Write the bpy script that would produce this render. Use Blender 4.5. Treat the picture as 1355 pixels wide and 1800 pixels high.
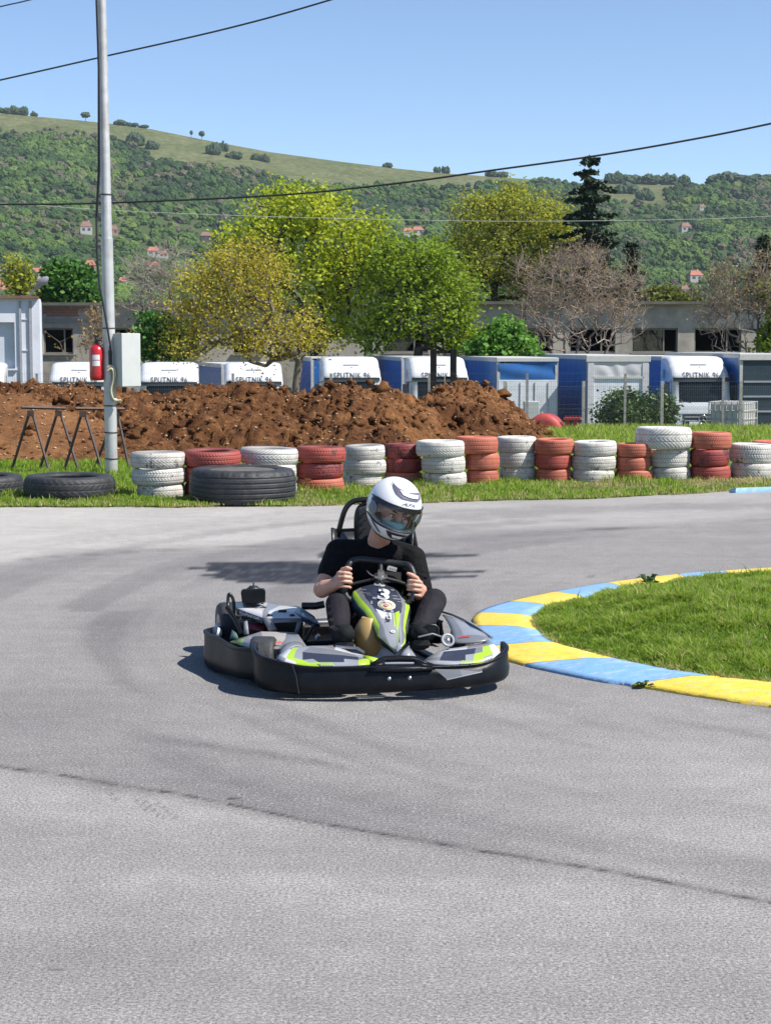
import bpy, bmesh, math, random
import numpy as np
from mathutils import Vector, Matrix, noise as mnoise

for _o in list(bpy.data.objects):
    bpy.data.objects.remove(_o)
SC = bpy.context.scene
COL = SC.collection
rng = np.random.default_rng(7)
random.seed(7)

# ------------------------------------------------------------------ camera
F, CX, CY, HC, YH = 3000.0, 677.5, 900.0, 1.65, 609.0
PT = math.atan((CY - YH) / F)
cam_d = bpy.data.cameras.new('camera')
cam = bpy.data.objects.new('camera', cam_d)
COL.objects.link(cam)
cam.location = (0, 0, HC)
cam.rotation_euler = (math.radians(90) - PT, 0, 0)
cam_d.sensor_fit = 'VERTICAL'
cam_d.sensor_height = 24.0
cam_d.lens = 24.0 * F / 1800.0
cam_d.clip_start = 0.1
cam_d.clip_end = 20000
SC.camera = cam

# ------------------------------------------------------------------ world, sun, exposure
SUN_EL, SUN_AZ = math.radians(50), math.radians(-20)     # azimuth measured from +X towards +Y
SUN = Vector((math.cos(SUN_EL) * math.cos(SUN_AZ), math.cos(SUN_EL) * math.sin(SUN_AZ), math.sin(SUN_EL)))
W = bpy.data.worlds.new('World')
SC.world = W
W.use_nodes = True
wn = W.node_tree.nodes
sky = wn.new('ShaderNodeTexSky')
sky.sky_type = 'NISHITA'
sky.sun_disc = False
sky.sun_elevation = SUN_EL
sky.sun_rotation = math.atan2(SUN.x, SUN.y)
sky.altitude = 600
sky.air_density = 0.8
sky.dust_density = 0.0
sky.ozone_density = 3.2
bg = wn['Background']
bg.inputs['Strength'].default_value = 0.10
W.node_tree.links.new(sky.outputs[0], bg.inputs['Color'])
sun_d = bpy.data.lights.new('sun', 'SUN')
sun_d.energy = 4.5
sun_d.angle = math.radians(0.53)
sun_d.color = (1.0, 0.95, 0.87)
sun_o = bpy.data.objects.new('sun', sun_d)
COL.objects.link(sun_o)
sun_o.location = (20, -10, 40)
sun_o.rotation_euler = SUN.to_track_quat('Z', 'Y').to_euler()
SC.view_settings.view_transform = 'Standard'
SC.view_settings.look = 'None'
SC.view_settings.exposure = 0.78
SC.view_settings.gamma = 1
SC.view_settings.use_curve_mapping = False
SC.cycles.max_bounces = 6
SC.cycles.transparent_max_bounces = 12

# ------------------------------------------------------------------ pixel <-> world (authoring only)
def ray(px, py):
    x = (px - CX) / F; y = (CY - py) / F
    c, s = math.cos(PT), math.sin(PT)
    return x, c + y * s, y * c - s
def G(px, py, z=0.0):
    r = ray(px, py); t = (z - HC) / r[2]
    return Vector((r[0] * t, r[1] * t, z))
def P(px, py, Y):
    r = ray(px, py); t = Y / r[1]
    return Vector((r[0] * t, Y, HC + r[2] * t))
def proj(x, y, z):
    c, s = math.cos(PT), math.sin(PT)
    z = z - HC
    d = y * c - z * s; u = y * s + z * c
    return CX + F * x / d, CY - F * u / d

# ------------------------------------------------------------------ numpy value noise
_perm = rng.permutation(4096)
_val = rng.random(4096)
def vnoise(x, y, seed=0):
    x = np.asarray(x, float); y = np.asarray(y, float)
    xi = np.floor(x).astype(int); yi = np.floor(y).astype(int)
    fx = x - xi; fy = y - yi
    fx = fx * fx * (3 - 2 * fx); fy = fy * fy * (3 - 2 * fy)
    def h(i, j):
        return _val[(_perm[(i + 131 * seed) % 4096] + j * 17 + seed * 7) % 4096]
    a = h(xi, yi); b = h(xi + 1, yi); c = h(xi, yi + 1); d = h(xi + 1, yi + 1)
    return (a * (1 - fx) + b * fx) * (1 - fy) + (c * (1 - fx) + d * fx) * fy
def fbm(x, y, oct=4, seed=0, gain=0.5):
    s = 0; a = 1; t = 0
    for k in range(oct):
        s = s + a * vnoise(x * 2 ** k + 13.7 * k, y * 2 ** k + 5.1 * k, seed + k); t += a; a *= gain
    return s / t
def sstep(a, b, x):
    t = np.clip((np.asarray(x, float) - a) / (b - a), 0, 1)
    return t * t * (3 - 2 * t)

# ------------------------------------------------------------------ materials
MATS = {}
def new_mat(name):
    m = bpy.data.materials.new(name); m.use_nodes = True
    n = m.node_tree.nodes; l = m.node_tree.links
    return m, n, l, n['Principled BSDF']
def C(c):
    return (c[0], c[1], c[2], 1)
def mixrgb(n, l, fac, a, b, blend='MIX'):
    x = n.new('ShaderNodeMix'); x.data_type = 'RGBA'; x.blend_type = blend
    for s, v in ((0, fac), (6, a), (7, b)):
        if isinstance(v, (int, float)): x.inputs[s].default_value = v
        elif isinstance(v, tuple): x.inputs[s].default_value = C(v)
        else: l.new(v, x.inputs[s])
    return x.outputs[2]
def tex_noise(n, l, scale, detail=4, rough=0.6, coord='Object', vec=None, dist=0.0):
    t = n.new('ShaderNodeTexNoise'); t.inputs['Scale'].default_value = scale
    t.inputs['Detail'].default_value = detail; t.inputs['Roughness'].default_value = rough
    t.inputs['Distortion'].default_value = dist
    if vec is None:
        c = n.new('ShaderNodeTexCoord'); vec = c.outputs[coord]
    l.new(vec, t.inputs['Vector'])
    return t.outputs['Fac']
def ramp(n, l, fac, stops):
    r = n.new('ShaderNodeValToRGB'); e = r.color_ramp.elements
    while len(e) > 1: e.remove(e[-1])
    for i, (p, c) in enumerate(stops):
        x = e[0] if i == 0 else e.new(p)
        x.position = p; x.color = C(c) if len(c) == 3 else c
    l.new(fac, r.inputs[0])
    return r.outputs[0]
def add_bump(n, l, b, h, strength=0.3, dist=0.01):
    x = n.new('ShaderNodeBump'); x.inputs['Strength'].default_value = strength; x.inputs['Distance'].default_value = dist
    l.new(h, x.inputs['Height']); l.new(x.outputs[0], b.inputs['Normal'])
def mat(name, col, rough=0.6, metal=0.0, var=0.12, scale=8.0, bump=0.0, bscale=60.0, spec=0.5, dirt=None, dirt_amt=0.35, dirt_scale=5.0, coat=0.0):
    """colour with a little grain, optional dirt patches and fine relief"""
    if name in MATS: return MATS[name]
    m, n, l, b = new_mat(name)
    f = tex_noise(n, l, scale, 5, 0.65)
    lo = tuple(max(0, c * (1 - var)) for c in col); hi = tuple(min(1, c * (1 + var)) for c in col)
    out = ramp(n, l, f, [(0.3, lo), (0.7, hi)])
    if dirt:
        g = tex_noise(n, l, dirt_scale, 8, 0.7)
        g = ramp(n, l, g, [(0.48, (0, 0, 0)), (0.72, (dirt_amt,) * 3)])
        out = mixrgb(n, l, g, out, dirt)
    l.new(out, b.inputs['Base Color'])
    b.inputs['Roughness'].default_value = rough; b.inputs['Metallic'].default_value = metal
    b.inputs['Specular IOR Level'].default_value = spec
    b.inputs['Coat Weight'].default_value = coat
    if bump: add_bump(n, l, b, tex_noise(n, l, bscale, 6, 0.7), bump, 0.01)
    MATS[name] = m
    return m
def glass_mat(name, col, alpha, rough=0.03):
    if name in MATS: return MATS[name]
    m, n, l, b = new_mat(name)
    tr = n.new('ShaderNodeBsdfTransparent'); tr.inputs[0].default_value = C(col)
    gl = n.new('ShaderNodeBsdfGlossy'); gl.inputs['Roughness'].default_value = rough
    fr = n.new('ShaderNodeFresnel'); fr.inputs[0].default_value = 1.5
    mx = n.new('ShaderNodeMixShader'); l.new(fr.outputs[0], mx.inputs[0]); l.new(tr.outputs[0], mx.inputs[1]); l.new(gl.outputs[0], mx.inputs[2])
    l.new(mx.outputs[0], n['Material Output'].inputs[0])
    MATS[name] = m
    return m
def leaf_mat(name, cols, trans=0.35, rough=0.6):
    """foliage: colours spread by a per-leaf tint attribute, light partly passing through"""
    if name in MATS: return MATS[name]
    m, n, l, b = new_mat(name)
    a = n.new('ShaderNodeAttribute'); a.attribute_name = 'tint'
    k = len(cols) - 1
    out = ramp(n, l, a.outputs['Fac'], [(i / k, c) for i, c in enumerate(cols)])
    b.inputs['Roughness'].default_value = rough; b.inputs['Specular IOR Level'].default_value = 0.3
    l.new(out, b.inputs['Base Color'])
    t = n.new('ShaderNodeBsdfTranslucent'); l.new(out, t.inputs[0])
    mx = n.new('ShaderNodeMixShader'); mx.inputs[0].default_value = trans
    l.new(b.outputs[0], mx.inputs[1]); l.new(t.outputs[0], mx.inputs[2])
    l.new(mx.outputs[0], n['Material Output'].inputs[0])
    MATS[name] = m
    return m

# ------------------------------------------------------------------ objects
def tag(o, label=None, cat=None, group=None, kind=None):
    if label: o['label'] = label
    if cat: o['category'] = cat
    if group: o['group'] = group
    if kind: o['kind'] = kind
    return o
def thing(name, label, cat, loc=(0, 0, 0), rz=0.0, group=None):
    o = bpy.data.objects.new(name, None); COL.objects.link(o)
    o.empty_display_size = 0.2
    o.location = loc; o.rotation_euler = (0, 0, rz)
    return tag(o, label, cat, group)
def attach(o, parent, world):
    o.parent = parent
    if world:                                   # vertices are in world space
        p = parent; M = Matrix.Identity(4)
        while p:
            M = Matrix.LocRotScale(p.location, p.rotation_euler, p.scale) @ M if p.parent is None else p.matrix_parent_inverse @ Matrix.LocRotScale(p.location, p.rotation_euler, p.scale) @ M
            p = p.parent
        o.matrix_parent_inverse = M.inverted()
def link(name, me, mats=None, parent=None, world=False):
    o = bpy.data.objects.new(name, me); COL.objects.link(o)
    if mats is not None:
        if not isinstance(mats, (list, tuple)): mats = [mats]
        if len(me.materials) == 0:
            for m in mats: me.materials.append(m)
    if parent: attach(o, parent, world)
    return o
class MB:
    """collects shapes into one mesh"""
    def __init__(s): s.v = []; s.f = []; s.m = []; s.sm = []
    def add(s, vs, fs, mi=0, smooth=False):
        k = len(s.v)
        s.v += [tuple(v) for v in vs]
        for f in fs:
            s.f.append([i + k for i in f]); s.m.append(mi); s.sm.append(smooth)
        return s
    def box(s, c, d, mi=0, rz=0.0, M=None):
        x, y, z = d[0] / 2, d[1] / 2, d[2] / 2
        vs = [Vector((a * x, b * y, e * z)) for a, b, e in ((-1,-1,-1),(1,-1,-1),(1,1,-1),(-1,1,-1),(-1,-1,1),(1,-1,1),(1,1,1),(-1,1,1))]
        if rz: vs = [Matrix.Rotation(rz, 3, 'Z') @ v for v in vs]
        if M is not None: vs = [M @ v for v in vs]
        vs = [v + Vector(c) for v in vs]
        return s.add(vs, [(0,3,2,1),(4,5,6,7),(0,1,5,4),(1,2,6,5),(2,3,7,6),(3,0,4,7)], mi)
    def tube(s, pts, r, seg=8, mi=0, cap=True, smooth=True):
        pts = [Vector(p) for p in pts]; n = len(pts)
        rs = r if isinstance(r, (list, tuple)) else [r] * n
        vs = []; fs = []; up = None
        for i, p in enumerate(pts):
            t = (pts[min(i + 1, n - 1)] - pts[max(i - 1, 0)]).normalized()
            if up is None:
                up = Vector((0, 0, 1)) if abs(t.z) < 0.9 else Vector((1, 0, 0))
            a = t.cross(up)
            if a.length < 1e-4: a = t.cross(Vector((0.3, 1, 0.2)))
            a.normalize(); b = a.cross(t).normalized(); up = b
            for k in range(seg):
                w = 2 * math.pi * k / seg
                vs.append(p + (a * math.cos(w) + b * math.sin(w)) * rs[i])
        for i in range(n - 1):
            for k in range(seg):
                k2 = (k + 1) % seg
                fs.append((i * seg + k, i * seg + k2, (i + 1) * seg + k2, (i + 1) * seg + k))
        s.add(vs, fs, mi, smooth)
        if cap:
            s.add(vs[:seg], [tuple(range(seg))[::-1]], mi); s.add(vs[-seg:], [tuple(range(seg))], mi)
        return s
    def lathe(s, prof, seg=24, mi=0, M=None, smooth=True, close=False):
        """prof: (radius, height) about Z"""
        n = len(prof); vs = []; fs = []
        for k in range(seg):
            w = 2 * math.pi * k / seg
            for r, h in prof:
                v = Vector((r * math.cos(w), r * math.sin(w), h)); vs.append(M @ v if M is not None else v)
        m = n if close else n - 1
        for k in range(seg):
            k2 = (k + 1) % seg
            for i in range(m):
                j = (i + 1) % n
                fs.append((k * n + i, k2 * n + i, k2 * n + j, k * n + j))
        return s.add(vs, fs, mi, smooth)
    def grid(s, rows, mi=0, smooth=True, mats=None, closed=False):
        n = len(rows[0]); k = len(s.v)
        for r in rows: s.v += [tuple(p) for p in r]
        for i in range(len(rows) - 1):
            for j in range(n if closed else n - 1):
                j2 = (j + 1) % n
                s.f.append([k + i * n + j, k + i * n + j2, k + (i + 1) * n + j2, k + (i + 1) * n + j])
                s.m.append(mats(i, j) if mats else mi); s.sm.append(smooth)
        return s
    def mesh(s, name):
        me = bpy.data.meshes.new(name)
        me.from_pydata(s.v, [], s.f)
        me.polygons.foreach_set('material_index', s.m)
        me.polygons.foreach_set('use_smooth', s.sm)
        me.update()
        return me
    def build(s, name, mats=None, parent=None, world=False, solid=0.0, bevel=0.0, subsurf=0, offset=-1.0):
        o = link(name, s.mesh(name), mats, parent, world)
        if subsurf:
            md = o.modifiers.new('smooth', 'SUBSURF'); md.levels = md.render_levels = subsurf
        if solid:
            md = o.modifiers.new('thick', 'SOLIDIFY'); md.thickness = solid; md.offset = offset
        if bevel:
            md = o.modifiers.new('bevel', 'BEVEL'); md.width = bevel; md.segments = 2; md.limit_method = 'ANGLE'
        return o
def np_mesh(name, V, Fc, tint=None, smooth=False):
    """mesh from arrays; Fc is (n,3) or (n,4)"""
    me = bpy.data.meshes.new(name)
    V = np.asarray(V, np.float32); Fc = np.asarray(Fc, np.int32)
    k = Fc.shape[1]
    me.vertices.add(len(V)); me.vertices.foreach_set('co', V.ravel())
    me.loops.add(Fc.size); me.loops.foreach_set('vertex_index', Fc.ravel())
    me.polygons.add(len(Fc))
    me.polygons.foreach_set('loop_start', np.arange(0, Fc.size, k, dtype=np.int32))
    me.polygons.foreach_set('loop_total', np.full(len(Fc), k, np.int32))
    if smooth: me.polygons.foreach_set('use_smooth', np.ones(len(Fc), bool))
    if tint is not None:
        a = me.attributes.new('tint', 'FLOAT', 'POINT'); a.data.foreach_set('value', np.asarray(tint, np.float32))
    me.update(calc_edges=True)
    return me
def attr(me, name, vals):
    a = me.attributes.new(name, 'FLOAT', 'POINT'); a.data.foreach_set('value', np.asarray(vals, np.float32))
def text_mesh(s, size=1.0, shear=0.0, bold=0.0, spacing=1.0):
    cu = bpy.data.curves.new('lettering', 'FONT'); cu.body = s; cu.size = size; cu.shear = shear
    cu.align_x = 'CENTER'; cu.align_y = 'CENTER'; cu.space_character = spacing; cu.offset = bold
    o = bpy.data.objects.new('lettering', cu); COL.objects.link(o)
    dg = bpy.context.evaluated_depsgraph_get()
    me = bpy.data.meshes.new_from_object(o.evaluated_get(dg))
    bpy.data.objects.remove(o); bpy.data.curves.remove(cu)
    me.materials.clear()
    return me
def map_mesh(me, fn):
    for v in me.vertices: v.co = fn(v.co)
    me.update(); return me
def baked(o):
    """evaluate the modifiers of o into its own mesh"""
    dg = bpy.context.evaluated_depsgraph_get()
    me = bpy.data.meshes.new_from_object(o.evaluated_get(dg))
    o.modifiers.clear(); old = o.data; o.data = me
    bpy.data.meshes.remove(old)
    return o
# ================================================================== GROUND
def terr(x, Y):
    z = np.interp(Y, [0, 22, 30, 45, 62, 80, 300], [0.01, 0.0, -0.15, -0.54, -2.65, -2.68, -2.7])
    return z
_ep = [(-2200, 905), (-700, 899), (-200, 896), (0, 892), (200, 890), (330, 891), (520, 889), (700, 884), (850, 880), (1000, 877), (1150, 871), (1280, 864), (1355, 861), (1700, 850), (2600, 840)]
_ex = [G(a, b).x for a, b in _ep]; _ey = [G(a, b).y for a, b in _ep]
def edge_y(x): return np.interp(x, _ex, _ey)

def grid_faces(nr, nc):
    i, j = np.meshgrid(np.arange(nr - 1), np.arange(nc - 1), indexing='ij')
    a = (i * nc + j).ravel()
    return np.stack([a, a + 1, a + nc + 1, a + nc], 1)

def ground_mat():
    m, n, l, b = new_mat('grassy_soil')
    f = tex_noise(n, l, 0.9, 8, 0.65); g = tex_noise(n, l, 14, 6, 0.7)
    c1 = ramp(n, l, g, [(0.3, (0.035, 0.05, 0.012)), (0.55, (0.07, 0.1, 0.022)), (0.75, (0.14, 0.13, 0.05))])
    c2 = ramp(n, l, g, [(0.3, (0.13, 0.1, 0.05)), (0.7, (0.3, 0.25, 0.13))])
    k = ramp(n, l, f, [(0.45, (0, 0, 0)), (0.62, (1, 1, 1))])
    l.new(mixrgb(n, l, k, c1, c2), b.inputs['Base Color'])
    b.inputs['Roughness'].default_value = 0.95; b.inputs['Specular IOR Level'].default_value = 0.1
    add_bump(n, l, b, g, 0.6, 0.03)
    return m
GROUND_MAT = ground_mat()
xs = np.concatenate([np.linspace(-220, -14, 40), np.linspace(-13.8, 14, 220), np.linspace(14.3, 220, 40)])
ss = np.concatenate([[-60, -0.15, -0.03, 0.0, 0.04, 0.12, 0.3], np.linspace(0.6, 30, 90), np.linspace(31, 70, 40), np.linspace(75, 320, 30)])
X, S = np.meshgrid(xs, ss)
rag = (fbm(X * 3.1, S * 0 + 3, 4, 3) - 0.5) * 0.28
Yg = edge_y(X) + S + np.where((S > -1) & (S < 1), rag, 0)
Zg = terr(X, Yg)
Zg = np.where(S < -1, -0.4, np.where(S < -0.1, -0.12, np.where(S < -0.01, -0.03, np.where(S < 0.02, 0.012, Zg + 0.02 + (fbm(X * 1.7, Yg * 1.7, 4, 5) - 0.45) * np.clip(S, 0, 1) * 0.06))))
o = link('ground', np_mesh('ground', np.stack([X, Yg, Zg], -1).reshape(-1, 3), grid_faces(len(ss), len(xs)), smooth=True), GROUND_MAT)
tag(o, 'grassy verge and soil around the track', kind='structure')

# ---------------------------------------------------------------- asphalt
def asphalt_mat():
    m, n, l, b = new_mat('asphalt')
    a = n.new('ShaderNodeAttribute'); a.attribute_name = 'tone'
    t = n.new('ShaderNodeAttribute'); t.attribute_name = 'tar'
    w = n.new('ShaderNodeAttribute'); w.attribute_name = 'dark_patch'
    base = ramp(n, l, a.outputs['Fac'], [(0.0, (0.15, 0.144, 0.146)), (0.5, (0.24, 0.231, 0.225)), (1.0, (0.41, 0.392, 0.37))])
    s1 = tex_noise(n, l, 95, 3, 0.75)
    s2 = tex_noise(n, l, 230, 2, 0.6)
    v = n.new('ShaderNodeTexVoronoi'); v.inputs['Scale'].default_value = 120
    tc = n.new('ShaderNodeTexCoord'); l.new(tc.outputs['Object'], v.inputs['Vector'])
    sp = ramp(n, l, s1, [(0.28, (0.36,) * 3), (0.5, (1.0,) * 3), (0.72, (1.68,) * 3)])
    c = mixrgb(n, l, 1.0, base, sp, 'MULTIPLY')
    sp2 = ramp(n, l, s2, [(0.25, (0.6,) * 3), (0.72, (1.4,) * 3)])
    c = mixrgb(n, l, 1.0, c, sp2, 'MULTIPLY')
    st = ramp(n, l, v.outputs['Color'], [(0.86, (0, 0, 0)), (0.93, (0.4, 0.4, 0.4))])
    c = mixrgb(n, l, st, c, (0.5, 0.47, 0.44))
    # broad wear and streaks along the driving line
    mp = n.new('ShaderNodeMapping'); mp.inputs['Scale'].default_value = (0.35, 2.2, 1); mp.inputs['Rotation'].default_value = (0, 0, math.radians(12))
    l.new(tc.outputs['Object'], mp.inputs[0])
    st2 = ramp(n, l, tex_noise(n, l, 1.6, 7, 0.65, vec=mp.outputs[0], dist=0.6), [(0.3, (0.93,) * 3), (0.7, (1.05,) * 3)])
    c = mixrgb(n, l, 1.0, c, st2, 'MULTIPLY')
    c = mixrgb(n, l, 1.0, c, ramp(n, l, tex_noise(n, l, 7, 6, 0.7), [(0.3, (0.9,) * 3), (0.7, (1.08,) * 3)]), 'MULTIPLY')
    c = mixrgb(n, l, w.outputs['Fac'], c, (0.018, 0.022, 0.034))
    c = mixrgb(n, l, t.outputs['Fac'], c, (0.035, 0.034, 0.033))
    l.new(c, b.inputs['Base Color'])
    b.inputs['Roughness'].default_value = 0.9; b.inputs['Specular IOR Level'].default_value = 0.06
    add_bump(n, l, b, s1, 0.5, 0.006)
    return m
ua = np.concatenate([np.linspace(-14, -1.15, 26), np.linspace(-1.1, 1.1, 330), np.linspace(1.15, 14, 26)])
inv = np.linspace(1 / 3.0, 1 / 24.0, 420)
U, R = np.meshgrid(ua, np.arange(430))
Ybase = np.concatenate([np.linspace(-12, 2.7, 10), 1 / inv])
Yn = Ybase[R]
Xa = U * (Yn.clip(2.5) * 0.27 + 0.3)
lim = edge_y(Xa) + 0.35
# squeeze rows to the far edge
Yn = np.where(R < 10, Yn, 3.0 + (lim - 3.0) * (Yn - 3.0) / (24.0 - 3.0))
Za = np.where(Yn > lim - 0.3, -0.004 - 0.03 * sstep(-0.3, 0.0, Yn - lim), 0.0)
PX, PY = proj(Xa, np.maximum(Yn, 2.5), 0 * Xa)
wob = (fbm(Xa * 1.3, Yn * 1.3, 5, 11) - 0.5)
fine = (fbm(Xa * 22, Yn * 22, 3, 17) - 0.5)
def line(px, pts): return np.interp(px, [p[0] for p in pts], [p[1] for p in pts])
seam1 = [(-900, 1230), (0, 1353), (150, 1374), (300, 1398), (430, 1424), (550, 1450), (800, 1493), (1000, 1526), (1150, 1552), (1355, 1592), (2200, 1760)]
d1 = PY - line(PX, seam1)
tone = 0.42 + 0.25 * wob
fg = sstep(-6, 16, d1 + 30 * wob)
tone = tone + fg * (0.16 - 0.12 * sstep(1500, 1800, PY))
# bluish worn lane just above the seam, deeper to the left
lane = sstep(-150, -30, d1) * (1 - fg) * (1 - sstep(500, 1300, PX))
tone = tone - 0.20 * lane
tone = tone + 0.12 * sstep(700, 1200, PX) * sstep(1220, 1320, PY) * (1 - fg)
# second seam: smudged line
d2 = PY - line(PX, [(0, 1270), (230, 1291), (430, 1320), (560, 1341), (640, 1356), (1000, 1400)])
s2 = np.exp(-(d2 / (6 + 8 * np.abs(wob))) ** 2) * sstep(180, 320, PX) * (1 - sstep(560, 690, PX))
tone = tone - 0.42 * s2 * (0.5 + 2 * np.abs(fine))
tone = tone - 0.1 * sstep(1291, 1262, PY) * sstep(1180, 1220, PY) * (1 - sstep(300, 700, PX))
# bleached far side of the track
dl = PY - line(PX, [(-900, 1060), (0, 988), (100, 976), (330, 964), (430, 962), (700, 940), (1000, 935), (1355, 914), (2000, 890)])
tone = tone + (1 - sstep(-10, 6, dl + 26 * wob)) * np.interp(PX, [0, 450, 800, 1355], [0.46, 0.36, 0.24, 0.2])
tone = tone - 0.28 * np.exp(-((PY - line(PX, [(0, 940), (450, 935), (700, 952), (860, 944), (1000, 933), (1355, 920)])) / 9) ** 2) * sstep(700, 850, PX) * (1 - sstep(930, 1150, PX))
tone = tone - 0.16 * np.exp(-((PY - 1090) / 40) ** 2) * sstep(80, 200, PX) * (1 - sstep(330, 420, PX))
# worn tyre bands round the bend
rr_ = np.hypot(Xa - 4.6, (Yn - 10.6)); aa_ = np.arctan2(Yn - 10.6, Xa - 4.6)
bn = fbm(rr_ * 3.2 + 0.5 * wob, aa_ * 1.6 + 4, 4, 23)
tone = tone - 0.24 * sstep(0.47, 0.68, bn) * sstep(3.0, 3.6, rr_) * (1 - sstep(7.2, 9.5, rr_)) * (1 - fg)
tone = tone - 0.16 * sstep(0.5, 0.7, fbm(Xa * 0.8 + Yn * 0.3, Yn * 1.1, 4, 29)) * fg
tar = np.zeros_like(tone)
wid = np.interp(PX, [0, 300, 500, 800, 1355], [1.6, 1.8, 1.3, 2.0, 2.2])
tar = np.maximum(tar, np.exp(-(np.minimum(d1 + 4 + 9 * wob, 0) / (wid * 1.8)) ** 2) * np.exp(-(np.maximum(d1 + 4 + 9 * wob, 0) / wid) ** 2) * (0.62 + 1.8 * fine).clip(0.1, 0.95))
dd = PY - line(PX, [(700, 944), (850, 940), (1000, 934), (1355, 915), (2000, 890)])
tar = np.maximum(tar, 0.55 * np.exp(-((dd + 4 * wob) / 1.0) ** 2) * sstep(930, 1010, PX))
dd = PY - line(PX, [(0, 985), (150, 976), (330, 964), (420, 960), (520, 963), (640, 975)])
tar = np.maximum(tar, 0.3 * np.exp(-((dd + 6 * wob) / 1.4) ** 2) * sstep(0, 60, PX) * (1 - sstep(480, 640, PX)))
dd = PY - line(PX, [(740, 997), (900, 1008), (1100, 1020)])
tar = np.maximum(tar, 0.25 * np.exp(-((dd + 3 * wob) / 1.0) ** 2) * sstep(740, 780, PX) * (1 - sstep(900, 1000, PX)))
# short rubber marks and flecks
for (x0, y0, x1, y1, k) in [(190, 1388, 205, 1406, .5), (235, 1402, 262, 1428, .5), (250, 1404, 285, 1438, .55), (275, 1410, 312, 1440, .5), (400, 1404, 424, 1405, .9), (84, 1703, 112, 1705, .6), (1098, 1017, 1108, 1021, .6), (1030, 1012, 1045, 1013, .4)]:
    t = np.clip(((PX - x0) * (x1 - x0) + (PY - y0) * (y1 - y0)) / ((x1 - x0) ** 2 + (y1 - y0) ** 2), 0, 1)
    dst = np.hypot(PX - x0 - t * (x1 - x0), PY - y0 - t * (y1 - y0))
    tar = np.maximum(tar, k * np.exp(-(dst / 1.7) ** 2))
# dark bluish patches coloured into the far lane, ends drawn out in streaks
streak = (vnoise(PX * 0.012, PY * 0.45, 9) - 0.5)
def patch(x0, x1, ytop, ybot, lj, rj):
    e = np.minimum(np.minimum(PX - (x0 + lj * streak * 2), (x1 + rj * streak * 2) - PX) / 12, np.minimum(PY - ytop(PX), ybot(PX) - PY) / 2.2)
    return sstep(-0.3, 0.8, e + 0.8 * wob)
dark_patch = patch(330, 575, lambda p: 987 - 0 * p, lambda p: np.interp(p, [320, 420, 470, 575], [1006, 1024, 1026, 1027]), 70, 8)
dark_patch = np.maximum(dark_patch, patch(560, 800, lambda p: 1002 + 0 * p, lambda p: np.interp(p, [560, 720, 800], [1026, 1024, 1016]), 5, 60))
dark_patch = np.maximum(dark_patch, patch(560, 828, lambda p: np.interp(p, [560, 828], [968, 974]), lambda p: np.interp(p, [560, 828], [981, 980]), 5, 22))
dark_patch = np.maximum(dark_patch, 0.5 * patch(690, 815, lambda p: 998 + 0 * p, lambda p: np.interp(p, [690, 815], [1026, 1008]), 5, 30))
dark_patch = dark_patch * 0.96 * (0.98 - 0.5 * (fine + 0.1).clip(0, 1))
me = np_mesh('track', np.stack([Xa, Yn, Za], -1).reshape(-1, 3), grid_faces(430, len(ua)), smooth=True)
attr(me, 'tone', tone.ravel().clip(0, 1)); attr(me, 'tar', tar.ravel().clip(0, 1)); attr(me, 'dark_patch', dark_patch.ravel().clip(0, 1))
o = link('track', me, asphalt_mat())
tag(o, 'grey asphalt kart track with worn seams', kind='structure')

# ---------------------------------------------------------------- kerb and island
KP = [((1500, 1266), (1500, 1214)), ((1373, 1247), (1370, 1200)), ((1230, 1226), (1300, 1193)), ((1112, 1207), (1251, 1187)), ((1040, 1197), (1165, 1174)), ((923, 1171), (1080, 1157)),
      ((885, 1160), (1013, 1140)), ((858, 1140), (976, 1129)), ((835, 1103), (942, 1106)), ((838, 1080), (936, 1083)), ((894, 1060), (968, 1066)), ((972, 1043), (1029, 1051)),
      ((1066, 1027), (1095, 1034)), ((1189, 1012), (1205, 1017)), ((1271, 1006), (1280, 1010)), ((1370, 1000), (1372, 1004)), ((1650, 988), (1650, 992))]
KZ = 0.06
KO = [G(*a) for a, b in KP]; KI = [G(b[0], b[1], KZ) for a, b in KP]
def catmull(p, i, t):
    a, b, c, d = p[max(i - 1, 0)], p[i], p[min(i + 1, len(p) - 1)], p[min(i + 2, len(p) - 1)]
    return 0.5 * ((2 * b) + (c - a) * t + (2 * a - 5 * b + 4 * c - d) * t * t + (3 * b - a - 3 * c + d) * t ** 3)
def kerb_mat(name, col):
    m, n, l, b = new_mat(name)
    f = tex_noise(n, l, 3.0, 8, 0.7, dist=0.5); g = tex_noise(n, l, 60, 4, 0.7)
    base = ramp(n, l, f, [(0.3, tuple(c * 0.86 for c in col)), (0.7, tuple(min(1, c * 1.06) for c in col))])
    mp = n.new('ShaderNodeMapping'); mp.inputs['Scale'].default_value = (1, 4, 1); tc = n.new('ShaderNodeTexCoord'); l.new(tc.outputs['Object'], mp.inputs[0])
    sc = tex_noise(n, l, 9, 9, 0.75, vec=mp.outputs[0])
    worn = ramp(n, l, sc, [(0.535, (0, 0, 0)), (0.63, (0.65,) * 3)])
    base = mixrgb(n, l, worn, base, (0.52, 0.5, 0.46))
    d = ramp(n, l, tex_noise(n, l, 22, 6, 0.7), [(0.5, (0, 0, 0)), (0.78, (0.55,) * 3)])
    base = mixrgb(n, l, d, base, (0.2, 0.18, 0.14))
    l.new(base, b.inputs['Base Color']); b.inputs['Roughness'].default_value = 0.7
    add_bump(n, l, b, g, 0.5, 0.006)
    return m
YEL = kerb_mat('yellow_kerb_paint', (0.80, 0.56, 0.06)); BLU = kerb_mat('blue_kerb_paint', (0.19, 0.39, 0.66))
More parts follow.
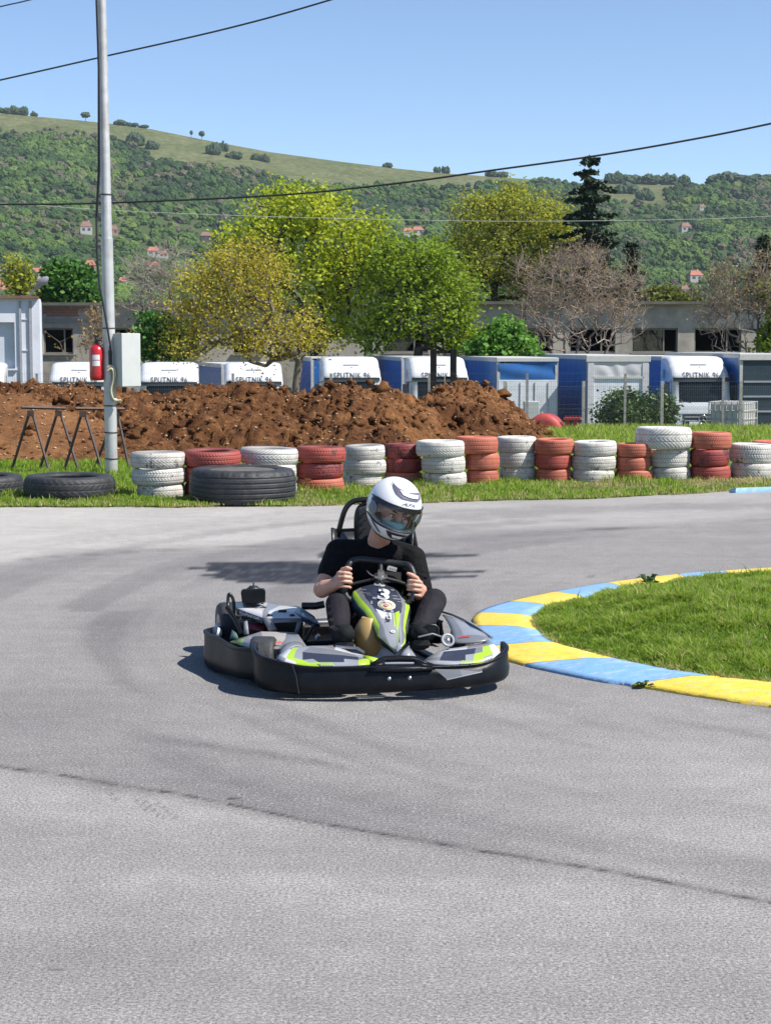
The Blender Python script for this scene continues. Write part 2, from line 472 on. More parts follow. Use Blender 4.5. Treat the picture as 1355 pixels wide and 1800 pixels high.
kerb = bpy.data.objects.new('kerb', None); COL.objects.link(kerb); tag(kerb, 'kerb painted in yellow and blue blocks round the grass island', kind='structure')
breaks = [(0, 3, YEL), (3, 5, BLU), (5, 7, YEL), (7, 8, BLU), (8, 9, YEL), (9, 10, BLU), (10, 11, YEL), (11, 12, BLU), (12, 13, YEL), (13, 14, BLU), (14, 16, YEL)]
for a, b_, m_ in breaks:
    mb = MB(); rows = []
    for i in range(a, b_):
        N = 6
        for k in range(N + (1 if i == b_ - 1 else 0)):
            t = k / N
            po, pi = catmull(KO, i, t), catmull(KI, i, t)
            w = 0.02 * (vnoise(po.x * 6, po.y * 6, 2) - 0.5)
            d = (po - pi); d.z = 0; d.normalize()
            mid = po.lerp(pi, 0.34); mid.z = 0.036; mid2 = po.lerp(pi, 0.72); mid2.z = 0.057
            e = po + d * w
            rows.append([Vector((e.x, e.y, -0.05)), Vector((e.x, e.y, 0.012)), po.lerp(pi, 0.12) + Vector((0, 0, 0.022 - 0.12 * KZ)), mid, mid2, pi, pi - d * 0.03 + Vector((0, 0, -0.1))])
    # end joints pulled in a few millimetres
    for r, q, s in ((0, 1, 1), (-1, -2, 1)):
        for j in range(7):
            v = (rows[q][j] - rows[r][j]); L = v.length
            if L > 0: rows[r][j] = rows[r][j] + v / L * 0.004
    mb.grid(rows)
    mb.add(rows[0], [tuple(range(7))]); mb.add(rows[-1], [tuple(range(7))[::-1]])
    mb.build('kerb_block', m_, kerb)
far = bpy.data.objects.new('kerb', None); COL.objects.link(far); tag(far, 'short blue kerb on the far outer edge of the track', kind='structure')
mb = MB(); rows = []
for px in range(1281, 1480, 20):
    a = G(px, 866 - (px - 1281) * 0.03); b = G(px + 12, 857.5 - (px - 1281) * 0.03, 0.06)
    rows.append([Vector((a.x, a.y, -0.03)), Vector((a.x, a.y, 0.012)), a.lerp(b, 0.4) + Vector((0, 0, 0.025)), b, b + Vector((0, 0.03, -0.1))])
mb.grid(rows); mb.add(rows[0], [(0, 1, 2, 3, 4)]); mb.build('kerb_block', BLU, far)

inner = []
for i in range(len(KI) - 1):
    for k in range(4): inner.append(catmull(KI, i, k / 4))
inner.append(KI[-1])
apex = min(inner, key=lambda p: p.x)
ax, ay = apex.x, apex.y
def spine(p):
    x = max(p.x, ax + 0.75)
    return Vector((x + 0.15, ay + (x - ax) * 0.30 - 0.05, 0))
def island_z(f, x, y):
    return 0.04 + 0.11 * sstep(0, 1, f) + 0.03 * (fbm(np.array(x) * 2, np.array(y) * 2, 3, 31) - 0.5) * min(1, f * 4)
rows = []
for p in inner:
    s = spine(p); r = []
    for f in np.linspace(0, 1, 11):
        q = p.lerp(s, f); r.append(Vector((q.x, q.y, float(island_z(f, q.x, q.y)))))
    rows.append(r)
mb = MB().grid(rows)
o = mb.build('grass_island', GROUND_MAT); tag(o, 'raised grassy island inside the painted kerb', kind='structure')

# ---------------------------------------------------------------- mound of dug soil (heights)
_crest = [(-500, 676), (0, 672), (60, 666), (110, 676), (150, 671), (200, 684), (250, 690), (285, 692), (330, 684), (360, 676), (400, 677), (430, 668), (480, 682), (520, 692), (560, 684), (620, 676), (680, 679), (722, 694), (742, 700), (768, 680), (800, 667), (840, 672), (870, 688), (910, 716), (940, 744), (965, 764), (1000, 778), (1100, 790)]
def mound_h(x, Y):
    px = CX + x / Y * F
    Yc = 30 + 4.2 * sstep(690, 800, px)
    cz = HC - (np.interp(px, [c[0] for c in _crest], [c[1] for c in _crest]) - YH) * Yc / F - terr(x, Yc)
    wid = np.interp(px, [-500, 250, 700, 850, 960, 1000], [5.4, 5.2, 4.6, 4.4, 1.8, 1.2])
    t = 1 - np.abs(Y - Yc) / np.where(Y < Yc, wid, 3.5)
    h = cz.clip(0) * np.clip(t, 0, 1) ** 0.85
    env = np.clip(h * 3, 0, 1)
    h = h + env * ((fbm(x * 0.9, Y * 0.9, 5, 41) - 0.5) * 0.5 * np.clip(1.3 - t, 0.25, 1)
                   + (fbm(x * 2.6, Y * 2.6, 5, 43, 0.65) - 0.5) * 0.30 + (fbm(x * 8, Y * 8, 3, 45, 0.7) - 0.5) * 0.15)
    cone = 0.98 - np.hypot((x + 5.9) * 0.33, np.maximum(27.4 - Y, 0) * 0.36) - np.maximum(Y - 27.4, 0) * 0.1
    cone = np.where(x < -5.9, 0.98 - np.maximum(27.4 - Y, 0) * 0.36 - 0.02 * (-5.9 - x), cone)
    return h, np.clip(cone, 0, 1.2) + np.clip(cone * 5, 0, 1) * (fbm(x * 5, Y * 5, 4, 47) - 0.5) * 0.07
mx = np.arange(-13.5, 4.6, 0.036); my = np.arange(23.2, 38.6, 0.075)
X, Y = np.meshgrid(mx, my)
h1, h2 = mound_h(X, Y)
Hm = np.maximum(h1, h2); fresh = (h2 > h1 - 0.03).astype(float) * (h2 > 0.02)
lump = np.abs(fbm(X * 2.6, Y * 2.6, 4, 53) - 0.5) * 2
Hm = Hm - 0.10 * np.clip(Hm * 3, 0, 1) * (1 - fresh) * (lump < 0.12) - 0.0
Z = terr(X, Y) + np.where(Hm > 0.015, Hm, -0.2 + Hm)
def soil_mat():
    m, n, l, b = new_mat('dug_soil')
    a = n.new('ShaderNodeAttribute'); a.attribute_name = 'fresh'
    f = tex_noise(n, l, 5.5, 9, 0.75); g = tex_noise(n, l, 26, 5, 0.7)
    c1 = ramp(n, l, f, [(0.3, (0.04, 0.018, 0.009)), (0.5, (0.145, 0.066, 0.027)), (0.68, (0.26, 0.14, 0.06))])
    c2 = ramp(n, l, f, [(0.3, (0.15, 0.07, 0.03)), (0.7, (0.29, 0.15, 0.068))])
    c = mixrgb(n, l, a.outputs['Fac'], c1, c2)
    chips = ramp(n, l, g, [(0.62, (0, 0, 0)), (0.72, (0.75,) * 3)])
    c = mixrgb(n, l, chips, c, (0.4, 0.26, 0.15))
    big = ramp(n, l, tex_noise(n, l, 0.55, 5, 0.65, dist=0.5), [(0.38, (0.62, 0.55, 0.52)), (0.55, (1.05, 1.0, 0.95)), (0.7, (1.45, 1.4, 1.3))])
    c = mixrgb(n, l, 1.0, c, big, 'MULTIPLY')
    l.new(c, b.inputs['Base Color']); b.inputs['Roughness'].default_value = 0.95; b.inputs['Specular IOR Level'].default_value = 0.15
    add_bump(n, l, b, g, 0.9, 0.05)
    return m
SOIL = soil_mat()
me = np_mesh('dirt_mound', np.stack([X, Y, Z], -1).reshape(-1, 3), grid_faces(len(my), len(mx)), smooth=True)
attr(me, 'fresh', fresh.ravel())
o = link('dirt_mound', me, SOIL); tag(o, 'long heap of dug reddish brown soil behind the tyre wall', kind='structure')

def ico_np(sub):
    bm = bmesh.new(); bmesh.ops.create_icosphere(bm, subdivisions=sub, radius=1)
    bm.verts.ensure_lookup_table()
    v = np.array([q.co[:] for q in bm.verts]); f = np.array([[q.index for q in p.verts] for p in bm.faces]); bm.free()
    return v, f
def scatter_rocks(pos, size, sub, sq=0.7, rough=0.35):
    v, f = ico_np(sub); n = len(pos); nv = len(v)
    d = 1 + rough * (rng.random((n, nv)) - 0.5) * 2
    sc = size[:, None] * np.stack([1 + 0.5 * (rng.random(n) - 0.5), 1 + 0.5 * (rng.random(n) - 0.5), sq * (1 + 0.5 * (rng.random(n) - 0.5))], 1)
    A = rng.random(n) * 6.28; ca, sa = np.cos(A)[:, None], np.sin(A)[:, None]
    V = v[None] * d[..., None] * sc[:, None, :]
    V = np.stack([V[..., 0] * ca - V[..., 1] * sa, V[..., 0] * sa + V[..., 1] * ca, V[..., 2]], -1) + pos[:, None, :]
    Fc = (f[None] + (np.arange(n) * nv)[:, None, None]).reshape(-1, 3)
    return V.reshape(-1, 3), Fc
def on_mound(n, bias=0.5):
    x = rng.uniform(-12.5, 3.5, n * 5); y = rng.uniform(23.6, 34.5, n * 5)
    a, b = mound_h(x, y); h = np.maximum(a, b); k = h > 0.06
    x, y, h, a, b = x[k][:n], y[k][:n], h[k][:n], a[k][:n], b[k][:n]
    return np.stack([x, y, terr(x, y) + h], 1), (b > a)
pos, fr = on_mound(3600)
size = 0.012 + 0.10 * rng.random(len(pos)) ** 9 * np.where(fr, 0.25, 1) + 0.025 * rng.random(len(pos)) ** 2
V, Fc = scatter_rocks(pos, size, 2, 0.7, 0.5)
me = np_mesh('soil_clods', V, Fc); attr(me, 'fresh', np.repeat(fr.astype(float), 42) * 0.7)
o = link('soil_clods', me, SOIL); tag(o, 'loose clods lying over the soil heap', kind='stuff')
pos, fr = on_mound(5200)
V, Fc = scatter_rocks(pos + np.array([0, 0, 0.012]), 0.006 + 0.020 * rng.random(len(pos)) ** 3, 1, 0.6)
V2 = V; me = np_mesh('pale_stones', V2, Fc)
o = link('pale_stones', me, mat('pale_stone', (0.40, 0.27, 0.16), 0.9, var=0.4, scale=3)); tag(o, 'small pale stones mixed in the soil heap', kind='stuff')

# ---------------------------------------------------------------- grass
GRASS = leaf_mat('grass_blades', [(0.10, 0.18, 0.02), (0.20, 0.33, 0.03), (0.32, 0.45, 0.05), (0.48, 0.43, 0.17), (0.62, 0.53, 0.3)], 0.5)
def blades(name, pts, hgt, wid, tint, lean=0.5, label=''):
    n = len(pts)
    A = rng.random(n) * 6.283; B = rng.random(n) * 6.283
    L = hgt * lean * rng.random(n)
    side = np.stack([np.cos(A), np.sin(A), 0 * A], 1) * wid[:, None] / 2
    dirn = np.stack([np.cos(B), np.sin(B), 0 * B], 1)
    base = pts; mid = pts + dirn * (L * 0.3)[:, None] + np.stack([0 * A, 0 * A, hgt * 0.62], 1)
    tip = pts + dirn * L[:, None] + np.stack([0 * A, 0 * A, hgt * (1 - 0.2 * rng.random(n))], 1)
    V = np.stack([base - side, base + side, mid + side * 0.75, mid - side * 0.75, tip], 1).reshape(-1, 3)
    k = (np.arange(n) * 5)[:, None]
    Fc = np.concatenate([k + [0, 1, 2], k + [0, 2, 3], k + [3, 2, 4]])
    me = np_mesh(name, V, Fc, np.repeat(tint, 5))
    o = link(name, me, GRASS); return tag(o, label, kind='stuff')
# island
poly = np.array([[p.x, p.y] for p in inner])
seg = rng.integers(0, len(inner) - 1, 150000); tt = rng.random(150000); ff = rng.random(150000) ** 1.25
a = poly[seg] * (1 - tt)[:, None] + poly[seg + 1] * tt[:, None]
# weight segments by length
Ls = np.hypot(*(poly[1:] - poly[:-1]).T); seg = rng.choice(len(Ls), 150000, p=np.sqrt(Ls + 0.05) / np.sqrt(Ls + 0.05).sum())
a = poly[seg] * (1 - tt)[:, None] + poly[seg + 1] * tt[:, None]
sx = np.maximum(a[:, 0], ax + 0.75); sp = np.stack([sx + 0.15, ay + (sx - ax) * 0.30 - 0.05], 1)
xy = a * (1 - ff)[:, None] + sp * ff[:, None]
keep = xy[:, 0] < 4.6
xy, ff = xy[keep], ff[keep]
zz = 0.04 + 0.11 * sstep(0, 1, ff) + 0.03 * (fbm(xy[:, 0] * 2, xy[:, 1] * 2, 3, 31) - 0.5) * np.minimum(1, ff * 4)
nz = fbm(xy[:, 0] * 1.6, xy[:, 1] * 1.6, 4, 61); clump = fbm(xy[:, 0] * 7, xy[:, 1] * 7, 3, 63)
hgt = (0.028 + 0.062 * sstep(0.3, 0.75, clump) * (0.4 + 0.6 * rng.random(len(xy))) + 0.02 * rng.random(len(xy))) * (0.55 + 0.45 * sstep(0, 0.12, ff))
hgt = np.where(rng.random(len(xy)) < 0.004, hgt * 1.8, hgt)
tint = (0.12 + 0.42 * sstep(0.3, 0.7, clump) * rng.random(len(xy)) + 0.22 * rng.random(len(xy)) + 0.35 * sstep(0.55, 0.72, nz) * (rng.random(len(xy)) < 0.5))
tint = np.where((rng.random(len(xy)) < 0.09), 0.75 + 0.25 * rng.random(len(xy)), tint)
tint = np.where((ff < 0.03) & (rng.random(len(xy)) < 0.6), 0.8, tint)
blades('grass', np.stack([xy[:, 0], xy[:, 1], zz - 0.005], 1), hgt, 0.006 + 0.004 * rng.random(len(xy)), tint.clip(0, 1), 0.9, 'short green grass growing on the kerbed island')
# verge with the tyre wall
n = 120000
x = rng.uniform(-7.5, 7.5, n); s = rng.random(n) ** 1.3 * 7.5 - 0.08
y = edge_y(x) + s + (fbm(x * 3.1, 0 * x + 3, 4, 3) - 0.5) * 0.25
a, b = mound_h(x, np.maximum(y, 23.3)); k = (np.maximum(a, b) < 0.05) | (y < 23.3)
nz = fbm(x * 0.9, y * 0.9, 4, 71); dryp = sstep(0.1, 0.7, s) * (1 - sstep(0.5, 3.5, s)) * np.interp(x, [-6, -1.5, 0, 7], [0.15, 0.6, 1.0, 1.1])
clump = fbm(x * 3.3, y * 3.3, 3, 73)
tint = 0.16 + 0.3 * rng.random(n) + 0.15 * (clump - 0.4)
tint = np.where(rng.random(n) < (0.6 * dryp * sstep(0.3, 0.55, nz) + 0.40 * (s < 0.4) + 0.06 + 0.3 * dryp), 0.7 + 0.3 * rng.random(n), tint)
hgt = 0.03 + 0.10 * sstep(0.35, 0.75, clump) * (0.4 + 0.6 * rng.random(n)) * (0.35 + 0.65 * sstep(0.1, 1.2, s)) + 0.02 * rng.random(n)
hgt = hgt * np.where(tint > 0.65, 0.6, 1.0) + np.where(rng.random(n) < 0.01, 0.06, 0)
k &= rng.random(n) < (0.45 + 0.55 * sstep(0.3, 0.55, clump + 0.2 * (x < -1)))
z = terr(x, y) + 0.015
blades('grass', np.stack([x, y, z], 1)[k], hgt[k], 0.009 + 0.006 * rng.random(k.sum()), tint[k].clip(0, 1), 0.8, 'patchy green and straw coloured grass on the verge round the tyre wall')
# field to the fence
n = 80000
x = rng.uniform(-1, 13, n); y = rng.uniform(22.5, 50, n)
a, b = mound_h(x, np.minimum(y, 38)); k = (np.maximum(a, b) < 0.04) | (y > 37.5)
tint = 0.3 + 0.3 * rng.random(n); tint = np.where(rng.random(n) < 0.12, 0.8, tint)
hgt = 0.10 + 0.16 * rng.random(n) * fbm(x * 2, y * 2, 3, 77) * 1.6
blades('grass', np.stack([x, y, terr(x, y)], 1)[k], hgt[k], 0.018 + 0.012 * rng.random(k.sum()), tint[k].clip(0, 1), 0.7, 'taller bright grass between the tyre wall and the fence')

# ---------------------------------------------------------------- weeds on the kerb
WEED = leaf_mat('weed_leaves', [(0.03, 0.07, 0.015), (0.07, 0.14, 0.03)], 0.3)
def weed(px, py, z, size, n, label, wide=1.0):
    o0 = G(px, py, z); mb = MB()
    for k in range(n):
        w = random.random() * 6.28; r = size * (0.4 + 0.6 * random.random())
        d = Vector((math.cos(w) * wide, math.sin(w), 0)); sd = Vector((-d.y, d.x, 0)) * 0.25 * r
        up = Vector((0, 0, size * (0.15 + 0.6 * random.random())))
        p = o0 + d * r * 0.15
        mb.add([p, p + d * r * 0.5 + sd + up * 0.8, p + d * r + up * 0.6, p + d * r * 0.5 - sd + up * 0.8], [(0, 1, 2, 3)])
    o = mb.build('weed', WEED); tag(o, label, 'weed')
weed(1135, 1209, 0.0, 0.055, 26, 'low green weed at the foot of the kerb between blue and yellow blocks', 1.6)
weed(1140, 1026, 0.09, 0.10, 22, 'broad leaved weed rising above the far side of the kerb')

# ================================================================== HILL
_ridge = [(-3000, 330), (-900, 215), (-300, 190), (0, 193), (60, 200), (130, 206), (200, 213), (270, 222), (360, 240), (480, 262), (600, 278), (700, 290), (780, 298), (870, 304), (940, 309), (1000, 314), (1150, 317), (1355, 316), (1800, 330), (3000, 420), (4500, 500)]
Y0, YR = 430.0, 1700.0
def hill_z(x, Y):
    px = CX + x / Y * F
    zr = HC + (YH - np.interp(px, [r[0] for r in _ridge], [r[1] for r in _ridge])) / F * YR - 7
    t = ((Y - Y0) / (YR - Y0))
    z = -2.7 + (zr + 2.7) * np.clip(t, 0, 1) ** 1.85
    z = z - np.clip(Y - YR, 0, None) * 0.12
    z = z + np.clip((Y - 600) / 700, 0, 1) * np.clip((YR - Y) / 200, 0, 1) * (fbm(x / 130, Y / 130, 4, 81) - 0.5) * 26
    return z
ang = np.concatenate([np.linspace(-1.4, -0.32, 50), np.linspace(-0.31, 0.31, 220), np.linspace(0.32, 1.4, 50)])
yy = np.concatenate([np.linspace(240, 700, 40), np.linspace(708, 1690, 150), np.linspace(1696, 1720, 8), np.linspace(1740, 2600, 20)])
A, Yh = np.meshgrid(ang, yy); Xh = A * Yh
Zh = hill_z(Xh, Yh); Zh[0] -= 1.5
hp = proj(Xh, Yh, Zh)
def hill_mat():
    m, n, l, b = new_mat('hillside_grass')
    a = n.new('ShaderNodeAttribute'); a.attribute_name = 'scrub'
    f = tex_noise(n, l, 0.02, 8, 0.7); g = tex_noise(n, l, 0.15, 8, 0.75)
    c1 = ramp(n, l, f, [(0.35, (0.10, 0.125, 0.05)), (0.6, (0.15, 0.16, 0.078)), (0.75, (0.19, 0.172, 0.105))])
    c2 = ramp(n, l, g, [(0.4, (0.6, 0.6, 0.6)), (0.65, (1.15, 1.15, 1.15))])
    c = mixrgb(n, l, 1.0, c1, c2, 'MULTIPLY')
    c = mixrgb(n, l, a.outputs['Fac'], c, (0.05, 0.075, 0.03))
    l.new(c, b.inputs['Base Color']); b.inputs['Roughness'].default_value = 1.0; b.inputs['Specular IOR Level'].default_value = 0.05
    return m
_tl = [(-1500, 215), (-300, 225), (0, 232), (100, 236), (160, 245), (240, 252), (280, 292), (340, 300), (400, 302), (500, 306), (560, 322), (640, 328), (700, 318), (760, 322), (830, 322), (900, 330), (940, 322), (1000, 322), (1080, 338), (1150, 345), (1200, 322), (1355, 318), (1800, 335), (4000, 430)]
def wood_density(px, py, x, Y):
    d = py - np.interp(px, [t[0] for t in _tl], [t[1] for t in _tl])
    n1 = fbm(x / 60, Y / 90, 4, 91)
    w = sstep(-4, 16, d + (n1 - 0.5) * 40)
    # thinner scrub on the slope right of the middle, open meadow low on the left
    thin = sstep(630, 700, px) * (1 - sstep(800, 860, px)) * (1 - sstep(350, 385, py))
    w = w * (1 - 0.75 * thin * sstep(0.42, 0.55, 1 - n1))
    meadow = np.exp(-(((px - 235) / 60) ** 2 + ((py - 505) / 22) ** 2))
    w = w * (1 - 0.9 * meadow) * (1 - 0.7 * np.exp(-(((px - 215) / 22) ** 2 + ((py - 380) / 18) ** 2)))
    gr = sstep(1060, 1090, px) * (1 - sstep(1150, 1190, px)) * np.exp(-((py - 350) / 10) ** 2)
    return w * (1 - 0.8 * gr)
me = np_mesh('hill', np.stack([Xh, Yh, Zh], -1).reshape(-1, 3), grid_faces(len(yy), len(ang)), smooth=True)
attr(me, 'scrub', (0.9 * wood_density(hp[0], hp[1], Xh, Yh)).ravel())
o = link('hill', me, hill_mat()); tag(o, 'long hill with grassy top and wooded slope', kind='structure')

HOUSES = [('house with pale wall cut off by the left photo edge', -12, 9, 460, 482, 'r', 'w'), ('long house with bright red roof above the white building', 54, 88, 468, 486, 'r', 'w'), ('red roofed house low at the left photo edge', -8, 14, 488, 508, 'r', 'w'), ('low wide red roof just above the white building', 2, 34, 498, 516, 'r', 'b'),
    ('two storey house with red roof just left of the pole', 154, 174, 455, 474, 'r', 'b'), ('brown roofed pale house high in the wood left of the pole', 147, 169, 387, 408, 'k', 'w'), ('brown house high in the wood touching the pole', 195, 214, 394, 410, 'k', 'b'), ('white house with red roof right of the pole', 262, 286, 431, 447, 'r', 'w'), ('small house joined to the white house on the hill', 283, 300, 438, 450, 'r', 'w'),
    ('red roof house below the white house on the hill', 260, 285, 457, 472, 'r', 'b'), ('small red house lowest beside the pole', 212, 228, 484, 500, 'r', 'w'), ('dark timber house alone in the wood', 355, 376, 405, 421, 'k', 'd'), ('pale red roofed house between the maples', 706, 726, 398, 412, 'r', 'w'), ('second red roofed house between the maples', 722, 744, 396, 410, 'r', 'w'),
    ('white house beside a dark tree on the right slope', 1188, 1208, 389, 405, 'k', 'w'), ('house with a flat red roof on the right slope', 1203, 1229, 473, 492, 'r', 'w'), ('small white house lower on the right slope', 1190, 1206, 498, 514, 'k', 'w'), ('tan house near the ridge on the right slope', 1220, 1232, 357, 366, 'k', 'w')]
HOUSE_PX = [h[1:5] for h in HOUSES]
# wood: crowns spread over the slope
def crown_template(k):
    bm = bmesh.new(); bmesh.ops.create_icosphere(bm, subdivisions=3, radius=1.0)
    r = random.Random(k)
    off = Vector((r.random() * 50, r.random() * 50, r.random() * 50))
    for v in bm.verts:
        d = mnoise.noise(v.co * 1.7 + off) * 0.35 + mnoise.noise(v.co * 4.5 + off) * 0.28
        v.co = v.co * (1 + d); v.co.z = v.co.z * 0.95 + 0.55
    me = bpy.data.meshes.new('crown'); bm.to_mesh(me); bm.free()
    o = bpy.data.objects.new('crown_shape', me); me.materials.append(WOOD); return o
def wood_mat():
    m, n, l, b = new_mat('wood_foliage')
    a = n.new('ShaderNodeAttribute'); a.attribute_name = 'tint'; a.attribute_type = 'INSTANCER'
    c = ramp(n, l, a.outputs['Fac'], [(0.0, (0.03, 0.055, 0.026)), (0.35, (0.048, 0.088, 0.028)), (0.65, (0.085, 0.14, 0.034)), (0.85, (0.13, 0.18, 0.045)), (0.93, (0.12, 0.115, 0.07)), (1.0, (0.105, 0.09, 0.075))])
    g = tex_noise(n, l, 3.0, 4, 0.7)
    c = mixrgb(n, l, 1.0, c, ramp(n, l, g, [(0.35, (0.55,) * 3), (0.65, (1.3,) * 3)]), 'MULTIPLY')
    l.new(c, b.inputs['Base Color']); b.inputs['Roughness'].default_value = 0.9; b.inputs['Specular IOR Level'].default_value = 0.1
    add_bump(n, l, b, tex_noise(n, l, 6.0, 3, 0.7), 1.0, 0.3)
    return m
WOOD = wood_mat()
wc = bpy.data.collections.new('crown_shapes')
for k in range(5): wc.objects.link(crown_template(k))
n = 60000
Yc = np.sqrt(rng.uniform(560 ** 2, 1690 ** 2, n)); xc = rng.uniform(-0.30, 0.30, n) * Yc
zc = hill_z(xc, Yc); pp = proj(xc, Yc, zc)
dn = wood_density(pp[0], pp[1], xc, Yc)
patchn = fbm(xc / 25, Yc / 25, 3, 95)
keep = rng.random(n) < dn * (0.35 + 0.6 * sstep(0.3, 0.6, patchn)) * (0.35 + 0.65 * sstep(0.34, 0.5, fbm(xc / 45, Yc / 130, 4, 107)))
for (h0, h1, ht, hb_) in HOUSE_PX:                       # openings in the wood where the houses stand
    keep &= ~((pp[0] > h0 - 5) & (pp[0] < h1 + 5) & (pp[1] > ht + 1) & (pp[1] < hb_ + 13))
xc, Yc, zc = xc[keep], Yc[keep], zc[keep]
big = fbm(xc / 90, Yc / 90, 3, 97); pn = patchn[keep]; nn = len(xc)
scl = (1.1 + 2.6 * rng.random(nn) ** 2.2 + 1.3 * sstep(0.5, 0.7, big)) * np.interp(Yc, [600, 1000, 1690], [0.85, 1.0, 1.1])
tint = (0.12 + 0.55 * sstep(0.25, 0.75, fbm(xc / 35, Yc / 45, 3, 99)) + 0.38 * (rng.random(nn) - 0.5)).clip(0, 0.86)
greyp = sstep(0.52, 0.66, fbm(xc / 70, Yc / 110, 4, 103))
tint = np.where(rng.random(nn) < 0.04 + 0.5 * greyp, 0.9 + 0.1 * rng.random(nn), tint)
me = bpy.data.meshes.new('wood'); me.vertices.add(nn); me.vertices.foreach_set('co', np.stack([xc, Yc, zc - 0.2], 1).astype(np.float32).ravel())
attr(me, 'tint', tint); attr(me, 'size', scl); attr(me, 'turn', rng.random(nn) * 6.28)
a = me.attributes.new('pick', 'INT', 'POINT'); a.data.foreach_set('value', rng.integers(0, 5, nn).astype(np.int32))
wood = link('far_wood', me); tag(wood, 'wood of green crowns covering the hillside', kind='stuff')
ng = bpy.data.node_groups.new('spread_crowns', 'GeometryNodeTree')
ng.interface.new_socket('Geometry', in_out='INPUT', socket_type='NodeSocketGeometry'); ng.interface.new_socket('Geometry', in_out='OUTPUT', socket_type='NodeSocketGeometry')
gi = ng.nodes.new('NodeGroupInput'); go = ng.nodes.new('NodeGroupOutput'); ip = ng.nodes.new('GeometryNodeInstanceOnPoints'); ci = ng.nodes.new('GeometryNodeCollectionInfo')
ci.inputs['Collection'].default_value = wc; ci.inputs['Separate Children'].default_value = True; ci.inputs['Reset Children'].default_value = True
def named(nm, ty):
    q = ng.nodes.new('GeometryNodeInputNamedAttribute'); q.data_type = ty; q.inputs['Name'].default_value = nm
    return [s for s in q.outputs if s.enabled and s.name == 'Attribute'][0]
cx_ = ng.nodes.new('ShaderNodeCombineXYZ'); ng.links.new(named('turn', 'FLOAT'), cx_.inputs[2])
e2r = ng.nodes.new('FunctionNodeEulerToRotation'); ng.links.new(cx_.outputs[0], e2r.inputs[0])
ng.links.new(gi.outputs[0], ip.inputs['Points']); ng.links.new(ci.outputs[0], ip.inputs['Instance'])
ip.inputs['Pick Instance'].default_value = True
ng.links.new(named('pick', 'INT'), ip.inputs['Instance Index']); ng.links.new(e2r.outputs[0], ip.inputs['Rotation']); ng.links.new(named('size', 'FLOAT'), ip.inputs['Scale'])
ng.links.new(ip.outputs[0], go.inputs[0])
md = wood.modifiers.new('spread', 'NODES'); md.node_group = ng
# ================================================================== TYRES
def tyre_mesh(name, R, H, kind, seg=220, seed=0, bare=False):
    """flat-lying tyre: closed ring of tread, sidewalls and hollow inside; tread grooves cut into the surface"""
    r = random.Random(seed)
    rin = R * 0.60
    prof = []                                               # (radius, height, on tread?)
    prof += [(rin + 0.02 * R, 0.22 * H, 0), (rin, 0.10 * H, 0), (rin + 0.05 * R, 0.035 * H, 0), (R * 0.80, 0.0, 0), (R * 0.92, 0.035 * H, 0)]
    nt = 26 if kind != 'truck' else 40
    for i in range(nt + 1):
        t = i / nt
        crown = 1 - 0.045 * abs(2 * t - 1) ** 3.0
        prof.append((R * crown, H * (0.10 + 0.80 * t), 1 + i))
    prof += [(R * 0.92, 0.965 * H, 0), (R * 0.80, H, 0), (rin + 0.05 * R, 0.965 * H, 0), (rin, 0.90 * H, 0), (rin + 0.02 * R, 0.78 * H, 0), (R * 0.86, 0.62 * H, 0), (R * 0.88, 0.40 * H, 0)]
    n = len(prof); V = []; Fc = []; GR = []
    dep = 0.007 if kind != 'truck' else 0.014
    for k in range(seg):
        for (pr, ph, ti) in prof:
            rr = pr; w = 2 * math.pi * k / seg; g = False
            if ti:
                i = ti - 1; t = i / nt
                if kind == 'truck':
                    g = any(abs(i - q) < 0.6 for q in (7, 14, 21, 28, 35))
                    if (k % 6 == 0) and (i < 3 or i > nt - 3): g = True
                elif kind == 'rib':
                    g = i in (6, 11, 16, 21) or ((k + i) % 5 == 0 and (i < 6 or i > 21))
                elif kind == 'vee':
                    g = i in (8, 18) or ((k + (i if i < 13 else 26 - i)) % 5 == 0)
                elif kind == 'zig':
                    g = i in (5, 13, 21) or ((k + (i // 2) * (1 if (i // 7) % 2 else -1)) % 4 == 0)
                else:
                    g = i in (7, 13, 19) or ((k * 1 + i) % 5 == 0 and i > 13) or ((k - i) % 5 == 0 and i < 13)
                if g: rr -= dep
            GR.append(1.0 if g or (bare and not ti and ph > 0.5 * H) else 0.0)
            V.append((rr * math.cos(w), rr * math.sin(w), ph))
    for k in range(seg):
        k2 = (k + 1) % seg
        for i in range(n):
            j = (i + 1) % n
            Fc.append((k * n + i, k2 * n + i, k2 * n + j, k * n + j))
    # bottom half of the hollow inside is closed by the loop back to the first profile point
    me = np_mesh(name, V, Fc); attr(me, 'groove', GR); return me
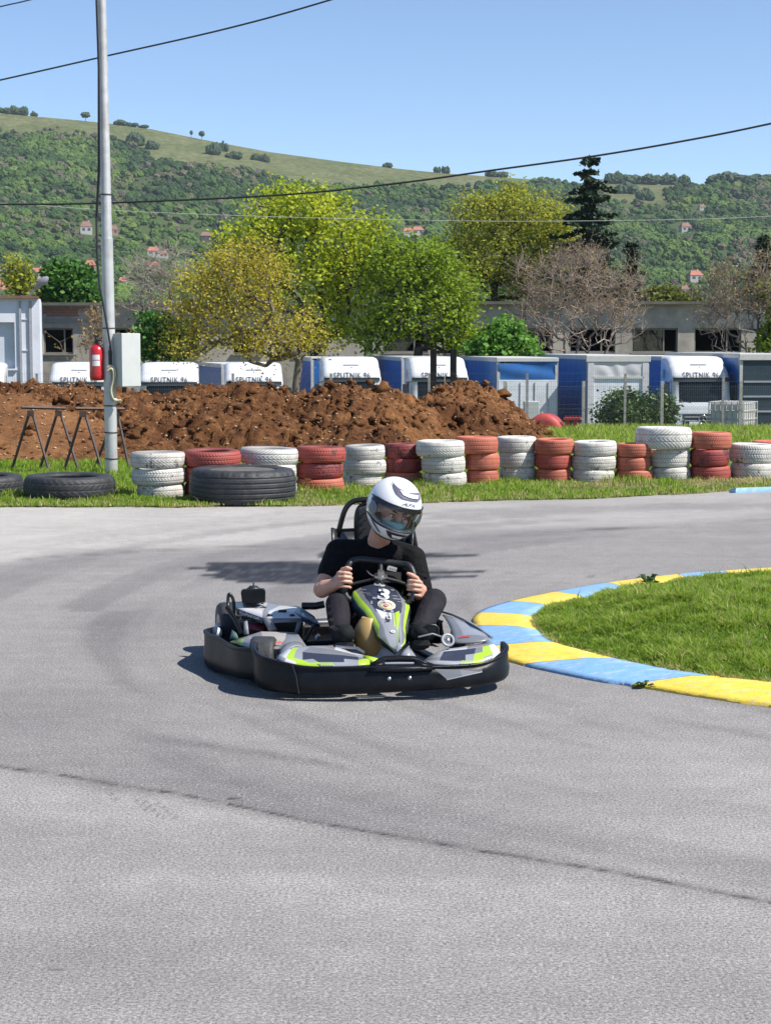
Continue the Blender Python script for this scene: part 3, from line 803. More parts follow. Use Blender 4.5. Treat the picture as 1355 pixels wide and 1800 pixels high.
def tyre_paint(name, col, worn, amount, dirt=(0.16, 0.13, 0.1)):
    m, n, l, b = new_mat(name)
    tc = n.new('ShaderNodeTexCoord'); oi = n.new('ShaderNodeObjectInfo')
    ad = n.new('ShaderNodeVectorMath'); ad.operation = 'ADD'
    sc = n.new('ShaderNodeVectorMath'); sc.operation = 'SCALE'; sc.inputs['Scale'].default_value = 37.0
    cb = n.new('ShaderNodeCombineXYZ')
    for k in range(3): l.new(oi.outputs['Random'], cb.inputs[k])
    l.new(cb.outputs[0], sc.inputs[0]); l.new(tc.outputs['Object'], ad.inputs[0]); l.new(sc.outputs[0], ad.inputs[1])
    v = ad.outputs[0]
    f = tex_noise(n, l, 5.0, 6, 0.65, vec=v)
    base = ramp(n, l, f, [(0.3, tuple(c * 0.78 for c in col)), (0.7, tuple(min(1, c * 1.05) for c in col))])
    g = tex_noise(n, l, 26, 6, 0.75, vec=v)
    mm = n.new('ShaderNodeMath'); mm.operation = 'MULTIPLY'; l.new(f, mm.inputs[0]); mm.inputs[1].default_value = 0.55
    ma = n.new('ShaderNodeMath'); ma.operation = 'MULTIPLY_ADD'; l.new(g, ma.inputs[0]); ma.inputs[1].default_value = 0.45; l.new(mm.outputs[0], ma.inputs[2])
    w = ramp(n, l, ma.outputs[0], [(amount, (0, 0, 0)), (amount + 0.05, (0.9,) * 3)])
    d = ramp(n, l, tex_noise(n, l, 11, 6, 0.7, vec=v), [(0.42, (0, 0, 0)), (0.72, (0.6,) * 3)])
    c = mixrgb(n, l, d, base, dirt)
    c = mixrgb(n, l, w, c, worn)
    ga = n.new('ShaderNodeAttribute'); ga.attribute_name = 'groove'          # tread grooves left unpainted, their recess shade also put into the colour
    gm = n.new('ShaderNodeMath'); gm.operation = 'MULTIPLY'; gm.inputs[1].default_value = 0.75; l.new(ga.outputs['Fac'], gm.inputs[0])
    c = mixrgb(n, l, gm.outputs[0], c, tuple(0.25 * q + 0.02 for q in col))
    l.new(c, b.inputs['Base Color']); b.inputs['Roughness'].default_value = 0.62
    add_bump(n, l, b, g, 0.35, 0.004)
    return m
T_WHITE = tyre_paint('white_tyre_paint', (0.68, 0.66, 0.62), (0.05, 0.05, 0.05), 0.568, (0.30, 0.28, 0.24))
T_WWORN = tyre_paint('worn_white_tyre_paint', (0.66, 0.63, 0.58), (0.05, 0.05, 0.05), 0.545, (0.26, 0.22, 0.17))
T_RED = tyre_paint('red_tyre_paint', (0.42, 0.068, 0.05), (0.022, 0.018, 0.02), 0.562, (0.32, 0.1, 0.07))
T_ORANGE = tyre_paint('faded_red_tyre_paint', (0.50, 0.125, 0.075), (0.03, 0.022, 0.02), 0.585, (0.45, 0.2, 0.12))
T_BURNT = tyre_paint('scorched_red_tyre_paint', (0.36, 0.05, 0.045), (0.02, 0.016, 0.02), 0.50, (0.14, 0.04, 0.04))
T_BLACK = mat('black_rubber', (0.022, 0.023, 0.027), 0.6, var=0.3, scale=6, bump=0.4, bscale=40, dirt=(0.09, 0.085, 0.08), dirt_amt=0.5, dirt_scale=9)
KINDS = ['vee', 'rib', 'zig', 'block']
TM = {k: tyre_mesh('tyre', 0.30, 0.185, k, 220, i) for i, k in enumerate(KINDS)}
TMB = {k: tyre_mesh('bare_top_tyre', 0.30, 0.185, k, 220, i, True) for i, k in enumerate(KINDS)}      # upper sidewall never painted
# (paint, [tyres bottom to top: (left px, right px)], front foot py, top py)
W_, R_, O_, B_, WW = T_WHITE, T_RED, T_ORANGE, T_BURNT, T_WWORN
STACKS = [
    ('white', [(241, 324, WW), (234, 325, W_), (230, 324, WW)], 879, 795, 'nearest the pole foot'),
    ('red', [(325, 421, R_), (325, 421, R_), (324, 422, R_)], 877, 792, 'behind the left half of the black truck tyre'),
    ('white', [(424, 520, W_), (424, 520, W_), (423, 521, W_)], 872, 788, 'behind the right half of the black truck tyre'),
    ('red', [(522, 603, O_), (522, 602, B_), (521, 606, R_)], 868, 786, 'just right of the black truck tyre'),
    ('white', [(604, 670, WW), (604, 677, W_), (606, 676, W_)], 858, 783, 'just left of the driver helmet'),
    ('scorched red', [(676, 741, O_), (678, 741, B_), (677, 741, B_)], 855, 780, 'directly behind the helmet'),
    ('white', [(746, 819, WW), (742, 817, W_), (732, 815, W_)], 858, 775, 'just right of the driver helmet'),
    ('faded red', [(820, 876, O_), (818, 877, O_), (800, 874, O_)], 855, 768, 'second to the right of the helmet'),
    ('white', [(879, 943, WW), (877, 943, W_), (872, 942, W_)], 848, 768, 'with muddy bottom, third right of helmet'),
    ('red', [(944, 1004, O_), (942, 1004, R_), (941, 1008, O_)], 850, 772, 'before the end of the soil heap'),
    ('white', [(1006, 1079, WW), (1005, 1081, WW), (1007, 1083, W_)], 850, 776, 'next to the soil heap end, smeared middle'),
    ('faded red', [(1083, 1147, O_), (1082, 1142, O_), (1083, 1143, O_)], 849, 780, 'directly left of the tallest stack'),
    ('white', [(1146, 1213, WW), (1143, 1212, W_), (1118, 1213, W_)], 848, 751, 'that is tallest, with wide top'),
    ('red', [(1214, 1283, R_), (1213, 1281, B_), (1213, 1284, O_)], 848, 760, 'directly right of the tallest stack'),
    ('white', [(1285, 1362, WW), (1283, 1362, W_)], 846, 781, 'of only two at the right edge'),
]
si = 0
for idx, (cname, ty, pyf, pyt, where) in enumerate(STACKS):
    l0, r0, _m = ty[0]
    foot = G((l0 + r0) / 2, pyf, 0.0)
    dist = foot.y + 0.28; s = F / dist
    topz = HC - (pyt - YH) * (dist - 0.2) / F             # front rim of the uppermost tyre
    nT = len(ty); hs = [1.0] * nT
    if 'that is tallest' in where: hs = [0.86, 1.0, 1.18]
    tot = sum(hs); z = -0.02
    H0 = (topz + 0.02) / tot
    names = ['bottom', 'middle', 'top'] if nT == 3 else ['bottom', 'top']
    for k, (l_, r_, pm) in enumerate(ty):
        R = (r_ - l_) / 2 / s
        cx = ((l_ + r_) / 2 - CX) / s
        me = (TMB if idx < 6 and k == nT - 1 else TM)[KINDS[(si * 7 + k * 3 + idx) % 4]]; si += 1
        key = (me.name, pm.name)
        if key not in MATS:
            q = me.copy(); q.materials.clear(); q.materials.append(pm); MATS[key] = q
        o = bpy.data.objects.new('tyre', MATS[key]); COL.objects.link(o)
        hh = H0 * hs[k]
        o.location = (cx, dist + random.uniform(-0.01, 0.012), z)
        o.rotation_euler = (random.uniform(-0.02, 0.02), random.uniform(-0.03, 0.03), random.random() * 6.28)
        sq = random.uniform(-0.025, 0.025)
        o.scale = (R / 0.30 * (1.035 + sq), R / 0.30 * (1.035 - sq), hh / 0.185 * 1.005)
        z += hh
        cw = {T_BURNT.name: 'scorched dark red', T_ORANGE.name: 'faded red', T_WWORN.name: 'grubby white'}.get(pm.name, cname.split()[-1])
        tag(o, f'{cw} painted tyre, {names[k]} of the stack {where}', 'tyre', 'painted tyres stacked along the track')
# lone red stack further back at the right edge
for k in range(2):
    me = TM['rib']; q = me.copy(); q.materials.clear(); q.materials.append(T_ORANGE)
    o = bpy.data.objects.new('tyre', q); COL.objects.link(o)
    p = P(1366, 783, 22.0); zz = float(terr(p.x, 22.3))
    o.location = (p.x, 22.3, zz + 0.19 * k + 0.05); o.scale = (0.92, 0.92, 1.03)
    tag(o, ('lower' if k == 0 else 'upper') + ' tyre of the red pair standing behind the low white stack', 'tyre', 'painted tyres stacked along the track')
# black tyres lying on the verge
big = tyre_mesh('truck_tyre', 0.5, 0.36, 'truck', 168, 5); big.materials.append(T_BLACK)
def black_tyre(pl, pr, pyf, pyt, label, name='truck_tyre', me=big, lid=False):
    foot = G((pl + pr) / 2, pyf, 0.0); R0 = (pr - pl) / 2 / F * foot.y * 1.03; dist = foot.y + R0
    R = (pr - pl) / 2 * dist / F
    topz = HC - (pyt - YH) * (dist - R * 0.93) / F
    o = bpy.data.objects.new(name, me); COL.objects.link(o)
    o.location = (((pl + pr) / 2 - CX) * dist / F, dist, -0.01); o.scale = (R / 0.5, R / 0.5, topz / 0.36)
    o.rotation_euler = (0.012, 0.006, random.random() * 3)
    if lid:
        mb = MB(); rows = []
        for k in range(9):
            r = 0.34 * k / 8; rows.append([Vector((r * math.cos(w) + 0, r * math.sin(w), 0.335 + 0.012 * (vnoise(r * 9 + math.cos(w) * 2, math.sin(w) * 2, 3) - 0.5))) for w in np.linspace(0, 6.283, 33)[:-1]])
        mb.grid(rows, closed=True).build('earth_filling', mat('dusty_filling', (0.10, 0.095, 0.085), 0.95, var=0.3, scale=10), o)
    return tag(o, label, 'tyre')
black_tyre(332, 520, 891, 826, 'huge black truck tyre lying flat at the track edge before the painted tyres', me=big, lid=True)
med = tyre_mesh('truck_tyre', 0.5, 0.36, 'zig', 168, 9); med.materials.append(T_BLACK)
black_tyre(41, 201, 884, 838, 'worn black tyre lying in the grass in front of the metal trestles', me=med)
black_tyre(-106, 39, 878, 837, 'black tyre cut off by the left edge of the photo, beside the worn black tyre', me=med)

# ================================================================== POLE
STEEL = mat('galvanised_steel', (0.50, 0.50, 0.49), 0.45, 0.35, var=0.12, scale=3, dirt=(0.25, 0.22, 0.19), dirt_amt=0.6, dirt_scale=4)
BLACKM = mat('black_plastic', (0.018, 0.018, 0.02), 0.5, var=0.2)
DARKST = mat('dark_rusty_steel', (0.07, 0.06, 0.06), 0.6, 0.4, var=0.3, scale=12, dirt=(0.16, 0.07, 0.035), dirt_amt=0.7, dirt_scale=6)
PB = G(197, 838, 0); PY_ = PB.y
def pole_pt(py): return P(np.interp(py, [-300, 0, 838], [172.5, 180, 197]), py, PY_)
pole = thing('lamp_pole', 'tall grey steel pole with a black cable, standing left of the tyre wall', 'pole', PB)
MB().tube([pole_pt(846), pole_pt(615)], [0.080, 0.078], 20).build('lower_pole', STEEL, pole, True)
MB().tube([pole_pt(640), pole_pt(420)], [0.0795, 0.0745], 20).build('middle_pole', STEEL, pole, True)
MB().tube([pole_pt(421), pole_pt(415), pole_pt(-250)], [0.0745, 0.066, 0.048], 20).build('upper_pole', STEEL, pole, True)
a = pole_pt(616); b_ = pole_pt(652)
MB().tube([a + Vector((0.02, -0.062, 0)), b_ + Vector((0.02, -0.062, 0))], 0.026, 8).build('cable_slot', BLACKM, pole, True)
for py in (342, 577, 713, 760, 806):
    p = pole_pt(py); r = np.interp(py, [0, 420, 421, 838], [0.056, 0.067, 0.0755, 0.081])
    MB().lathe([(r, -0.008), (r + 0.005, -0.008), (r + 0.005, 0.008), (r, 0.008)], 20, M=Matrix.Translation(p), close=True).build('band', DARKST, pole, True)
pts = [(168, -80), (170, 0), (174, 120), (174, 300), (170, 380), (171, 440), (175, 500), (183, 540), (190, 580), (194, 605), (196, 640)]
MB().tube([P(x, y, PY_ - 0.10 - 0.0 * y) for x, y in pts], 0.014, 6).build('cable', BLACKM, pole, True)
MB().tube([P(x + 1.5 + 1.2 * math.sin(y / 40), y, PY_ - 0.12) for x, y in [(167, -80), (169, 0), (173, 120), (173.5, 300), (170, 380)]], 0.010, 6).build('cable', BLACKM, pole, True)

ext = thing('fire_extinguisher', 'red fire extinguisher hung on the left side of the steel pole', 'fire extinguisher', P(171, 672, PY_))
REDM = mat('extinguisher_red', (0.48, 0.012, 0.018), 0.3, var=0.08, coat=0.3, dirt=(0.15, 0.02, 0.02), dirt_amt=0.3)
cpos = P(171.5, 669, PY_ - 0.02)
MB().lathe([(0.0, 0), (0.075, 0.004), (0.092, 0.03), (0.094, 0.06), (0.093, 0.37), (0.08, 0.415), (0.045, 0.445), (0.03, 0.455), (0.03, 0.475), (0, 0.475)], 28, M=Matrix.Translation(cpos)).build('cylinder', REDM, ext, True)
h = MB(); h.box(cpos + Vector((0, 0, 0.49)), (0.045, 0.045, 0.04)); h.tube([cpos + Vector((0.0, 0, 0.505)), cpos + Vector((-0.02, -0.01, 0.545)), cpos + Vector((0.03, 0, 0.565))], 0.011, 6)
h.tube([cpos + Vector((0.0, 0, 0.50)), cpos + Vector((0.05, 0, 0.51)), cpos + Vector((0.065, 0, 0.49))], 0.010, 6)
h.build('valve', BLACKM, ext, True)
LABEL = mat('paper_label', (0.72, 0.71, 0.69), 0.6, var=0.06, scale=30)
for z0, z1 in ((0.262, 0.325), (0.185, 0.252)):
    rows = []
    for k in range(9):
        w = math.radians(-118 + k * 7.5)
        rows.append([cpos + Vector((0.0955 * math.cos(w), 0.0955 * math.sin(w), z)) for z in (z0, z1)])
    MB().grid(rows).build('label', LABEL, ext, True)
MB().tube([cpos + Vector((0.02, 0.03, 0.06)), cpos + Vector((0.02, 0.03, 0.48))], 0.008, 6).build('hose', BLACKM, ext, True)
MB().box(cpos + Vector((0.09, 0.04, 0.30)), (0.06, 0.05, 0.05)).build('bracket', BLACKM, ext, True)

BOXM = mat('grey_cabinet_paint', (0.50, 0.52, 0.50), 0.45, var=0.05, scale=4, dirt=(0.4, 0.4, 0.38), dirt_amt=0.3)
cab0 = P(224, 680, PY_)
eb = thing('electrical_cabinet', 'pale grey electrical cabinet fixed on the right side of the steel pole', 'cabinet', cab0)
zt = P(224, 586, PY_).z; zb = P(224, 679, PY_).z; hz = (zt - zb); cx = P(224, 630, PY_)
rz = math.radians(28)
ctr = Vector((cx.x + 0.0, PY_ - 0.02, (zt + zb) / 2))
Mr = Matrix.Rotation(rz, 3, 'Z')
MB().box(ctr, (0.20, 0.28, hz), rz=-rz - math.radians(20)).build('case', BOXM, eb, True, bevel=0.006)
# door face on the left flank
Rm = Matrix.Rotation(-rz - math.radians(20), 3, 'Z')
fl = ctr + Rm @ Vector((-0.106, 0, 0))
MB().box(fl, (0.012, 0.25, hz * 0.86), M=Rm).build('door', mat('cabinet_door', (0.44, 0.46, 0.46), 0.45, var=0.1, scale=3), eb, True, bevel=0.004)
for dz in (-0.36, 0.36): MB().box(fl + Rm @ Vector((-0.008, -0.09, dz * hz)), (0.012, 0.02, 0.02), M=Rm).build('screw', DARKST, eb, True)
pass
MB().box(fl + Rm @ Vector((-0.03, 0.11, 0.0)), (0.06, 0.06, 0.13), M=Rm).build('bracket', BOXM, eb, True, bevel=0.004)
MB().tube([P(219, 681, PY_), P(219, 690, PY_)], 0.03, 10).build('gland', BLACKM, eb, True)
HOSE = mat('cream_conduit', (0.52, 0.48, 0.33), 0.5, var=0.15, scale=10, dirt=(0.3, 0.25, 0.15), dirt_amt=0.4)
for k, pts in enumerate(([(190, 646), (195, 643), (201, 648), (203, 660), (199, 676), (199, 690), (204, 702), (213, 706)], [(190, 652), (196, 648), (200, 654), (200, 668), (196, 682), (197, 694), (203, 704), (216, 703)])):
    q = []
    for i in range(len(pts) - 1):
        for t in range(4):
            v = catmull([Vector((p[0], p[1], 0)) for p in pts], i, t / 4); q.append(P(v.x, v.y, PY_ - 0.11 - 0.02 * k))
    o = MB().tube(q, 0.017, 8).build('conduit', HOSE); tag(o, ['outer', 'inner'][k] + ' cream flexible conduit looping from the pole to the cabinet', 'conduit', 'cream conduits on the pole')

# overhead wires
def wire(pts, Y0, Y1, r, m, label):
    q = []
    V = [Vector((p[0], p[1], 0)) for p in pts]
    x0, x1 = pts[0][0], pts[-1][0]
    for i in range(len(V) - 1):
        for t in range(8):
            v = catmull(V, i, t / 8); q.append(P(v.x, v.y, Y0 + (Y1 - Y0) * (v.x - x0) / (x1 - x0)))
    q.append(P(V[-1].x, V[-1].y, Y1))
    o = MB().tube(q, r, 6).build('overhead_wire', m); tag(o, label, 'wire', 'overhead wires')
WIRE = mat('wire_black', (0.02, 0.02, 0.022), 0.6)
PALEW = mat('wire_pale', (0.42, 0.44, 0.42), 0.5)
wire([(-300, 208), (0, 141), (176, 101), (400, 50), (580, 0), (900, -100)], 26, 22, 0.012, WIRE, 'black overhead wire crossing the sky behind the top of the pole')
wire([(-200, 60), (0, 12), (40, 3), (120, -18), (400, -95)], 26, 22, 0.009, WIRE, 'thin black wire in the top left corner of the sky')
wire([(-300, 357), (0, 359), (180, 357), (490, 343), (700, 322), (860, 300), (1040, 275), (1200, 248), (1355, 217), (1700, 140)], 46, 40, 0.026, WIRE, 'thick black overhead cable sagging across the hill and the spruce top')
wire([(-300, 345), (0, 357), (200, 370), (420, 379), (640, 385), (900, 389), (1190, 386), (1355, 380), (1700, 362)], 66, 66, 0.011, PALEW, 'thin pale wire stretched across the wooded hill')

# ================================================================== METAL TRESTLES
def trestle(label, feet, apex_, bar):
    """feet: list of two (left, right) px pairs, apex px per V"""
    base = G(feet[0][0], 829, 0)
    t = thing('metal_trestle', label, 'trestle', base, 0, 'metal trestles')
    Yf = 22.6
    MB().tube([P(bar[0], bar[2], Yf - 0.02), P(bar[1], bar[3], Yf + 0.42)], 0.021, 4, smooth=False).build('top_bar', DARKST, t, True)
    for k, ((l_, r_), (axx, ay_)) in enumerate(zip(feet, apex_)):
        Yk = Yf + 0.36 * k
        top = P(axx, ay_, Yk)
        for x in (l_, r_):
            f = P(x, 829, Yk); f.z = float(terr(f.x, Yk))
            f = Vector((f.x, Yk + (0.12 if x == l_ else -0.12), f.z))
            MB().tube([top + Vector((0.014 if x == r_ else -0.014, 0, 0)), f], 0.0185, 4, smooth=False).build('leg', DARKST, t, True)
        MB().box(top + Vector((0, -0.025, -0.035)), (0.09, 0.01, 0.08)).build('gusset', DARKST, t, True)
trestle('rusty metal trestle standing left of the pole on the grass', [(17, 91), (67, 142)], [(55, 722), (104, 722)], (38, 116, 716, 718))
trestle('rusty metal trestle standing right behind the steel pole', [(110, 184), (163, 231)], [(147, 723), (205, 726)], (133, 219, 718, 719))
# ================================================================== LORRIES
CABW = mat('cab_white', (0.64, 0.65, 0.67), 0.3, var=0.04, scale=2, coat=0.2, dirt=(0.5, 0.48, 0.45), dirt_amt=0.3, dirt_scale=1.5)
CABG = mat('cab_grey', (0.33, 0.35, 0.38), 0.5, var=0.1, scale=3)
GLASSD = mat('windscreen', (0.012, 0.015, 0.017), 0.08, spec=0.3, var=0.3, scale=1.2)
TARPB = mat('blue_tarpaulin', (0.014, 0.115, 0.36), 0.5, var=0.2, scale=1.3, bump=0.5, bscale=1.2, dirt=(0.05, 0.1, 0.22), dirt_amt=0.5, dirt_scale=1.2)
TARPG = mat('grey_tarpaulin', (0.52, 0.52, 0.53), 0.5, var=0.1, scale=1.5, bump=0.5, bscale=2.5)
DOORW = mat('trailer_door_white', (0.66, 0.69, 0.73), 0.4, var=0.08, scale=2, dirt=(0.42, 0.42, 0.42), dirt_amt=0.5, dirt_scale=1.2)
FRAMEG = mat('trailer_frame', (0.46, 0.45, 0.43), 0.5, var=0.15, scale=4, dirt=(0.22, 0.2, 0.18), dirt_amt=0.5)
LETTER = mat('dark_lettering', (0.06, 0.06, 0.07), 0.5)
CHROME = mat('chrome', (0.6, 0.6, 0.6), 0.2, 1.0)
LAMP = mat('lamp_glass', (0.6, 0.62, 0.64), 0.1, var=0.2)
TDARK = mat('dark_green_tarpaulin', (0.018, 0.035, 0.05), 0.5, var=0.3, scale=2)
ROOFW = mat('trailer_roof_edge', (0.52, 0.52, 0.5), 0.5, var=0.15, scale=5, dirt=(0.2, 0.18, 0.15), dirt_amt=0.5)
RUB = T_BLACK

def wheel(parent, x, y, r=0.5, w=0.3):
    M = Matrix.Translation((x, y, r)) @ Matrix.Rotation(math.radians(90), 4, 'Y')
    o = MB().lathe([(r * 0.55, -w / 2), (r * 0.95, -w / 2), (r, -w * 0.35), (r, w * 0.35), (r * 0.95, w / 2), (r * 0.55, w / 2)], 24, M=M).build('wheel', RUB, parent)
    MB().lathe([(0.0, -w * 0.3), (r * 0.3, -w * 0.35), (r * 0.55, -w * 0.45), (r * 0.55, w * 0.45), (r * 0.3, w * 0.35), (0, w * 0.3)], 18, M=M).build('rim', FRAMEG, o)
def cab_loft(zs_ys, xs, inset):
    rows = []
    for (y, z) in zs_ys:
        rows.append([Vector((x, y + inset(x) , z)) for x in xs])
    return rows
CAB_PROTO = {}
def lorry_cab(px, top_py, Y, rz, label, mirror=True):
    """white cab, front towards -Y; px is the middle of its front"""
    c = P(px, top_py, Y); z0 = -2.66
    k = (c.z - z0) / 3.72
    t = thing('lorry', label, 'lorry', (c.x, Y, z0), rz, 'white lorries parked in the yard behind the fence')
    t.scale = (1, 1, k)
    if CAB_PROTO:
        for ch in CAB_PROTO['t'].children:
            q = ch.copy(); COL.objects.link(q); q.parent = t
            for g in ch.children:
                d = g.copy(); COL.objects.link(d); d.parent = q
        return t
    CAB_PROTO['t'] = t
    prof = [(0.10, 0.42), (0.0, 0.55), (0.0, 0.95), (0.03, 1.35), (0.06, 1.82), (0.12, 1.95), (0.34, 2.82), (0.30, 2.88), (0.42, 3.06), (0.62, 3.26), (0.86, 3.38), (1.0, 3.40), (1.08, 3.50), (1.35, 3.68), (1.7, 3.72), (2.2, 3.72)]
    xs = [-1.25, -1.235, -1.17, -1.02, -0.6, 0, 0.6, 1.02, 1.17, 1.235, 1.25]
    def ins(x):
        a = abs(x); return 0.0 if a < 0.7 else 0.03 if a < 1.1 else 0.09 if a < 1.2 else 0.2 if a < 1.24 else 0.30
    rows = []
    for i, (y, z) in enumerate(prof):
        r = []
        for x in xs:
            a = abs(x); tz = 0.0
            if z > 2.95: tz = 0.0 if a < 0.7 else 0.02 if a < 1.1 else 0.07 if a < 1.2 else 0.13 if a < 1.24 else 0.2
            xx = x * (1 - 0.04 * max(0, z - 2.0) / 1.7)
            r.append(Vector((xx, min(2.3, y + ins(x)), z - tz)))
        rows.append(r)
    rows.append([Vector((x * 0.96, 2.3, v.z)) for x, v in zip(xs, rows[-1])])
    rows.append([Vector((x, 2.3, 0.6)) for x in xs])
    mb = MB().grid(rows)
    for s in (0, -1):
        poly = [r[s] for r in rows]
        mb.add(poly, [tuple(range(len(poly)))] if s == 0 else [tuple(range(len(poly)))[::-1]])
    mb.build('cab', CABW, t)
    def front_panel(name, z0_, z1_, x0_, x1_, m, off=0.012, n=9, nz=4):
        rr = []
        for j in range(nz + 1):
            z = z0_ + (z1_ - z0_) * j / nz
            y = np.interp(z, [p[1] for p in prof[:12]], [p[0] for p in prof[:12]])
            r = []
            for i in range(n):
                x = x0_ + (x1_ - x0_) * i / (n - 1)
                yy = y + np.interp(abs(x), [0.6, 1.02, 1.17, 1.235, 1.25], [0, 0.03, 0.09, 0.2, 0.3])
                r.append(Vector((x * (1 - 0.04 * max(0, z - 2.0) / 1.7), yy - off, z)))
            rr.append(r)
        return MB().grid(rr).build(name, m, t)
    ws = front_panel('windscreen', 1.97, 2.78, -1.21, 1.21, GLASSD)
    front_panel('sun_visor', 2.74, 2.90, -1.17, 1.17, mat('visor_tint', (0.05, 0.055, 0.06), 0.2), 0.07, nz=2)
    for s in (-0.45, 0.45):
        MB().tube([(s, 0.11, 1.95), (s - 0.5, 0.16, 2.03)], 0.012, 5).build('wiper', BLACKM, ws)
    gr = front_panel('grille', 0.92, 1.50, -0.80, 0.80, mat('grille_dark', (0.03, 0.03, 0.034), 0.4), 0.015)
    for z in (1.00, 1.12, 1.26, 1.40):
        MB().box((0, -0.025, z), (1.5, 0.03, 0.035)).build('slat', CABG, gr)
    em = MB(); Me = Matrix.Translation((0, -0.05, 1.30)) @ Matrix.Rotation(math.radians(90), 4, 'X')
    em.lathe([(0.15, -0.015), (0.18, -0.015), (0.18, 0.015), (0.15, 0.015)], 24, M=Me, close=True)
    for a in (90, 210, 330):
        w = math.radians(a); em.tube([(0, -0.05, 1.30), (0.155 * math.cos(w), -0.05, 1.30 + 0.155 * math.sin(w))], 0.014, 5)
    em.build('emblem', CHROME, gr)
    front_panel('bonnet_panel', 1.53, 1.82, -0.98, 0.98, CABW, 0.03, nz=3)
    front_panel('bumper', 0.40, 0.74, -1.2, 1.2, CABG, 0.03, nz=2)
    MB().box((-0.35, -0.06, 1.12), (0.4, 0.02, 0.2)).build('number_plate', LABEL, t)
    for s in (-1, 1):
        MB().box((s * 0.98, 0.02, 1.0), (0.34, 0.12, 0.24)).build('headlight', LAMP, t, bevel=0.02)
        MB().box((s * 1.12, 0.12, 1.5), (0.14, 0.16, 0.6)).build('corner_deflector', CABW, t, bevel=0.03)
        m = MB(); m.box((s * 1.45, 0.30, 2.28), (0.18, 0.14, 0.75)); m.tube([(s * 1.2, 0.4, 2.75), (s * 1.42, 0.32, 2.7)], 0.025, 6)
        m.build('mirror', BLACKM, t, bevel=0.02)
        MB().grid([[Vector((s * 1.262, 0.5, 1.95)), Vector((s * 1.262, 1.25, 1.95))], [Vector((s * 1.25, 0.62, 2.7)), Vector((s * 1.25, 1.25, 2.75))]]).build('side_window', GLASSD, t)
        MB().grid([[Vector((s * 1.258, 1.5, 2.85)), Vector((s * 1.258, 1.75, 2.85))], [Vector((s * 1.245, 1.5, 3.2)), Vector((s * 1.245, 1.75, 3.2))]]).build('side_vent', CABG, t)
        wheel(t, s * 1.05, 0.95); wheel(t, s * 1.05, 4.2)
    MB().box((0, 3.2, 0.85), (0.9, 3.6, 0.25)).build('chassis', BLACKM, t)
    MB().box((0, 0.86, 3.385), (0.62, 0.12, 0.05)).build('roof_hatch', CABG, t)
    me = text_mesh('SPUTNIK 96', 0.31, bold=0.002, spacing=1.12)
    def put(co):
        z = 3.0 + co.y
        y = np.interp(z, [p[1] for p in prof[:12]], [p[0] for p in prof[:12]])
        return Vector((co.x * 0.84, y - 0.045, z - 0.02))
    map_mesh(me, put); link('lettering', me, LETTER, t)
    s_ = MB(); s_.add([(-0.05, 0.66, 3.28), (0, 0.64, 3.23), (0.05, 0.66, 3.28), (0, 0.68, 3.33)], [(0, 1, 2, 3)]); s_.build('badge', LETTER, t)
    return t
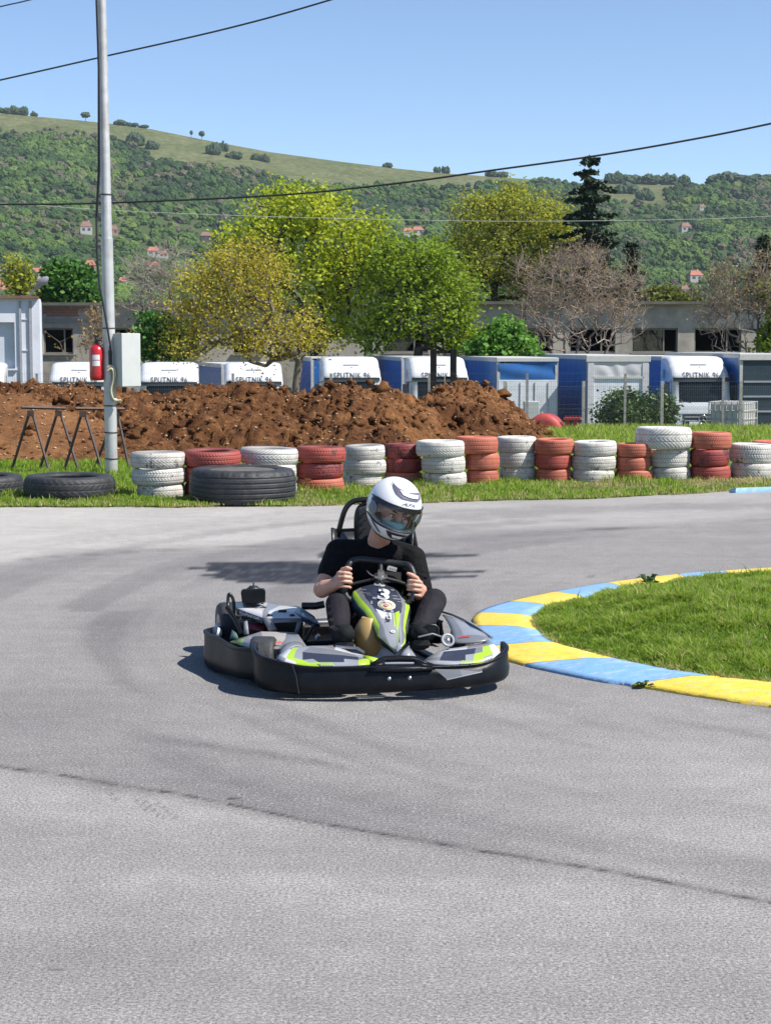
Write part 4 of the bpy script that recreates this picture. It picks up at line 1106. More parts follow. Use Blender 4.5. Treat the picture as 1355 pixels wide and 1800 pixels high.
def trailer(px, top_py, Y, rz, label, rear=None, length=13.0, roofz=None):
    """px is the middle of the end that faces the camera"""
    c = P(px, top_py, Y); z0 = -2.66; h = c.z - z0
    t = thing('trailer', label, 'trailer', (c.x, Y, z0), rz, 'blue curtain trailers parked in the yard')
    for s in (-1, 1):
        rows = []
        for j, z in enumerate(np.linspace(1.15, h - 0.12, 8)):
            rows.append([Vector((s * (1.25 + 0.015 * math.sin(i * 1.7 + j)), y, z)) for i, y in enumerate(np.linspace(0.06, length, 40))])
        MB().grid(rows).build('side_curtain', TARPB, t)
        MB().box((s * 1.25, length / 2, h - 0.09), (0.06, length, 0.14)).build('roof_rail', ROOFW, t)
        MB().box((s * 1.2, 0.03, h / 2 + 0.5), (0.12, 0.1, h - 1.15)).build('corner_post', FRAMEG, t)
        for y in (length - 3.2, length - 4.5, 2.0): wheel(t, s * 1.05, y)
    MB().box((0, length / 2 + 0.03, h - 0.01), (2.46, length - 0.1, 0.05)).build('roof', TARPG, t)
    MB().box((0, length / 2, 1.1), (2.4, length - 0.1, 0.16)).build('bed', FRAMEG, t)
    if rear == 'flap':
        MB().box((0, 0.02, h - 0.08), (2.56, 0.14, 0.17)).build('rear_header', ROOFW, t, bevel=0.02)
        rows = []
        for j, z in enumerate(np.linspace(h - 0.95, h - 0.17, 9)):
            rows.append([Vector((x, -0.02 - 0.04 * math.sin(2.2 * x + j * 0.6) * math.sin(j * 0.35), z + 0.05 * math.sin(x * 1.3))) for x in np.linspace(-1.22, 1.22, 17)])
        MB().grid(rows).build('rear_flap', TARPB, t)
        for s in (-1, 1):
            d = MB().box((s * 0.605, 0.0, (h - 0.9 + 1.2) / 2), (1.19, 0.06, h - 0.9 - 1.2)).build('rear_door', DOORW, t, bevel=0.01)
            for x in (0.3, 0.85): MB().tube([(s * x, -0.05, 1.25), (s * x, -0.05, h - 1.0)], 0.018, 6).build('lock_bar', FRAMEG, d)
    elif rear == 'curtain':
        MB().box((0, 0.0, h - 0.13), (2.62, 0.18, 0.26)).build('rear_header', ROOFW, t, bevel=0.02)
        rows = []
        for j, z in enumerate(np.linspace(h - 0.85, h - 0.26, 7)):
            rows.append([Vector((x, -0.03 - 0.05 * (vnoise(x * 3.1, j * 0.35, 5) - 0.3) - 0.012 * math.sin(7 * x + 2 * math.sin(3 * x) + j * 0.5), z)) for x in np.linspace(-1.2, 1.2, 33)])
        MB().grid(rows).build('rolled_curtain', TARPG, t)
        MB().box((0, -0.02, h - 0.88), (2.1, 0.1, 0.09)).build('cross_bar', ROOFW, t)
        d = MB().box((0.0, 0.02, (h - 0.92 + 1.15) / 2), (1.98, 0.06, h - 0.92 - 1.15)).build('rear_door', DOORW, t)
        for s in (-1, 1): MB().box((s * 1.11, -0.03, h / 2 + 0.4), (0.24, 0.08, h - 1.3)).build('grey_flank', TARPG, t)
    elif rear == 'dark':
        MB().box((0, 0.0, h - 0.13), (2.6, 0.18, 0.26)).build('rear_header', ROOFW, t, bevel=0.02)
        d = MB().box((0, 0.02, (h - 0.26 + 1.15) / 2), (2.3, 0.06, h - 0.26 - 1.15)).build('rear_panel', TDARK, t)
        for z in (1.7, 2.3, 2.9): MB().box((0, -0.03, z), (2.2, 0.05, 0.07)).build('panel_rail', CABG, d)
    else:
        MB().box((0, 0.02, h / 2 + 0.5), (2.4, 0.06, h - 1.2)).build('front_wall', TARPB, t)
    if rear:
        MB().box((0, 0.15, 0.6), (2.3, 0.1, 0.14)).build('underrun_bar', FRAMEG, t)
        for s in (-1, 1): MB().box((s * 0.95, 0.1, 0.85), (0.4, 0.06, 0.16)).build('tail_light', mat('tail_red', (0.3, 0.02, 0.02), 0.3), t)
    return t
YL = 70.0; RZ = math.radians(6)
lorry_cab(137, 637, YL, RZ, 'white lorry left of the steel pole, below the brick topped ruin')
lorry_cab(-50, 637, YL, RZ, 'white lorry cut off by the left edge of the photo')
lorry_cab(297, 637, YL, RZ, 'white lorry right of the electrical cabinet, partly behind the yellow tree')
lorry_cab(447, 637, YL + 1, RZ, 'white lorry behind the trunk of the yellow tree')
lorry_cab(620, 627, YL, RZ, 'white lorry with clear lettering right of the yellow tree trunk')
lorry_cab(775, 627, YL, RZ, 'white lorry standing behind the forklift mast')
lorry_cab(1236, 626, YL - 1, math.radians(4), 'white lorry with open view of its windscreen, behind the plastic tank')
trailer(598, 629, YL + 3.6, RZ, 'blue trailer coupled behind the lorry with clear lettering')
trailer(757, 628, YL + 3.6, RZ, 'blue trailer coupled behind the lorry at the forklift')
trailer(440, 640, YL + 4.6, math.radians(12), 'blue trailer behind the yellow tree trunk')
trailer(927, 629, YL, math.radians(5), 'blue trailer with white rear doors under a hanging blue flap', 'flap')
trailer(1086, 625, YL - 1, math.radians(4), 'blue trailer with grey rolled rear curtain, right of the blue flap trailer', 'curtain')
trailer(1214, 627, YL + 3.0, math.radians(4), 'blue trailer coupled behind the lorry at the plastic tank')
trailer(1354, 622, YL - 1, math.radians(4), 'blue trailer with dark rear end at the right edge', 'dark')

# forklift
FL = P(779, 690, 62); fz = float(terr(FL.x, 62))
fk = thing('forklift', 'dark forklift with its tall mast raised above the soil heap', 'forklift', (FL.x, 62, fz))
tz = P(779, 613, 62).z - fz
FD = mat('forklift_dark', (0.008, 0.009, 0.010), 0.6, var=0.2, spec=0.2)
for s in (-1, 1):
    MB().box((s * 0.36, 0, tz / 2), (0.23, 0.2, tz)).build('mast_rail', FD, fk, bevel=0.01)
    MB().box((s * 0.36, -0.9, 0.2), (0.12, 1.1, 0.05)).build('fork', FD, fk)
    for y in (0.4, 1.9): wheel(fk, s * 0.5, y, 0.32, 0.22)
for z in (tz - 0.12, tz - 1.05, tz - 2.0): MB().box((0, 0.03, z), (0.62, 0.08, 0.10)).build('cross_member', FD, fk)
MB().box((0, 1.25, 0.85), (1.05, 2.0, 1.0)).build('body', mat('forklift_paint', (0.05, 0.06, 0.07), 0.5), fk, bevel=0.1)
for sx in (-0.48, 0.48):
    for y in (0.4, 1.8): MB().tube([(sx, y, 1.3), (sx, y, 2.15)], 0.03, 6).build('cage_post', FD, fk)
MB().box((0, 1.1, 2.18), (1.05, 1.5, 0.06)).build('cage_roof', FD, fk)
MB().tube([(0.05, -0.05, tz - 1.0), (0.05, -0.05, 0.5)], 0.03, 6).build('lift_chain', CHROME, fk)

# plastic tank in a cage
tp = P(1287, 752, 49); tzz = float(terr(tp.x, 49)) + 0.02
ibc = thing('caged_tank', 'white plastic liquid tank in a wire cage, in front of the lorry at right', 'tank', (tp.x, 49, tzz), math.radians(-33))
hgt = P(1287, 705, 49).z - tzz
MB().box((0, 0, hgt / 2 + 0.05), (0.98, 1.0, hgt - 0.16)).build('tank', mat('milky_plastic', (0.52, 0.52, 0.5), 0.4, var=0.15, scale=3), ibc, bevel=0.06)
MB().box((0, 0, 0.06), (1.05, 1.05, 0.12)).build('pallet', FRAMEG, ibc)
for i in range(7):
    x = -0.51 + i * 0.17
    for s in (-1, 1):
        MB().tube([(x, s * 0.53, 0.1), (x, s * 0.53, hgt)], 0.014, 4).build('cage_bar', FRAMEG, ibc)
        MB().tube([(s * 0.53, x, 0.1), (s * 0.53, x, hgt)], 0.014, 4).build('cage_bar', FRAMEG, ibc)
for j in range(5):
    z = 0.14 + j * (hgt - 0.16) / 4
    MB().tube([(-0.53, -0.53, z), (0.53, -0.53, z), (0.53, 0.53, z), (-0.53, 0.53, z), (-0.53, -0.53, z)], 0.014, 4).build('cage_ring', FRAMEG, ibc)

# red machine drum, grey pump box
RD = mat('machine_red', (0.42, 0.05, 0.045), 0.5, var=0.2, scale=4, dirt=(0.25, 0.12, 0.1), dirt_amt=0.5)
dp = P(968, 757, 42.0); dz = float(terr(dp.x, 42.0))
dr = thing('red_machine', 'red farm machine with a round drum behind the end of the soil heap', 'machine', (dp.x, 42.0, dz), math.radians(-12))
Mx = Matrix.Translation((-0.15, 0, 0.0)) @ Matrix.Rotation(math.radians(90), 4, 'X')
MB().lathe([(0.0, -0.34), (0.30, -0.34), (0.44, -0.32), (0.46, -0.28), (0.46, 0.28), (0.44, 0.32), (0.30, 0.34), (0.0, 0.34)], 28, M=Mx).build('drum', RD, dr)
MB().lathe([(0.455, -0.30), (0.475, -0.30), (0.475, -0.24), (0.455, -0.24)], 28, M=Mx, close=True).build('rim', RD, dr)
for x in (0.42, 0.60): MB().box((x, 0, 0.16), (0.07, 0.3, 0.34)).build('side_plate', RD, dr, bevel=0.01)
MB().box((0.53, 0, 0.35), (0.42, 0.34, 0.05)).build('top_plate', RD, dr)
for k in range(5): MB().box((0.38 + 0.08 * k, -0.1, 0.40), (0.03, 0.03, 0.06)).build('tooth', RD, dr)
pp_ = P(930, 736, 47.5); pz = float(terr(pp_.x, 47.5))
pb = thing('pump_box', 'small grey pump box in the yard above the end of the soil heap', 'box', (pp_.x, 47.5, pz))
zt_ = P(930, 705, 47.5).z - pz
MB().box((0.05, 0, zt_ / 2), (0.42, 0.4, zt_)).build('case', BOXM, pb, bevel=0.02)
MB().box((-0.30, 0, zt_ * 0.42), (0.2, 0.3, zt_ * 0.75)).build('side_case', FRAMEG, pb, bevel=0.02)
MB().tube([(0.33, -0.1, 0), (0.33, -0.1, zt_ * 0.7)], 0.05, 8).build('pipe', FRAMEG, pb)

# ================================================================== FENCES
POSTM = mat('fence_post_grey', (0.30, 0.29, 0.27), 0.7, 0.2, var=0.2, scale=6)
MESHM = mat('fence_wire', (0.13, 0.145, 0.14), 0.8, 0.0, spec=0.1)
YF = 45.0
fx0 = P(-60, 700, YF).x; fx1 = P(1500, 700, YF).x
zb_ = float(terr(0, YF)); zt_ = P(926, 655, YF).z
pf = thing('mesh_fence', 'welded wire mesh fence on grey posts in front of the lorries', 'fence', (0, YF, zb_))
step = (P(1098, 700, YF).x - P(926, 700, YF).x); x_ref = P(926, 700, YF).x
i0 = math.floor((fx0 - x_ref) / step); i1 = math.ceil((fx1 - x_ref) / step)
for i in range(i0, i1 + 1):
    x = x_ref + i * step
    MB().box((x, YF, (zb_ + zt_) / 2 - 0.1), (0.062, 0.05, zt_ - zb_ + 0.16)).build('post', POSTM, pf, True)
    if i == i1: break
    mb = MB(); r = 0.0016
    nv = int(step / 0.052)
    for k in range(1, nv):
        xx = x + step * k / nv
        mb.box((xx, YF - 0.03, (zb_ + zt_) / 2 + 0.02), (r * 1.6, r * 1.6, zt_ - zb_ + 0.04))
    for z in np.linspace(zb_ + 0.06, zt_ - 0.03, 8):
        mb.box((x + step / 2, YF - 0.036, z), (step, r * 2, r * 2))
    o = mb.build('wire_panel', MESHM, pf, True); o['kind'] = 'stuff'
YC = 43.2; zb2 = float(terr(0, YC)); zt2 = P(1025, 672, YC).z
cf = thing('chain_link_fence', 'lower chain link fence just before the mesh fence', 'fence', (0, YC, zb2))
xr = P(1025, 700, YC).x; st2 = P(1163, 700, YC).x - xr
PCON = mat('concrete_post', (0.36, 0.35, 0.31), 0.9, var=0.2, scale=7)
for i in range(-1, 4):
    x = xr + i * st2
    MB().box((x, YC, (zb2 + zt2) / 2), (0.075, 0.075, zt2 - zb2 + 0.06)).build('post', PCON, cf, True)
    if i == 3: break
    mb = MB(); H_ = zt2 - zb2 - 0.1; n = int((st2 + H_) / 0.085)
    for sgn in (1, -1):
        for k in range(n):
            x0 = x + k * 0.085 - (H_ if sgn > 0 else 0); x1 = x0 + H_
            za, zc2 = (zb2, zb2 + H_)
            xa, xb = (x0, x1) if sgn > 0 else (x0 + 0, x0 - H_)
            lo, hi = x, x + st2
            p, q = Vector((xa, YC - 0.05, za)), Vector((xb, YC - 0.05, zc2))
            t0, t1 = 0.0, 1.0; dx = xb - xa
            ta, tb = sorted(((lo - xa) / dx, (hi - xa) / dx)); t0 = max(0, ta); t1 = min(1, tb)
            if t1 - t0 < 0.02: continue
            mb.tube([p.lerp(q, t0), p.lerp(q, t1)], 0.0011, 3, cap=False, smooth=False)
    for z in (zb2 + 0.05, zb2 + H_ / 2, zb2 + H_): mb.tube([(x, YC - 0.05, z), (x + st2, YC - 0.05, z)], 0.0025, 3, cap=False)
    o = mb.build('wire_panel', MESHM, cf, True); o['kind'] = 'stuff'

# ================================================================== BUILDINGS
CONC = mat('weathered_render', (0.42, 0.385, 0.33), 0.95, var=0.22, scale=0.7, bump=0.3, bscale=10, dirt=(0.17, 0.155, 0.14), dirt_amt=0.75, dirt_scale=0.5)
CONCL = mat('grey_render', (0.27, 0.26, 0.25), 0.95, var=0.2, scale=0.6, dirt=(0.15, 0.14, 0.13), dirt_amt=0.6, dirt_scale=0.6)
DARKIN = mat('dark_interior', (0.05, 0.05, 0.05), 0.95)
ROOFL = mat('roof_slab', (0.13, 0.125, 0.105), 0.95, var=0.3, scale=1.2)
FRM = mat('old_window_frame', (0.2, 0.19, 0.17), 0.8)
PANE = glass_mat('old_pane', (0.62, 0.68, 0.66), 0.5, 0.05)
def bricks_mat():
    m, n, l, b = new_mat('exposed_brick')
    tc = n.new('ShaderNodeTexCoord'); sp = n.new('ShaderNodeSeparateXYZ'); l.new(tc.outputs['Object'], sp.inputs[0])
    cb = n.new('ShaderNodeCombineXYZ'); l.new(sp.outputs[0], cb.inputs[0]); l.new(sp.outputs[2], cb.inputs[1])
    br = n.new('ShaderNodeTexBrick'); br.inputs['Scale'].default_value = 1.0; br.inputs['Brick Width'].default_value = 0.26; br.inputs['Row Height'].default_value = 0.085; br.inputs['Mortar Size'].default_value = 0.012
    br.inputs['Color1'].default_value = C((0.30, 0.095, 0.05)); br.inputs['Color2'].default_value = C((0.22, 0.06, 0.035)); br.inputs['Mortar'].default_value = C((0.3, 0.26, 0.22))
    l.new(cb.outputs[0], br.inputs['Vector'])
    f = ramp(n, l, tex_noise(n, l, 1.1, 6, 0.7), [(0.52, (0, 0, 0)), (0.58, (1, 1, 1))])
    l.new(mixrgb(n, l, f, br.outputs['Color'], (0.4, 0.35, 0.29)), b.inputs['Base Color']); b.inputs['Roughness'].default_value = 0.95
    return m
BRICK = bricks_mat()
YB = 95.0; sB = F / YB; zg = -2.68
def bx(px): return (px - CX) / sB
def bz(py): return HC - (py - YH) / sB + 0.0
def ruin(name, label, x0, x1, top_py, wins, lintel_py, sill_py, m, brick=None):
    t = thing(name, label, 'building', (bx((x0 + x1) / 2), YB, zg))
    X0, X1, ZT, ZL, ZS = bx(x0), bx(x1), bz(top_py), bz(lintel_py), bz(sill_py)
    th = 0.35
    wl = MB()
    wl.box(((X0 + X1) / 2, YB + th / 2, (ZL + ZT) / 2), (X1 - X0, th, ZT - ZL))
    wl.box(((X0 + X1) / 2, YB + th / 2, (zg + ZS) / 2), (X1 - X0, th, ZS - zg))
    e = X0
    for (a, b_) in wins + [(x1, x1)]:
        A = bx(a)
        if A - e > 0.02: wl.box(((e + A) / 2, YB + th / 2, (ZL + ZS) / 2), (A - e, th, ZL - ZS - 0.004))
        e = bx(b_)
    wl.build('front_wall', m, t, True)
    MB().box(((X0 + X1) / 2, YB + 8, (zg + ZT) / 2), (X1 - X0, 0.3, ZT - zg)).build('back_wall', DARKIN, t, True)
    for xx in (X0 + 0.15, X1 - 0.15): MB().box((xx, YB + 4.2, (zg + ZT) / 2), (0.3, 7.3, ZT - zg - 0.01)).build('side_wall', m, t, True)
    MB().box(((X0 + X1) / 2, YB + 4, ZT + 0.08), (X1 - X0 + 0.3, 8.9, 0.16)).build('roof', ROOFL, t, True)
    for k, (a, b_) in enumerate(wins):
        A, B = bx(a), bx(b_); fr = MB()
        fr.box(((A + B) / 2, YB + 0.16, ZL - 0.05), (B - A, 0.08, 0.09)); fr.box(((A + B) / 2, YB + 0.16, ZS + 0.05), (B - A, 0.08, 0.09))
        for xx in (A + 0.04, B - 0.04, A + (B - A) * 0.70): fr.box((xx, YB + 0.16, (ZL + ZS) / 2), (0.08, 0.07, ZL - ZS - 0.2))
        w = fr.build('window', FRM, t, True)
        if k % 2 == 0:
            MB().box((A + (B - A) * 0.36, YB + 0.17, (ZL + ZS) / 2), ((B - A) * 0.62, 0.01, ZL - ZS - 0.2)).build('pane', PANE, w, True)
        MB().box(((A + B) / 2, YB - 0.03, ZS - 0.04), (B - A + 0.15, 0.14, 0.07)).build('sill', CONCL, t, True)
    if brick:
        MB().box(((bx(brick[0]) + bx(brick[1])) / 2, YB - 0.015, (bz(brick[2]) + bz(brick[3])) / 2), (bx(brick[1]) - bx(brick[0]), 0.05, bz(brick[2]) - bz(brick[3]))).build('exposed_bricks', BRICK, t, True)
        MB().box(((bx(brick[0]) + bx(brick[1])) / 2, YB - 0.02, bz(564)), (bx(brick[1]) - bx(brick[0]), 0.06, 0.22)).build('ledge', CONCL, t, True)
    return t
ruin('ruined_building', 'low ruined building with a strip of bare bricks under its roof at left', 60, 640, 538, [(80, 132), (190, 240), (300, 352), (410, 462), (520, 572)], 577, 622, CONC, (80, 174, 541, 557))
ruin('ruined_building', 'long ruined concrete building with dark empty windows behind the bare trees', 655, 1700, 536, [(672, 752), (781, 861), (890, 970), (999, 1079), (1108, 1188), (1217, 1299), (1326, 1406), (1435, 1515), (1544, 1624)], 577, 620, CONC)
# white building at the left edge
YW = 82.0; sW = F / YW
wx = lambda p: (p - CX) / sW
wz = lambda p: HC - (p - YH) / sW
WHT = mat('white_wall_paint', (0.62, 0.64, 0.70), 0.8, var=0.06, scale=1.0, dirt=(0.42, 0.42, 0.45), dirt_amt=0.5, dirt_scale=0.8)
wb = thing('white_building', 'white painted building with grey downpipes at the left edge', 'building', (wx(74), YW, zg))
ZT = wz(526)
w = MB()
w.box(((wx(-400) + wx(-15)) / 2, YW + 0.2, (zg + ZT) / 2), (wx(-15) - wx(-400), 0.4, ZT - zg))
w.box(((wx(31) + wx(74)) / 2, YW + 0.2, (zg + ZT) / 2), (wx(74) - wx(31), 0.4, ZT - zg))
w.box(((wx(-15) + wx(31)) / 2, YW + 0.2, (wz(567) + ZT) / 2), (wx(31) - wx(-15), 0.4, ZT - wz(567)))
w.box(((wx(-15) + wx(31)) / 2, YW + 0.2, (wz(648) + zg) / 2), (wx(31) - wx(-15), 0.4, wz(648) - zg))
w.build('front_wall', WHT, wb, True)
MB().box((wx(74) - 0.2 + 0.06, YW + 4.6, (zg + ZT) / 2), (0.4, 8.4, ZT - zg - 0.01)).build('side_wall', WHT, wb, True)
MB().box((wx(-170), YW + 4.4, ZT + 0.06), (wx(76) - wx(-410), 9.4, 0.13)).build('roof', mat('rusty_coping', (0.16, 0.09, 0.06), 0.8, var=0.3, scale=2), wb, True)
MB().box((wx(8), YW + 0.33, (wz(567) + wz(648)) / 2), (wx(31) - wx(-15), 0.06, wz(567) - wz(648))).build('blocked_window', mat('window_board', (0.48, 0.52, 0.57), 0.7, var=0.08, scale=2), wb, True)
MB().box((wx(8), YW - 0.05, wz(649)), (wx(31) - wx(-15) + 0.2, 0.16, 0.08)).build('sill', WHT, wb, True)
for x0, x1 in ((39, 43), (56, 61)):
    MB().box(((wx(x0) + wx(x1)) / 2, YW - 0.05, (zg + ZT) / 2 - 0.05), (wx(x1) - wx(x0), 0.1, ZT - zg - 0.12)).build('downpipe', mat('downpipe_grey', (0.3, 0.31, 0.33), 0.6), wb, True)
for x in (64, 70): MB().box(((wx(43) + wx(56)) / 2, YW - 0.03, wz(526 + (x - 60) * 9)), (wx(55) - wx(44), 0.04, 0.03)).build('bracket', WHT, wb, True)
wb.rotation_euler.z = math.radians(11)
# yard lamp seen over the white building
lp = thing('street_lamp', 'grey street lamp head on a slanting arm above the white building', 'street lamp', P(52, 640, 84))
MB().tube([P(45, 640, 84), P(47, 530, 84), P(56, 515, 84), P(64, 507, 84)], 0.06, 8).build('post', STEEL, lp, True)
MB().tube([P(62, 509, 84), P(70, 499, 83.9), P(80, 492, 83.8), P(85, 487, 83.8)], [0.07, 0.16, 0.2, 0.06], 10).build('lamp_head', mat('lamp_grey', (0.25, 0.25, 0.27), 0.4), lp, True)
# ================================================================== TREES
BARKD = mat('dark_bark', (0.055, 0.045, 0.036), 0.9, var=0.3, scale=4, bump=0.5, bscale=20)
BARKP = mat('pale_bark', (0.22, 0.18, 0.145), 0.9, var=0.3, scale=2)
BARKB = mat('brown_twigs', (0.25, 0.20, 0.16), 0.9, var=0.35, scale=1.5)
def grow(base, targets, trunk_top, step=0.5, rtip=0.012, rmax=0.3, sag=0.12, power=0.42):
    """join every target to the nearest limb already grown; limb radius follows what it carries"""
    nodes = [Vector(base)]; par = [-1]
    tops = trunk_top if isinstance(trunk_top, list) else [trunk_top]
    trunk_top = tops[0]
    for tp in tops:
        n0 = max(2, int((Vector(tp) - Vector(base)).length / step)); last = 0
        for k in range(1, n0 + 1):
            t = k / n0; p = Vector(base).lerp(Vector(tp), t)
            p += Vector((math.sin(t * 5 + base[0]) * 0.08, math.cos(t * 4) * 0.08, 0)) * t
            nodes.append(p); par.append(last); last = len(nodes) - 1
    T = sorted([Vector(t) for t in targets], key=lambda t: (t - Vector(trunk_top)).length)
    arr = np.array([n[:] for n in nodes] + [[1e9] * 3] * (len(T) * 14)); cnt = len(nodes)
    leaf = []
    for t in T:
        d = np.linalg.norm(arr[:cnt] - np.array(t[:]), axis=1) + np.maximum(arr[:cnt, 2] - t.z + 0.15, 0) * 0.9
        i = int(np.argmin(d)); p = nodes[i]; v = t - p; L = v.length
        m = min(12, max(1, int(L / step))); last = i
        mid = Vector((random.gauss(0, 1), random.gauss(0, 1), random.gauss(0, 0.5))) * L * 0.09
        for k in range(1, m + 1):
            s = k / m; b = 4 * s * (1 - s)
            q = p + v * s + mid * b - Vector((0, 0, sag * L * b * 0.5))
            nodes.append(q); par.append(last); arr[cnt] = q[:]; last = cnt; cnt += 1
        leaf.append(last)
    w = np.zeros(cnt)
    for i in leaf: w[i] += 1
    for i in range(cnt - 1, 0, -1): w[par[i]] += w[i] if True else 0
    r = np.minimum(rmax, rtip * np.maximum(w, 0.6) ** power)
    return np.array([n[:] for n in nodes]), np.array(par), r, leaf
def limbs_mesh(name, N, par, r, sides=5):
    idx = np.arange(1, len(N)); a = N[par[idx]]; b = N[idx]; ra = np.minimum(r[par[idx]], r[idx] * 1.6); rb = r[idx]
    d = b - a; L = np.linalg.norm(d, axis=1, keepdims=True) + 1e-6; d = d / L
    u = np.cross(d, np.where(np.abs(d[:, 2:3]) < 0.9, [[0, 0, 1.0]], [[1.0, 0, 0]])); u /= np.linalg.norm(u, axis=1, keepdims=True) + 1e-9
    v = np.cross(d, u); V = []
    for P0, R0 in ((a, ra), (b, rb)):
        for k in range(sides):
            w = 2 * math.pi * k / sides
            V.append(P0 + (u * math.cos(w) + v * math.sin(w)) * R0[:, None])
    V = np.stack(V, 1).reshape(-1, 3); base = (np.arange(len(idx)) * 2 * sides)[:, None]
    Fc = np.concatenate([base + [k, (k + 1) % sides, sides + (k + 1) % sides, sides + k] for k in range(sides)])
    return np_mesh(name, V, Fc, smooth=True)
def leaves_mesh(name, ctr, size, tint, droop=0.35, fold=True, out=None):
    """leaf sprays: each a pair of small blades folded on the midrib"""
    n = len(ctr)
    d = rng.normal(size=(n, 3)); d[:, 2] = d[:, 2] * 0.5 - droop
    if out is not None: d = d + out * 0.8
    d /= np.linalg.norm(d, axis=1, keepdims=True)
    s = np.cross(d, rng.normal(size=(n, 3))); s /= np.linalg.norm(s, axis=1, keepdims=True) + 1e-9
    nn = np.cross(d, s)
    L = size[:, None]
    p0 = ctr - d * L * 0.5; p2 = ctr + d * L * 0.5
    p1 = ctr + s * L * 0.36 + nn * L * 0.12; p3 = ctr - s * L * 0.36 + nn * L * 0.12
    V = np.stack([p0, p1, p2, p3], 1).reshape(-1, 3)
    k = (np.arange(n) * 4)[:, None]
    Fc = np.concatenate([k + [0, 1, 2], k + [0, 2, 3]])
    return np_mesh(name, V, Fc, np.repeat(tint, 4))
def pts_in_blobs(blobs, n, surf=0.6):
    """blobs: (x, y, z, rx, ry, rz) ellipsoids; points biased to the outside"""
    w = np.array([b[3] * b[4] * b[5] for b in blobs]) ** 0.75; w /= w.sum()
    k = rng.choice(len(blobs), n, p=w); B = np.array(blobs)[k]
    d = rng.normal(size=(n, 3)); d /= np.linalg.norm(d, axis=1, keepdims=True)
    rad = np.where(rng.random(n) < surf, 0.8 + 0.25 * rng.random(n), rng.random(n) ** 0.5 * 0.85)
    return B[:, :3] + d * B[:, 3:] * rad[:, None]
def leafy_tree(name, label, base, top, blobs, n_clump, per, leaf, spread, lm, bark, cat='tree', rmax=0.3, rtip=0.02, group=None, tint_k=0.35, surf=0.6, sag=0.1, step=0.6, bare=0.0):
    t = thing(name, label, cat, base, 0, group)
    cl = pts_in_blobs(blobs, n_clump, surf)
    cl = cl[cl[:, 2] > base[2] + 0.5]
    N, par, r, lf = grow(base, [tuple(c) for c in cl], top, step, rtip, rmax, sag)
    link('trunk', limbs_mesh('trunk', N, par, r), bark, t, True)
    act = cl[rng.random(len(cl)) >= bare]
    c = np.repeat(act, per, 0)
    off = rng.normal(size=c.shape) * spread; off[:, 2] *= 0.7
    ctb = np.repeat(rng.random(len(act)), per)
    pos = c + off
    tint = (0.5 + tint_k * (ctb - 0.5) * 1.4 + 0.5 * (rng.random(len(pos)) - 0.5)).clip(0, 1)
    link('crown', leaves_mesh('crown', pos, leaf * (0.6 + 0.8 * rng.random(len(pos))), tint), lm, t, True)
    return t
def blob(px, py, Y, rxp, rzp, ry=None):
    p = P(px, py, Y); s = Y / F
    return (p.x, p.y, p.z, rxp * s, (ry if ry else rxp * s), rzp * s)
def gz(Y): return float(terr(0, Y))
L_LIME = leaf_mat('fresh_maple_leaves', [(0.15, 0.21, 0.012), (0.32, 0.40, 0.022), (0.50, 0.56, 0.04), (0.64, 0.64, 0.07)], 0.5)
L_GREEN = leaf_mat('mid_green_leaves', [(0.06, 0.11, 0.012), (0.16, 0.25, 0.02), (0.30, 0.41, 0.03), (0.44, 0.52, 0.05)], 0.5)
L_OLIVE = leaf_mat('olive_yellow_leaves', [(0.15, 0.18, 0.02), (0.29, 0.32, 0.035), (0.43, 0.44, 0.055), (0.53, 0.52, 0.08)], 0.5)
L_GOLD = leaf_mat('golden_young_leaves', [(0.20, 0.18, 0.025), (0.42, 0.36, 0.04), (0.58, 0.49, 0.07), (0.70, 0.61, 0.13)], 0.5)
L_DARK = leaf_mat('deep_green_leaves', [(0.02, 0.06, 0.012), (0.05, 0.14, 0.022), (0.09, 0.23, 0.035), (0.17, 0.32, 0.06)], 0.35)
L_BUSH = leaf_mat('bush_leaves', [(0.02, 0.05, 0.015), (0.05, 0.10, 0.025), (0.10, 0.16, 0.045), (0.22, 0.26, 0.10)], 0.25, 0.35)
L_RUST = leaf_mat('rusty_buds', [(0.2, 0.13, 0.06), (0.3, 0.2, 0.09), (0.36, 0.27, 0.11)], 0.3)

# big lime green maple behind the lorries
Y = 84
leafy_tree('maple_tree', 'tall fresh lime green maple rising highest behind the yellow tree', tuple(P(560, 700, Y)[:2]) + (gz(Y),), tuple(P(548, 560, Y)),
    [blob(500, 372, Y, 58, 50), blob(560, 385, Y, 60, 50), blob(450, 430, Y, 62, 48), blob(545, 450, Y, 70, 60), blob(630, 430, Y, 58, 52), blob(600, 500, Y, 60, 52), blob(660, 460, Y, 40, 45), blob(470, 500, Y, 50, 50), blob(570, 560, Y, 60, 50), blob(495, 345, Y, 20, 25), blob(575, 355, Y, 16, 25), blob(665, 400, Y, 18, 22)],
    440, 36, 0.19, 0.40, L_LIME, BARKD, rmax=0.30, rtip=0.017, surf=0.55)
# darker green round tree at the middle
Y = 82
leafy_tree('maple_tree', 'rounded mid green tree with many dark limbs, right of the lime green maple', tuple(P(735, 700, Y)[:2]) + (gz(Y),), tuple(P(735, 610, Y)),
    [blob(730, 470, Y, 75, 45), blob(790, 500, Y, 52, 45), blob(680, 500, Y, 52, 52), blob(740, 540, Y, 90, 45), blob(815, 560, Y, 38, 36), blob(660, 580, Y, 42, 40), blob(790, 590, Y, 48, 34), blob(700, 440, Y, 40, 26), blob(770, 450, Y, 30, 24)],
    410, 32, 0.175, 0.37, L_GREEN, BARKD, rmax=0.22, rtip=0.018, surf=0.5)
